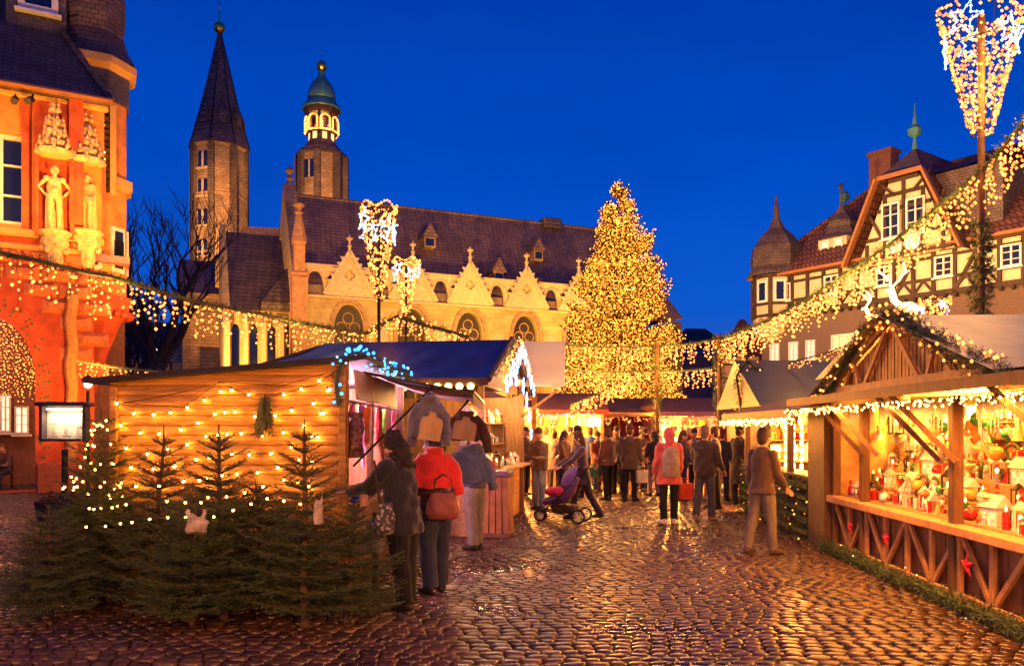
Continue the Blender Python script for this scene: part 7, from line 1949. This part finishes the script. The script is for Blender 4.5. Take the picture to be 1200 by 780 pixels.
# ================================================================== MENU CABINET on planter
def menu_case():
    d=11.5; root=empty('menu_case',G(76,d),R(8),'lit glass menu case with dark frame on a stand rising from a tub','menu case')
    m=MB(); m.tube([(0,0,.75),(0,0,1.45)],.045,8); m.lathe([(.12,.72),(.06,.82)],8); m.build('stand',iron,root)
    z0,z1=zp(515,d),zp(475,d); w_=.29; m=MB(); zc=(z0+z1)/2
    m.box((0,.1,zc),(w_*2,.03,z1-z0))
    for s in(-1,1): m.box((s*w_,.0,zc),(.045,.2,z1-z0+.04),bev=.008)
    m.box((0,0,z0),(w_*2,.2,.045),bev=.008); m.box((0,0,z1+.02),(w_*2+.14,.28,.06),bev=.015); m.build('case',plain('plum_metal',(.07,.05,.05),.4),root)
    m=MB(); m.box((0,.075,zc),(w_*2-.05,.008,z1-z0-.05)); m.build('backing',plain('case_paper_cream',(.75,.62,.42),.8,.05),root)
    m=MB(); m.box((0,-.02,z1-.05),(w_*1.6,.05,.02)); m.build('tube_lamp',emit('case_tube',(1,.75,.45),14),root)
    for i in range(3):
        for j in range(2):
            m=MB(); x=-.17+.17*i; z=zc+.06-.17*j; m.mat(0).box((x,.066,z),(.12,.004,.15)); m.mat(1)
            for k in range(8): m.box((x-.01*(k%3),.063,z+.055-.016*k),(.08-.02*(k%3),.002,.004))
            m.build('menu_sheet',[plain('menu_sheet_paper',(.8,.72,.55),.8,.05),plain('print_grey',(.25,.2,.18),.8)],root)
    add_light('case_lamp','AREA',G(76,11.5)+Vector((.01,-.03,z1-.1)),7,(1,.75,.45),.4,rot=(0,0,R(8)),size_y=.1)
    m=MB(); m.box((0,-.09,zc),(w_*2-.05,.004,z1-z0-.05)); g,t,b=nt('clear_glass'); t.nodes.remove(b); tr_=N(t,'ShaderNodeBsdfTransparent'); gl_=N(t,'ShaderNodeBsdfGlossy'); gl_.inputs['Roughness'].default_value=.02; mx_=N(t,'ShaderNodeMixShader'); mx_.inputs[0].default_value=.05; t.links.new(tr_.outputs[0],mx_.inputs[1]); t.links.new(gl_.outputs[0],mx_.inputs[2]); t.links.new(mx_.outputs[0],[n for n in t.nodes if n.type=='OUTPUT_MATERIAL'][0].inputs[0]); m.build('pane',g,root)
    tb=empty('planter_tub',G(76,d),0,'black round tub on thin iron legs with dead leaves under the menu case','planter'); m=MB(); m.lathe([(.22,.3),(.33,.36),(.38,.66),(.4,.72),(.36,.72),(.34,.66)],20); m.build('tub',timber,tb)
    for k in range(4): a=PI/4+k*PI/2; m=MB(); m.tube([(.3*math.cos(a),.3*math.sin(a),.5),(.33*math.cos(a),.33*math.sin(a),0)],.012,6); m.build('leg',iron,tb)
    m=MB(); rng=random.Random(5)
    for i in range(220):
        a=rng.uniform(0,2*PI); r=.33*math.sqrt(rng.random()); c=V3((r*math.cos(a),r*math.sin(a),.7+rng.random()*.14)); q=Euler((rng.uniform(-1,1),rng.uniform(-1,1),a)).to_matrix(); m.add([c+q@V3(v) for v in((-.03,0,0),(0,-.018,0),(.04,0,0),(0,.018,0))],[(0,1,2,3)])
    m.build('leaves',plain('dry_brown_leaves',(.2,.08,.03),.8,.6),tb)
menu_case()
# small street lantern glowing behind the shed
def lantern(px,py,d,label):
    p=P(px,py,d); root=empty('street_lantern',(p.x,p.y,0),0,label,'street lamp'); m=MB(); m.tube([(0,0,0),(0,0,p.z-.15)],.04,8); m.build('post',iron,root); m=MB(); m.ball((0,0,p.z),.09,10,8); m.build('lamp',emit('street_lamp_glow',(1,.7,.4),14),root); m=MB(); m.lathe([(.16,p.z+.08),(.1,p.z+.16),(.02,p.z+.22)],10); m.build('cap',iron,root)
lantern(103,450,19,'small glowing street lantern between the orange house and the plank shed')

# ================================================================== GOODS
BALLM=[plain('red_glass_ball',(.55,.02,.015),.15,.1,spec=.8,bump=0),plain('gold_glass_ball',(.75,.42,.08),.2,.1,spec=.8,bump=0),plain('silver_glass_ball',(.7,.68,.62),.15,.1,spec=.8,bump=0),plain('green_glass_ball',(.04,.22,.06),.15,.1,spec=.8,bump=0)]
BALLN=['red','gold','silver','green']
STRAW=plain('straw',(.7,.48,.18),.8,.3); WHITEC=plain('white_ceramic',(.75,.7,.62),.35,.1); WOODC=plain('carved_light_wood',(.6,.36,.14),.6,.3); REDC=MATS['red_felt']; GREENC=plain('green_felt',(.05,.18,.05),.8)
def proto(kind):
    """(parts list of (name,MB,mats)) of one ornament kind, base at z=0"""
    V=V3; m=MB()
    if kind=='glass_ball': m.ball((0,0,.05),.05,12,8); c=MB(); c.lathe([(.014,.098),(.014,.112)],8); return [('ball',m,None),('cap',c,gold)]
    if kind=='lit_house':
        m.mat(0).box((0,0,.06),(.13,.09,.12)); c=MB(); c.add([V((-.08,-.06,.115)),V((.08,-.06,.115)),V((.08,.06,.115)),V((-.08,.06,.115)),V((-.08,0,.19)),V((.08,0,.19))],[(0,1,5,4),(3,4,5,2),(0,4,3),(1,2,5)]); w=MB()
        for x in(-.035,.035): w.box((x,-.046,.065),(.028,.004,.04))
        w.box((0,-.046,.03),(.02,.004,.05)); return [('wall',m,None),('roof',c,WHITEC),('window',w,L_win)]
    if kind=='straw_star':
        for k in range(6): a=PI*k/6; m.bar((-.06*math.cos(a),.002*k,.065-.06*math.sin(a)),(.06*math.cos(a),.002*k,.065+.06*math.sin(a)),.007)
        return [('rays',m,None)]
    if kind=='angel':
        m.lathe([(.045,0),(.035,.04),(.016,.09),(.012,.1)],10); h=MB(); h.ball((0,0,.115),.018,8,6); w=MB()
        for s in(-1,1): w.add([V((0,.012,.085)),V((s*.06,.02,.12)),V((s*.065,.02,.085)),V((s*.03,.015,.055)),V((0,.018,.085)),V((s*.06,.026,.12)),V((s*.065,.026,.085)),V((s*.03,.021,.055))],[(0,1,2,3),(7,6,5,4)])
        return [('robe',m,None),('head',h,skin),('wings',w,gold)]
    if kind=='candle': m.lathe([(.022,0),(.022,.12),(.018,.125)],10); f=MB(); f.lathe([(.002,.125),(.009,.14),(.001,.165)],6); return [('wax',m,None),('flame',f,L_globe)]
    if kind=='pyramid':
        m.lathe([(.08,0),(.08,.012)],6); m.lathe([(.055,.08),(.055,.09)],6); m.lathe([(.03,.15),(.03,.158)],6)
        for k in range(3): a=2*PI*k/3; m.bar((.07*math.cos(a),.07*math.sin(a),0),(.008*math.cos(a),.008*math.sin(a),.23),.007)
        b=MB()
        for k in range(8): a=2*PI*k/8; b.box((.04*math.cos(a),.04*math.sin(a),.235),(.07,.018,.003),Euler((.4,0,a)).to_matrix())
        out=[('frame',m,None),('blades',b,STRAW)]
        for k in range(4): c=MB(); a=2*PI*k/4; c.lathe([(.008,.012),(.009,.035),(.006,.05)],5,(.055*math.cos(a),.055*math.sin(a),0)); out.append(('figure',c,REDC))
        return out
    if kind=='gift_box': m.box((0,0,.045),(.11,.09,.09),bev=.004); r=MB(); r.box((0,0,.046),(.114,.016,.092)); r.box((0,0,.047),(.016,.094,.092)); r.ball((-.015,0,.1),.014,6,4,(1.4,.6,.8)); r.ball((.015,0,.1),.014,6,4,(1.4,.6,.8)); return [('box',m,None),('ribbon',r,gold)]
    if kind=='wooden_figure': m.lathe([(.028,0),(.03,.05),(.022,.09),(.012,.1)],10); h=MB(); h.ball((0,0,.115),.02,8,6); c=MB(); c.lathe([(.024,.125),(.024,.13),(.014,.135),(.012,.16),(.001,.162)],8); return [('coat',m,None),('head',h,WOODC),('hat',c,BALLM[0])]
    if kind=='wreath':
        n=14; rng=random.Random(1)
        for i in range(90): a=rng.uniform(0,2*PI); c=V((.06*math.cos(a),0,.08+.06*math.sin(a))); d=V((rng.uniform(-1,1),rng.uniform(-1,1),rng.uniform(-1,1))).normalized(); tris_to(m,tuft_arrays(c,d,.03,5,rng,.016,.005))
        m.tube([V((.06*math.cos(2*PI*i/n),0,.08+.06*math.sin(2*PI*i/n))) for i in range(n+1)],.012,6); b=MB()
        for i in range(5): a=i*1.3; b.ball((.06*math.cos(a),-.02,.08+.06*math.sin(a)),.01,6,4)
        return [('ring',m,needles_b),('berries',b,BALLM[0])]
    if kind=='lantern':
        m.box((0,0,.008),(.09,.09,.016)); m.box((0,0,.15),(.09,.09,.014))
        for x in(-.038,.038):
            for y in(-.038,.038): m.box((x,y,.08),(.008,.008,.14))
        m.lathe([(.05,.157),(.01,.2)],4,(0,0,0),PI/4); f=MB(); f.lathe([(.018,.016),(.018,.07)],8); f2=MB(); f2.ball((0,0,.09),.014,6,5,(1,1,1.5)); return [('frame',m,None),('candle',f,WHITEC),('flame',f2,L_globe)]
def palette(kind):
    return {'glass_ball':list(zip(BALLN,BALLM)),'lit_house':[('white',WHITEC),('red',BALLM[0]),('wooden',WOODC)],'straw_star':[('straw',STRAW),('white',WHITEC)],'angel':[('white',WHITEC),('golden',BALLM[1])],'candle':[('red',REDC),('cream',WHITEC),('green',GREENC)],'pyramid':[('wooden',WOODC)],'gift_box':[('red',REDC),('green',GREENC),('white',WHITEC)],'wooden_figure':[('red',REDC),('green',GREENC),('brown',WOODC)],'wreath':[('green',needles_b)],'lantern':[('black',iron),('white',WHITEC),('copper',copperish)]}[kind]
WORD={'glass_ball':'glass ball','lit_house':'model house with lit windows','straw_star':'straw star','angel':'winged angel figure','candle':'pillar candle','pyramid':'wooden candle pyramid','gift_box':'gift box','wooden_figure':'turned wooden figure','wreath':'wreath with red berries','lantern':'little lantern'}
CATS={'glass_ball':'bauble','lit_house':'model house','straw_star':'star','angel':'angel figure','candle':'candle','pyramid':'candle pyramid','gift_box':'gift box','wooden_figure':'wooden figure','wreath':'wreath','lantern':'lantern'}
PMESH={}
def ornament(kind,ci,loc,rz,s,where,where_id,hang=False):
    key=(kind,ci)
    cn,cm=palette(kind)[ci%len(palette(kind))]
    if key not in PMESH:
        L=[]
        for nm,mb,mt in proto(kind):
            o=mb.build(nm,mt or cm,None,smooth=kind in('glass_ball',)); L.append((nm,o.data)); bpy.data.objects.remove(o)
        PMESH[key]=L
    lab=('%s %s %s'%(cn if kind not in('wreath',) else '',WORD[kind],where)).strip().replace('wooden wooden','wooden').replace('straw straw','straw')
    root=empty(kind if kind!='pyramid' else 'candle_pyramid',loc,rz,lab,CATS[kind],'%s goods, %s'%(WORD[kind],where_id+' '+cn)); root.scale=(s,)*3
    for nm,me in PMESH[key]: link_mesh(nm,me,root)
    return root
KINDS=['glass_ball','lit_house','angel','candle','pyramid','gift_box','wooden_figure','wreath','lantern','straw_star']
rg=random.Random(44)
steps=[(.2,Gzl+.07,'on the lowest display step'),(.48,Gzl+.23,'on the second display step'),(.78,Gzl+.43,'on the third display step'),(1.08,Gzl+.64,'on the top display step')]
BAY=[(.15,1.05,'in the far narrow bay of the ornament stall'),(1.25,3.4,'in the middle bay of the ornament stall'),(3.65,5.0,'in the near bay of the ornament stall')]
for si,(y,z,w1) in enumerate(steps):
    for bi,(u0,u1,w2) in enumerate(BAY):
        u=u0+.04
        while u<u1:
            k=rg.choice(KINDS[:9]); s=rg.uniform(.9,1.65)
            ornament(k,rg.randrange(4),RF.w(u+rg.uniform(-.01,.01),y+rg.uniform(-.07,.06),z-.004),RA+R(rg.uniform(-25,25)),s,w1.replace('display ','')+' '+w2.replace(' in the',',').replace('in the','').replace(' of the ornament stall',''),'%d%d'%(si,bi)); u+=rg.uniform(.075,.12)*(.8+s*.15)
# hanging ornaments and shelf goods
for i in range(64):
    u=rg.uniform(.25,5.0); bi=0 if u<1.1 else (1 if u<3.5 else 2); k=rg.choice(['glass_ball','straw_star','angel','lantern','glass_ball']); z=rg.uniform(1.35,1.8); c=rg.randrange(4); y=rg.uniform(.25,1.2)
    o=ornament(k,c,RF.w(u,y,z),RA+R(rg.uniform(-40,40)),rg.uniform(1.2,2.0),'hanging under the canopy '+('in the far bay','in the middle bay','in the near bay')[bi],'hang%d'%bi)
    m=MB(); m.tube([(0,0,.11),(0,0,(2.04-z)/o.scale[0])],.002/1,3,cap=False); m.build('cord',iron,o)
for zz,w1 in((1.63,'on the lower back shelf'),(1.87,'on the upper back shelf')):
    u=.3
    while u<5: ornament(rg.choice(['lit_house','pyramid','angel','lantern','wooden_figure','gift_box']),rg.randrange(3),RF.w(u,1.98,zz+.005),RA,rg.uniform(.9,1.35),w1+' of the ornament stall','bs%d'%int(zz*10)); u+=rg.uniform(.14,.24)
# long fringes (white icicle pelmet) over the openings
def pelmet(u0,u1,label):
    root=empty('tinsel_pelmet',RF.w(u0,.14,2.06),RA,label,'pelmet','white pelmets over the openings'); m=MB(); rng=random.Random(int(u0*10)); u=0
    while u<u1-u0:
        l=rng.uniform(.14,.38); w_=rng.uniform(.03,.05); m.poly([V3((u,0,0)),V3((u+w_,0,0)),V3((u+w_*.75,0,-l*.7)),V3((u+w_*.5,0,-l)),V3((u+w_*.25,0,-l*.7))],(0,.006,0)); u+=w_*.8
    m.build('fringe',plain('fluffy_white',(.8,.76,.68),.9,.1),root); m=MB(); m.box(((u1-u0)/2,.02,0),(u1-u0,.02,.03)); m.build('rail',wood_light,root)
pelmet(.12,1.05,'white fringed pelmet above the far narrow opening'); pelmet(1.22,3.4,'white fringed pelmet above the middle opening'); pelmet(3.62,5.85,'white fringed pelmet above the near opening')
# goods of the two left stalls and distant ones
cols=[('magenta',(.7,.02,.35)),('pink',(.8,.12,.4)),('scarlet',(.7,.02,.02)),('violet',(.3,.04,.5)),('turquoise',(.03,.45,.5)),('lime',(.25,.55,.05)),('orange',(.8,.2,.02)),('royal blue',(.03,.08,.6)),('rose',(.75,.2,.3)),('white',(.75,.72,.7))]
def scarf(loc,rz,mat,label,ln,group,seed):
    r=empty('hanging_scarf',loc,rz,label,'scarf',group); m=MB(); rng=random.Random(seed); n=8; w_=rng.uniform(.09,.16)
    for side in(0,1):
        vs=[];fs=[]
        for i in range(n+1):
            for j in range(7):
                u=j/6; z=-ln*i/n; x=(u-.5)*w_*(.75+.25*math.sin(i)); y=.02*math.sin(u*PI*3+seed+i*.3)+ (side*.012)
                vs.append((x,y,z))
        for i in range(n):
            for j in range(6): q=i*7+j; f=(q,q+1,q+8,q+7); fs.append(f if side else f[::-1])
        m.add(vs,fs)
    m.build('cloth',mat,r,smooth=True); f=MB()
    for j in range(8): x=(j/7-.5)*w_; f.bar((x,0,-ln),(x,.0,-ln-.05),.006)
    f.build('fringe',mat,r)
k=0
for row,(x,zt) in enumerate(((-1.78,2.02),(-2.15,2.1),(-2.75,2.0))):
    y=8.75 if row else 8.9
    while y<12.3:
        n,c=cols[(k*3+row)%len(cols)]; scarf((x,y,zt),R(90+rnd.uniform(-25,25)),plain('scarf_'+n.replace(' ','_'),c,.7,.3,.3),n+' scarf hanging in the '+('front','middle','rear')[row]+' rail of the plank shed opening',rnd.uniform(.4,.95) if row else rnd.uniform(.25,.5),n+' scarves on the '+('front','middle','rear')[row]+' rail',k); y+=rnd.uniform(.16,.3) if row!=0 else rnd.uniform(.35,.6); k+=1
r_=empty('clothes_rail',(-1.78,8.6,2.04),0,'thin rails inside the plank shed opening from which the scarves hang','rail'); m=MB()
m.tube([(0,0,0),(0,3.9,0)],.012,6); m.build('rod',iron,r_); m=MB(); m.tube([(-.37,0,.08),(-.37,3.9,.08)],.012,6); m.build('rod',iron,r_); m=MB(); m.tube([(-.97,0,-.02),(-.97,3.9,-.02)],.012,6); m.build('rod',iron,r_)
# folded textiles on the counter
for i in range(20):
    n,c=cols[(i*7)%len(cols)]; y=8.75+(i//2)*.36; r=empty('folded_textile',(-1.9+.14*(i%2),y,.955),R(rnd.uniform(-8,8)),'%s folded textile on the plank shed counter, %s'%(n,('near the corner','towards the front','in the middle','towards the back','at the far end')[min(4,i//4)]),'folded cloth','folded textiles on the counter'); m=MB()
    for q in range(3): m.box((0,0,.02+.035*q),(.2,.26,.032),bev=.012)
    m.build('folds',plain('scarf_'+n.replace(' ','_'),c),r)
    m=MB(); m.box((.0,-.132,.05),(.05,.004,.03)); m.build('tag',WHITEC,r)
# tarpaulin stall goods
for (y,z,w1) in ((.35,1.06,'on the front counter of the tarpaulin stall'),):
    for i in range(18): ornament(rg.choice(KINDS[:9]),rg.randrange(3),S2F.w(-.3-i*.13,-.25+rg.uniform(-.08,.08),1.048),S2,rg.uniform(1,1.5),w1,'s2a')
for zz,w1 in((1.048,'on the lane side counter of the tarpaulin stall'),(1.466,'on the lower shelf of the tarpaulin stall'),(1.866,'on the upper shelf of the tarpaulin stall')):
    for i in range(15): ornament(rg.choice(KINDS[:9]),rg.randrange(3),S2F.w(-.05 if zz<1.1 else -.45,.3+i*.23,zz),S2+R(90),rg.uniform(1,1.6),w1,'s2b%d'%int(zz*10))
# distant stalls and hedge stall
for bi,(root,fr,W) in enumerate(BG[:5]):
    nm=['the red-fronted stall','the magenta-walled stall','the distant purple stall','the golden stall','the navy roofed stall'][bi]
    D={0:2.2,1:2.2,2:2.0,3:2.2,4:3.0}[bi]
    for zz,yy,w1 in((1.046,.1,'on the counter of '),(1.466,D-.25,'on the lower shelf of '),(1.866,D-.25,'on the upper shelf of ')):
        n=int(W/.42)
        for i in range(n): ornament(rg.choice(['gift_box','lantern','lit_house','candle']),rg.randrange(3),fr.w(-W/2+.3+i*(W-.6)/max(1,n-1),yy,zz),fr.a,rg.uniform(1.6,2.4),w1+nm,'bg%d%d'%(bi,int(zz*10)))

def litter():
    rng=random.Random(12); m=MB()
    for i in range(240):
        x=rng.uniform(-4.6,-1.2); y=rng.uniform(6.0,7.6) if rng.random()<.7 else rng.uniform(6,12)
        if rng.random()<.25: x=rng.uniform(-4,4)
        a=rng.uniform(0,2*PI); d=V3((math.cos(a),math.sin(a),.05)).normalized(); c=V3((x,y,.014)); ln=rng.uniform(.02,.09)
        if ln>.05: tris_to(m,tuft_arrays(c,d,ln,9,rng,.02,.004,flat=True))
        m.mat(1).tube([c,c+d*ln],[.002,.0015],3); m.mat(0)
    tag(m.build('fallen_twigs',[needles,bark]),'scattered fir twigs and needles fallen on the cobbles before the cut trees','twigs',kind='stuff')
litter()
# ================================================================== LIGHTS of the place and added fill
WARM=(1,.42,.085); ORNG=(1,.36,.05)
def church_floods():
    for i,(px,d,e) in enumerate(((400,47,1),(520,50,1),(620,55,1),(720,60,.8))):
        p=G(px,d,7.0)
        tgt=Vector((p.x+2,p.y+14,11))
        add_light('church_floodlight','SPOT',p,e*11500,(1,.47,.08),.4,tgt,110,.8)
    add_light('tower_floodlight','SPOT',G(232,70,19),26000,(1,.44,.12),.4,Vector(G(257,85,24)),60,.8)
    add_light('tower_floodlight','SPOT',G(370,74,21),17000,(1,.44,.12),.4,Vector(G(377,88,30)),70,.8)
    add_light('gable_floodlight','SPOT',G(225,56,5),12000,WARM,.4,Vector(G(300,64,12)),90,.8)
church_floods()
def house_floods():
    fr=GF
    for u,v,z,tu,tz,e in ((-2.5,-3.2,7.6,-1.5,9.5,1300),(1.2,-3.0,7.0,1.0,9.2,1200),(1.0,-3.5,3.0,0.5,4,1100),(-4.5,-4,3.0,-4,4,900)):
        add_light('house_floodlight','SPOT',fr.w(u,v,z),e,ORNG if z<7 else (1,.42,.07),.25,fr.w(tu,0,tz),110,.7)
    add_light('turret_floodlight','SPOT',fr.w(4.2,-3,4.0),2200,(1,.38,.08),.3,fr.w(2.2,2,8.5),80,.7)
    add_light('arcade_lamp','POINT',fr.w(-2.4,2.2,4.6),260,(1,.5,.3),.3)
    # hotel
    f=HF
    for u,e in ((3,1),(10,1),(17,1),(23,.8)):
        add_light('hotel_floodlight','SPOT',f.w(u,-10,8.5),7000*e,(1,.52,.19),.4,f.w(u+1,0,11.5),120,.8)
    add_light('bg_street_lamp','POINT',G(870,58,5),1800,WARM,.3)
    add_light('bg_street_lamp','POINT',G(150,58,3),900,WARM,.3)
house_floods()
def stall_lamps():
    # glazed stall: row of hanging lamps inside
    for u in (.6,1.8,2.9,4.1,5.3): add_light('stall_lamp','POINT',RF.w(u,.75,1.98),100,(1,.33,.05),.05)
    for u in (2.2,4.7): add_light('stall_lamp','AREA',RF.w(u,-.45,2.0),150,(1,.34,.05),1.8,rot=(0,0,RA),size_y=.25)
    for u in (1,2.6,4): add_light('stall_lamp','POINT',R2F.w(u,.6,1.8),70,(1,.42,.08),.06)
    for root,fr,W in BG:
        for k in (-.3,.3): add_light('stall_lamp','POINT',fr.w(k*W,-.35,2.0),1900,(1,.32,.045),.07)
    # plank shed interior, cool pinkish
    add_light('shed_lamp','POINT',(-2.5,9.6,2.15),520,(1,.42,.6),.06); add_light('shed_lamp','POINT',(-2.3,11.3,2.15),520,(1,.42,.65),.06)
    add_light('stall_lamp','POINT',S2F.w(-.9,.6,2.3),140,(1,.5,.15),.06); add_light('stall_lamp','POINT',S2F.w(-.3,2.8,2.3),140,(1,.55,.2),.06); add_light('stall_lamp','POINT',S2F.w(-2.5,.6,2.3),140,(1,.5,.15),.06)
stall_lamps()
# unseen area lamps added behind and beside the camera to light paving and shed
for (x,y,e) in ((-3.6,1.5,240),(3.2,.5,420),(0.5,-3,240)):
    add_light('stall_lamp','AREA',(x,y,2.6),e,(1,.36,.06),1.6,rot=Vector((x*.3,9,0)),size_y=.5)

# extra point lamps added inside the big tree to light its foliage
for i in range(16):
    a=i*2.4; z=2+9.3*i/16; rr=1.2*(1-z/13)
    add_light('tree_fill_light','POINT',(4.73+rr*math.cos(a),35+rr*math.sin(a),z),420,(1,.42,.06),.15)
# lamps along the light garlands and on the big poles
add_light('pole_light','POINT',(8.6,13.9,8.0),900,(1,.45,.1),.5)
for (x,y,z,e) in ((7.2,18,4.9,420),(4.6,23,3.6,420),(2.3,23.2,3.5,420),(-5.6,20.5,4.0,260),(-7.6,15,4.0,260),(7.9,15.5,5.2,420)):
    add_light('garland_light','POINT',(x,y,z),e,(1,.42,.07),.3)

for px,d,z,tx,td,tz,e in ((430,42,14,430,64,17,5500),(600,44,14,620,70,17,6000),(300,48,15,300,66,14,3500),(940,26,13,980,47,13,4200),(1120,22,12,1120,44,15,3600)):
    add_light('roof_fill_spot','SPOT',G(px,d,z),e,(1,.42,.12),.4,Vector(G(tx,td,tz)),80,.9)  # unseen warm spots added to lift the church and house roofs

add_light('star_fill_light','POINT',(.3,14.6,2.95),70,(1,.6,.35),.15)  # lamp added beside the star cascade to brighten the cream sign board
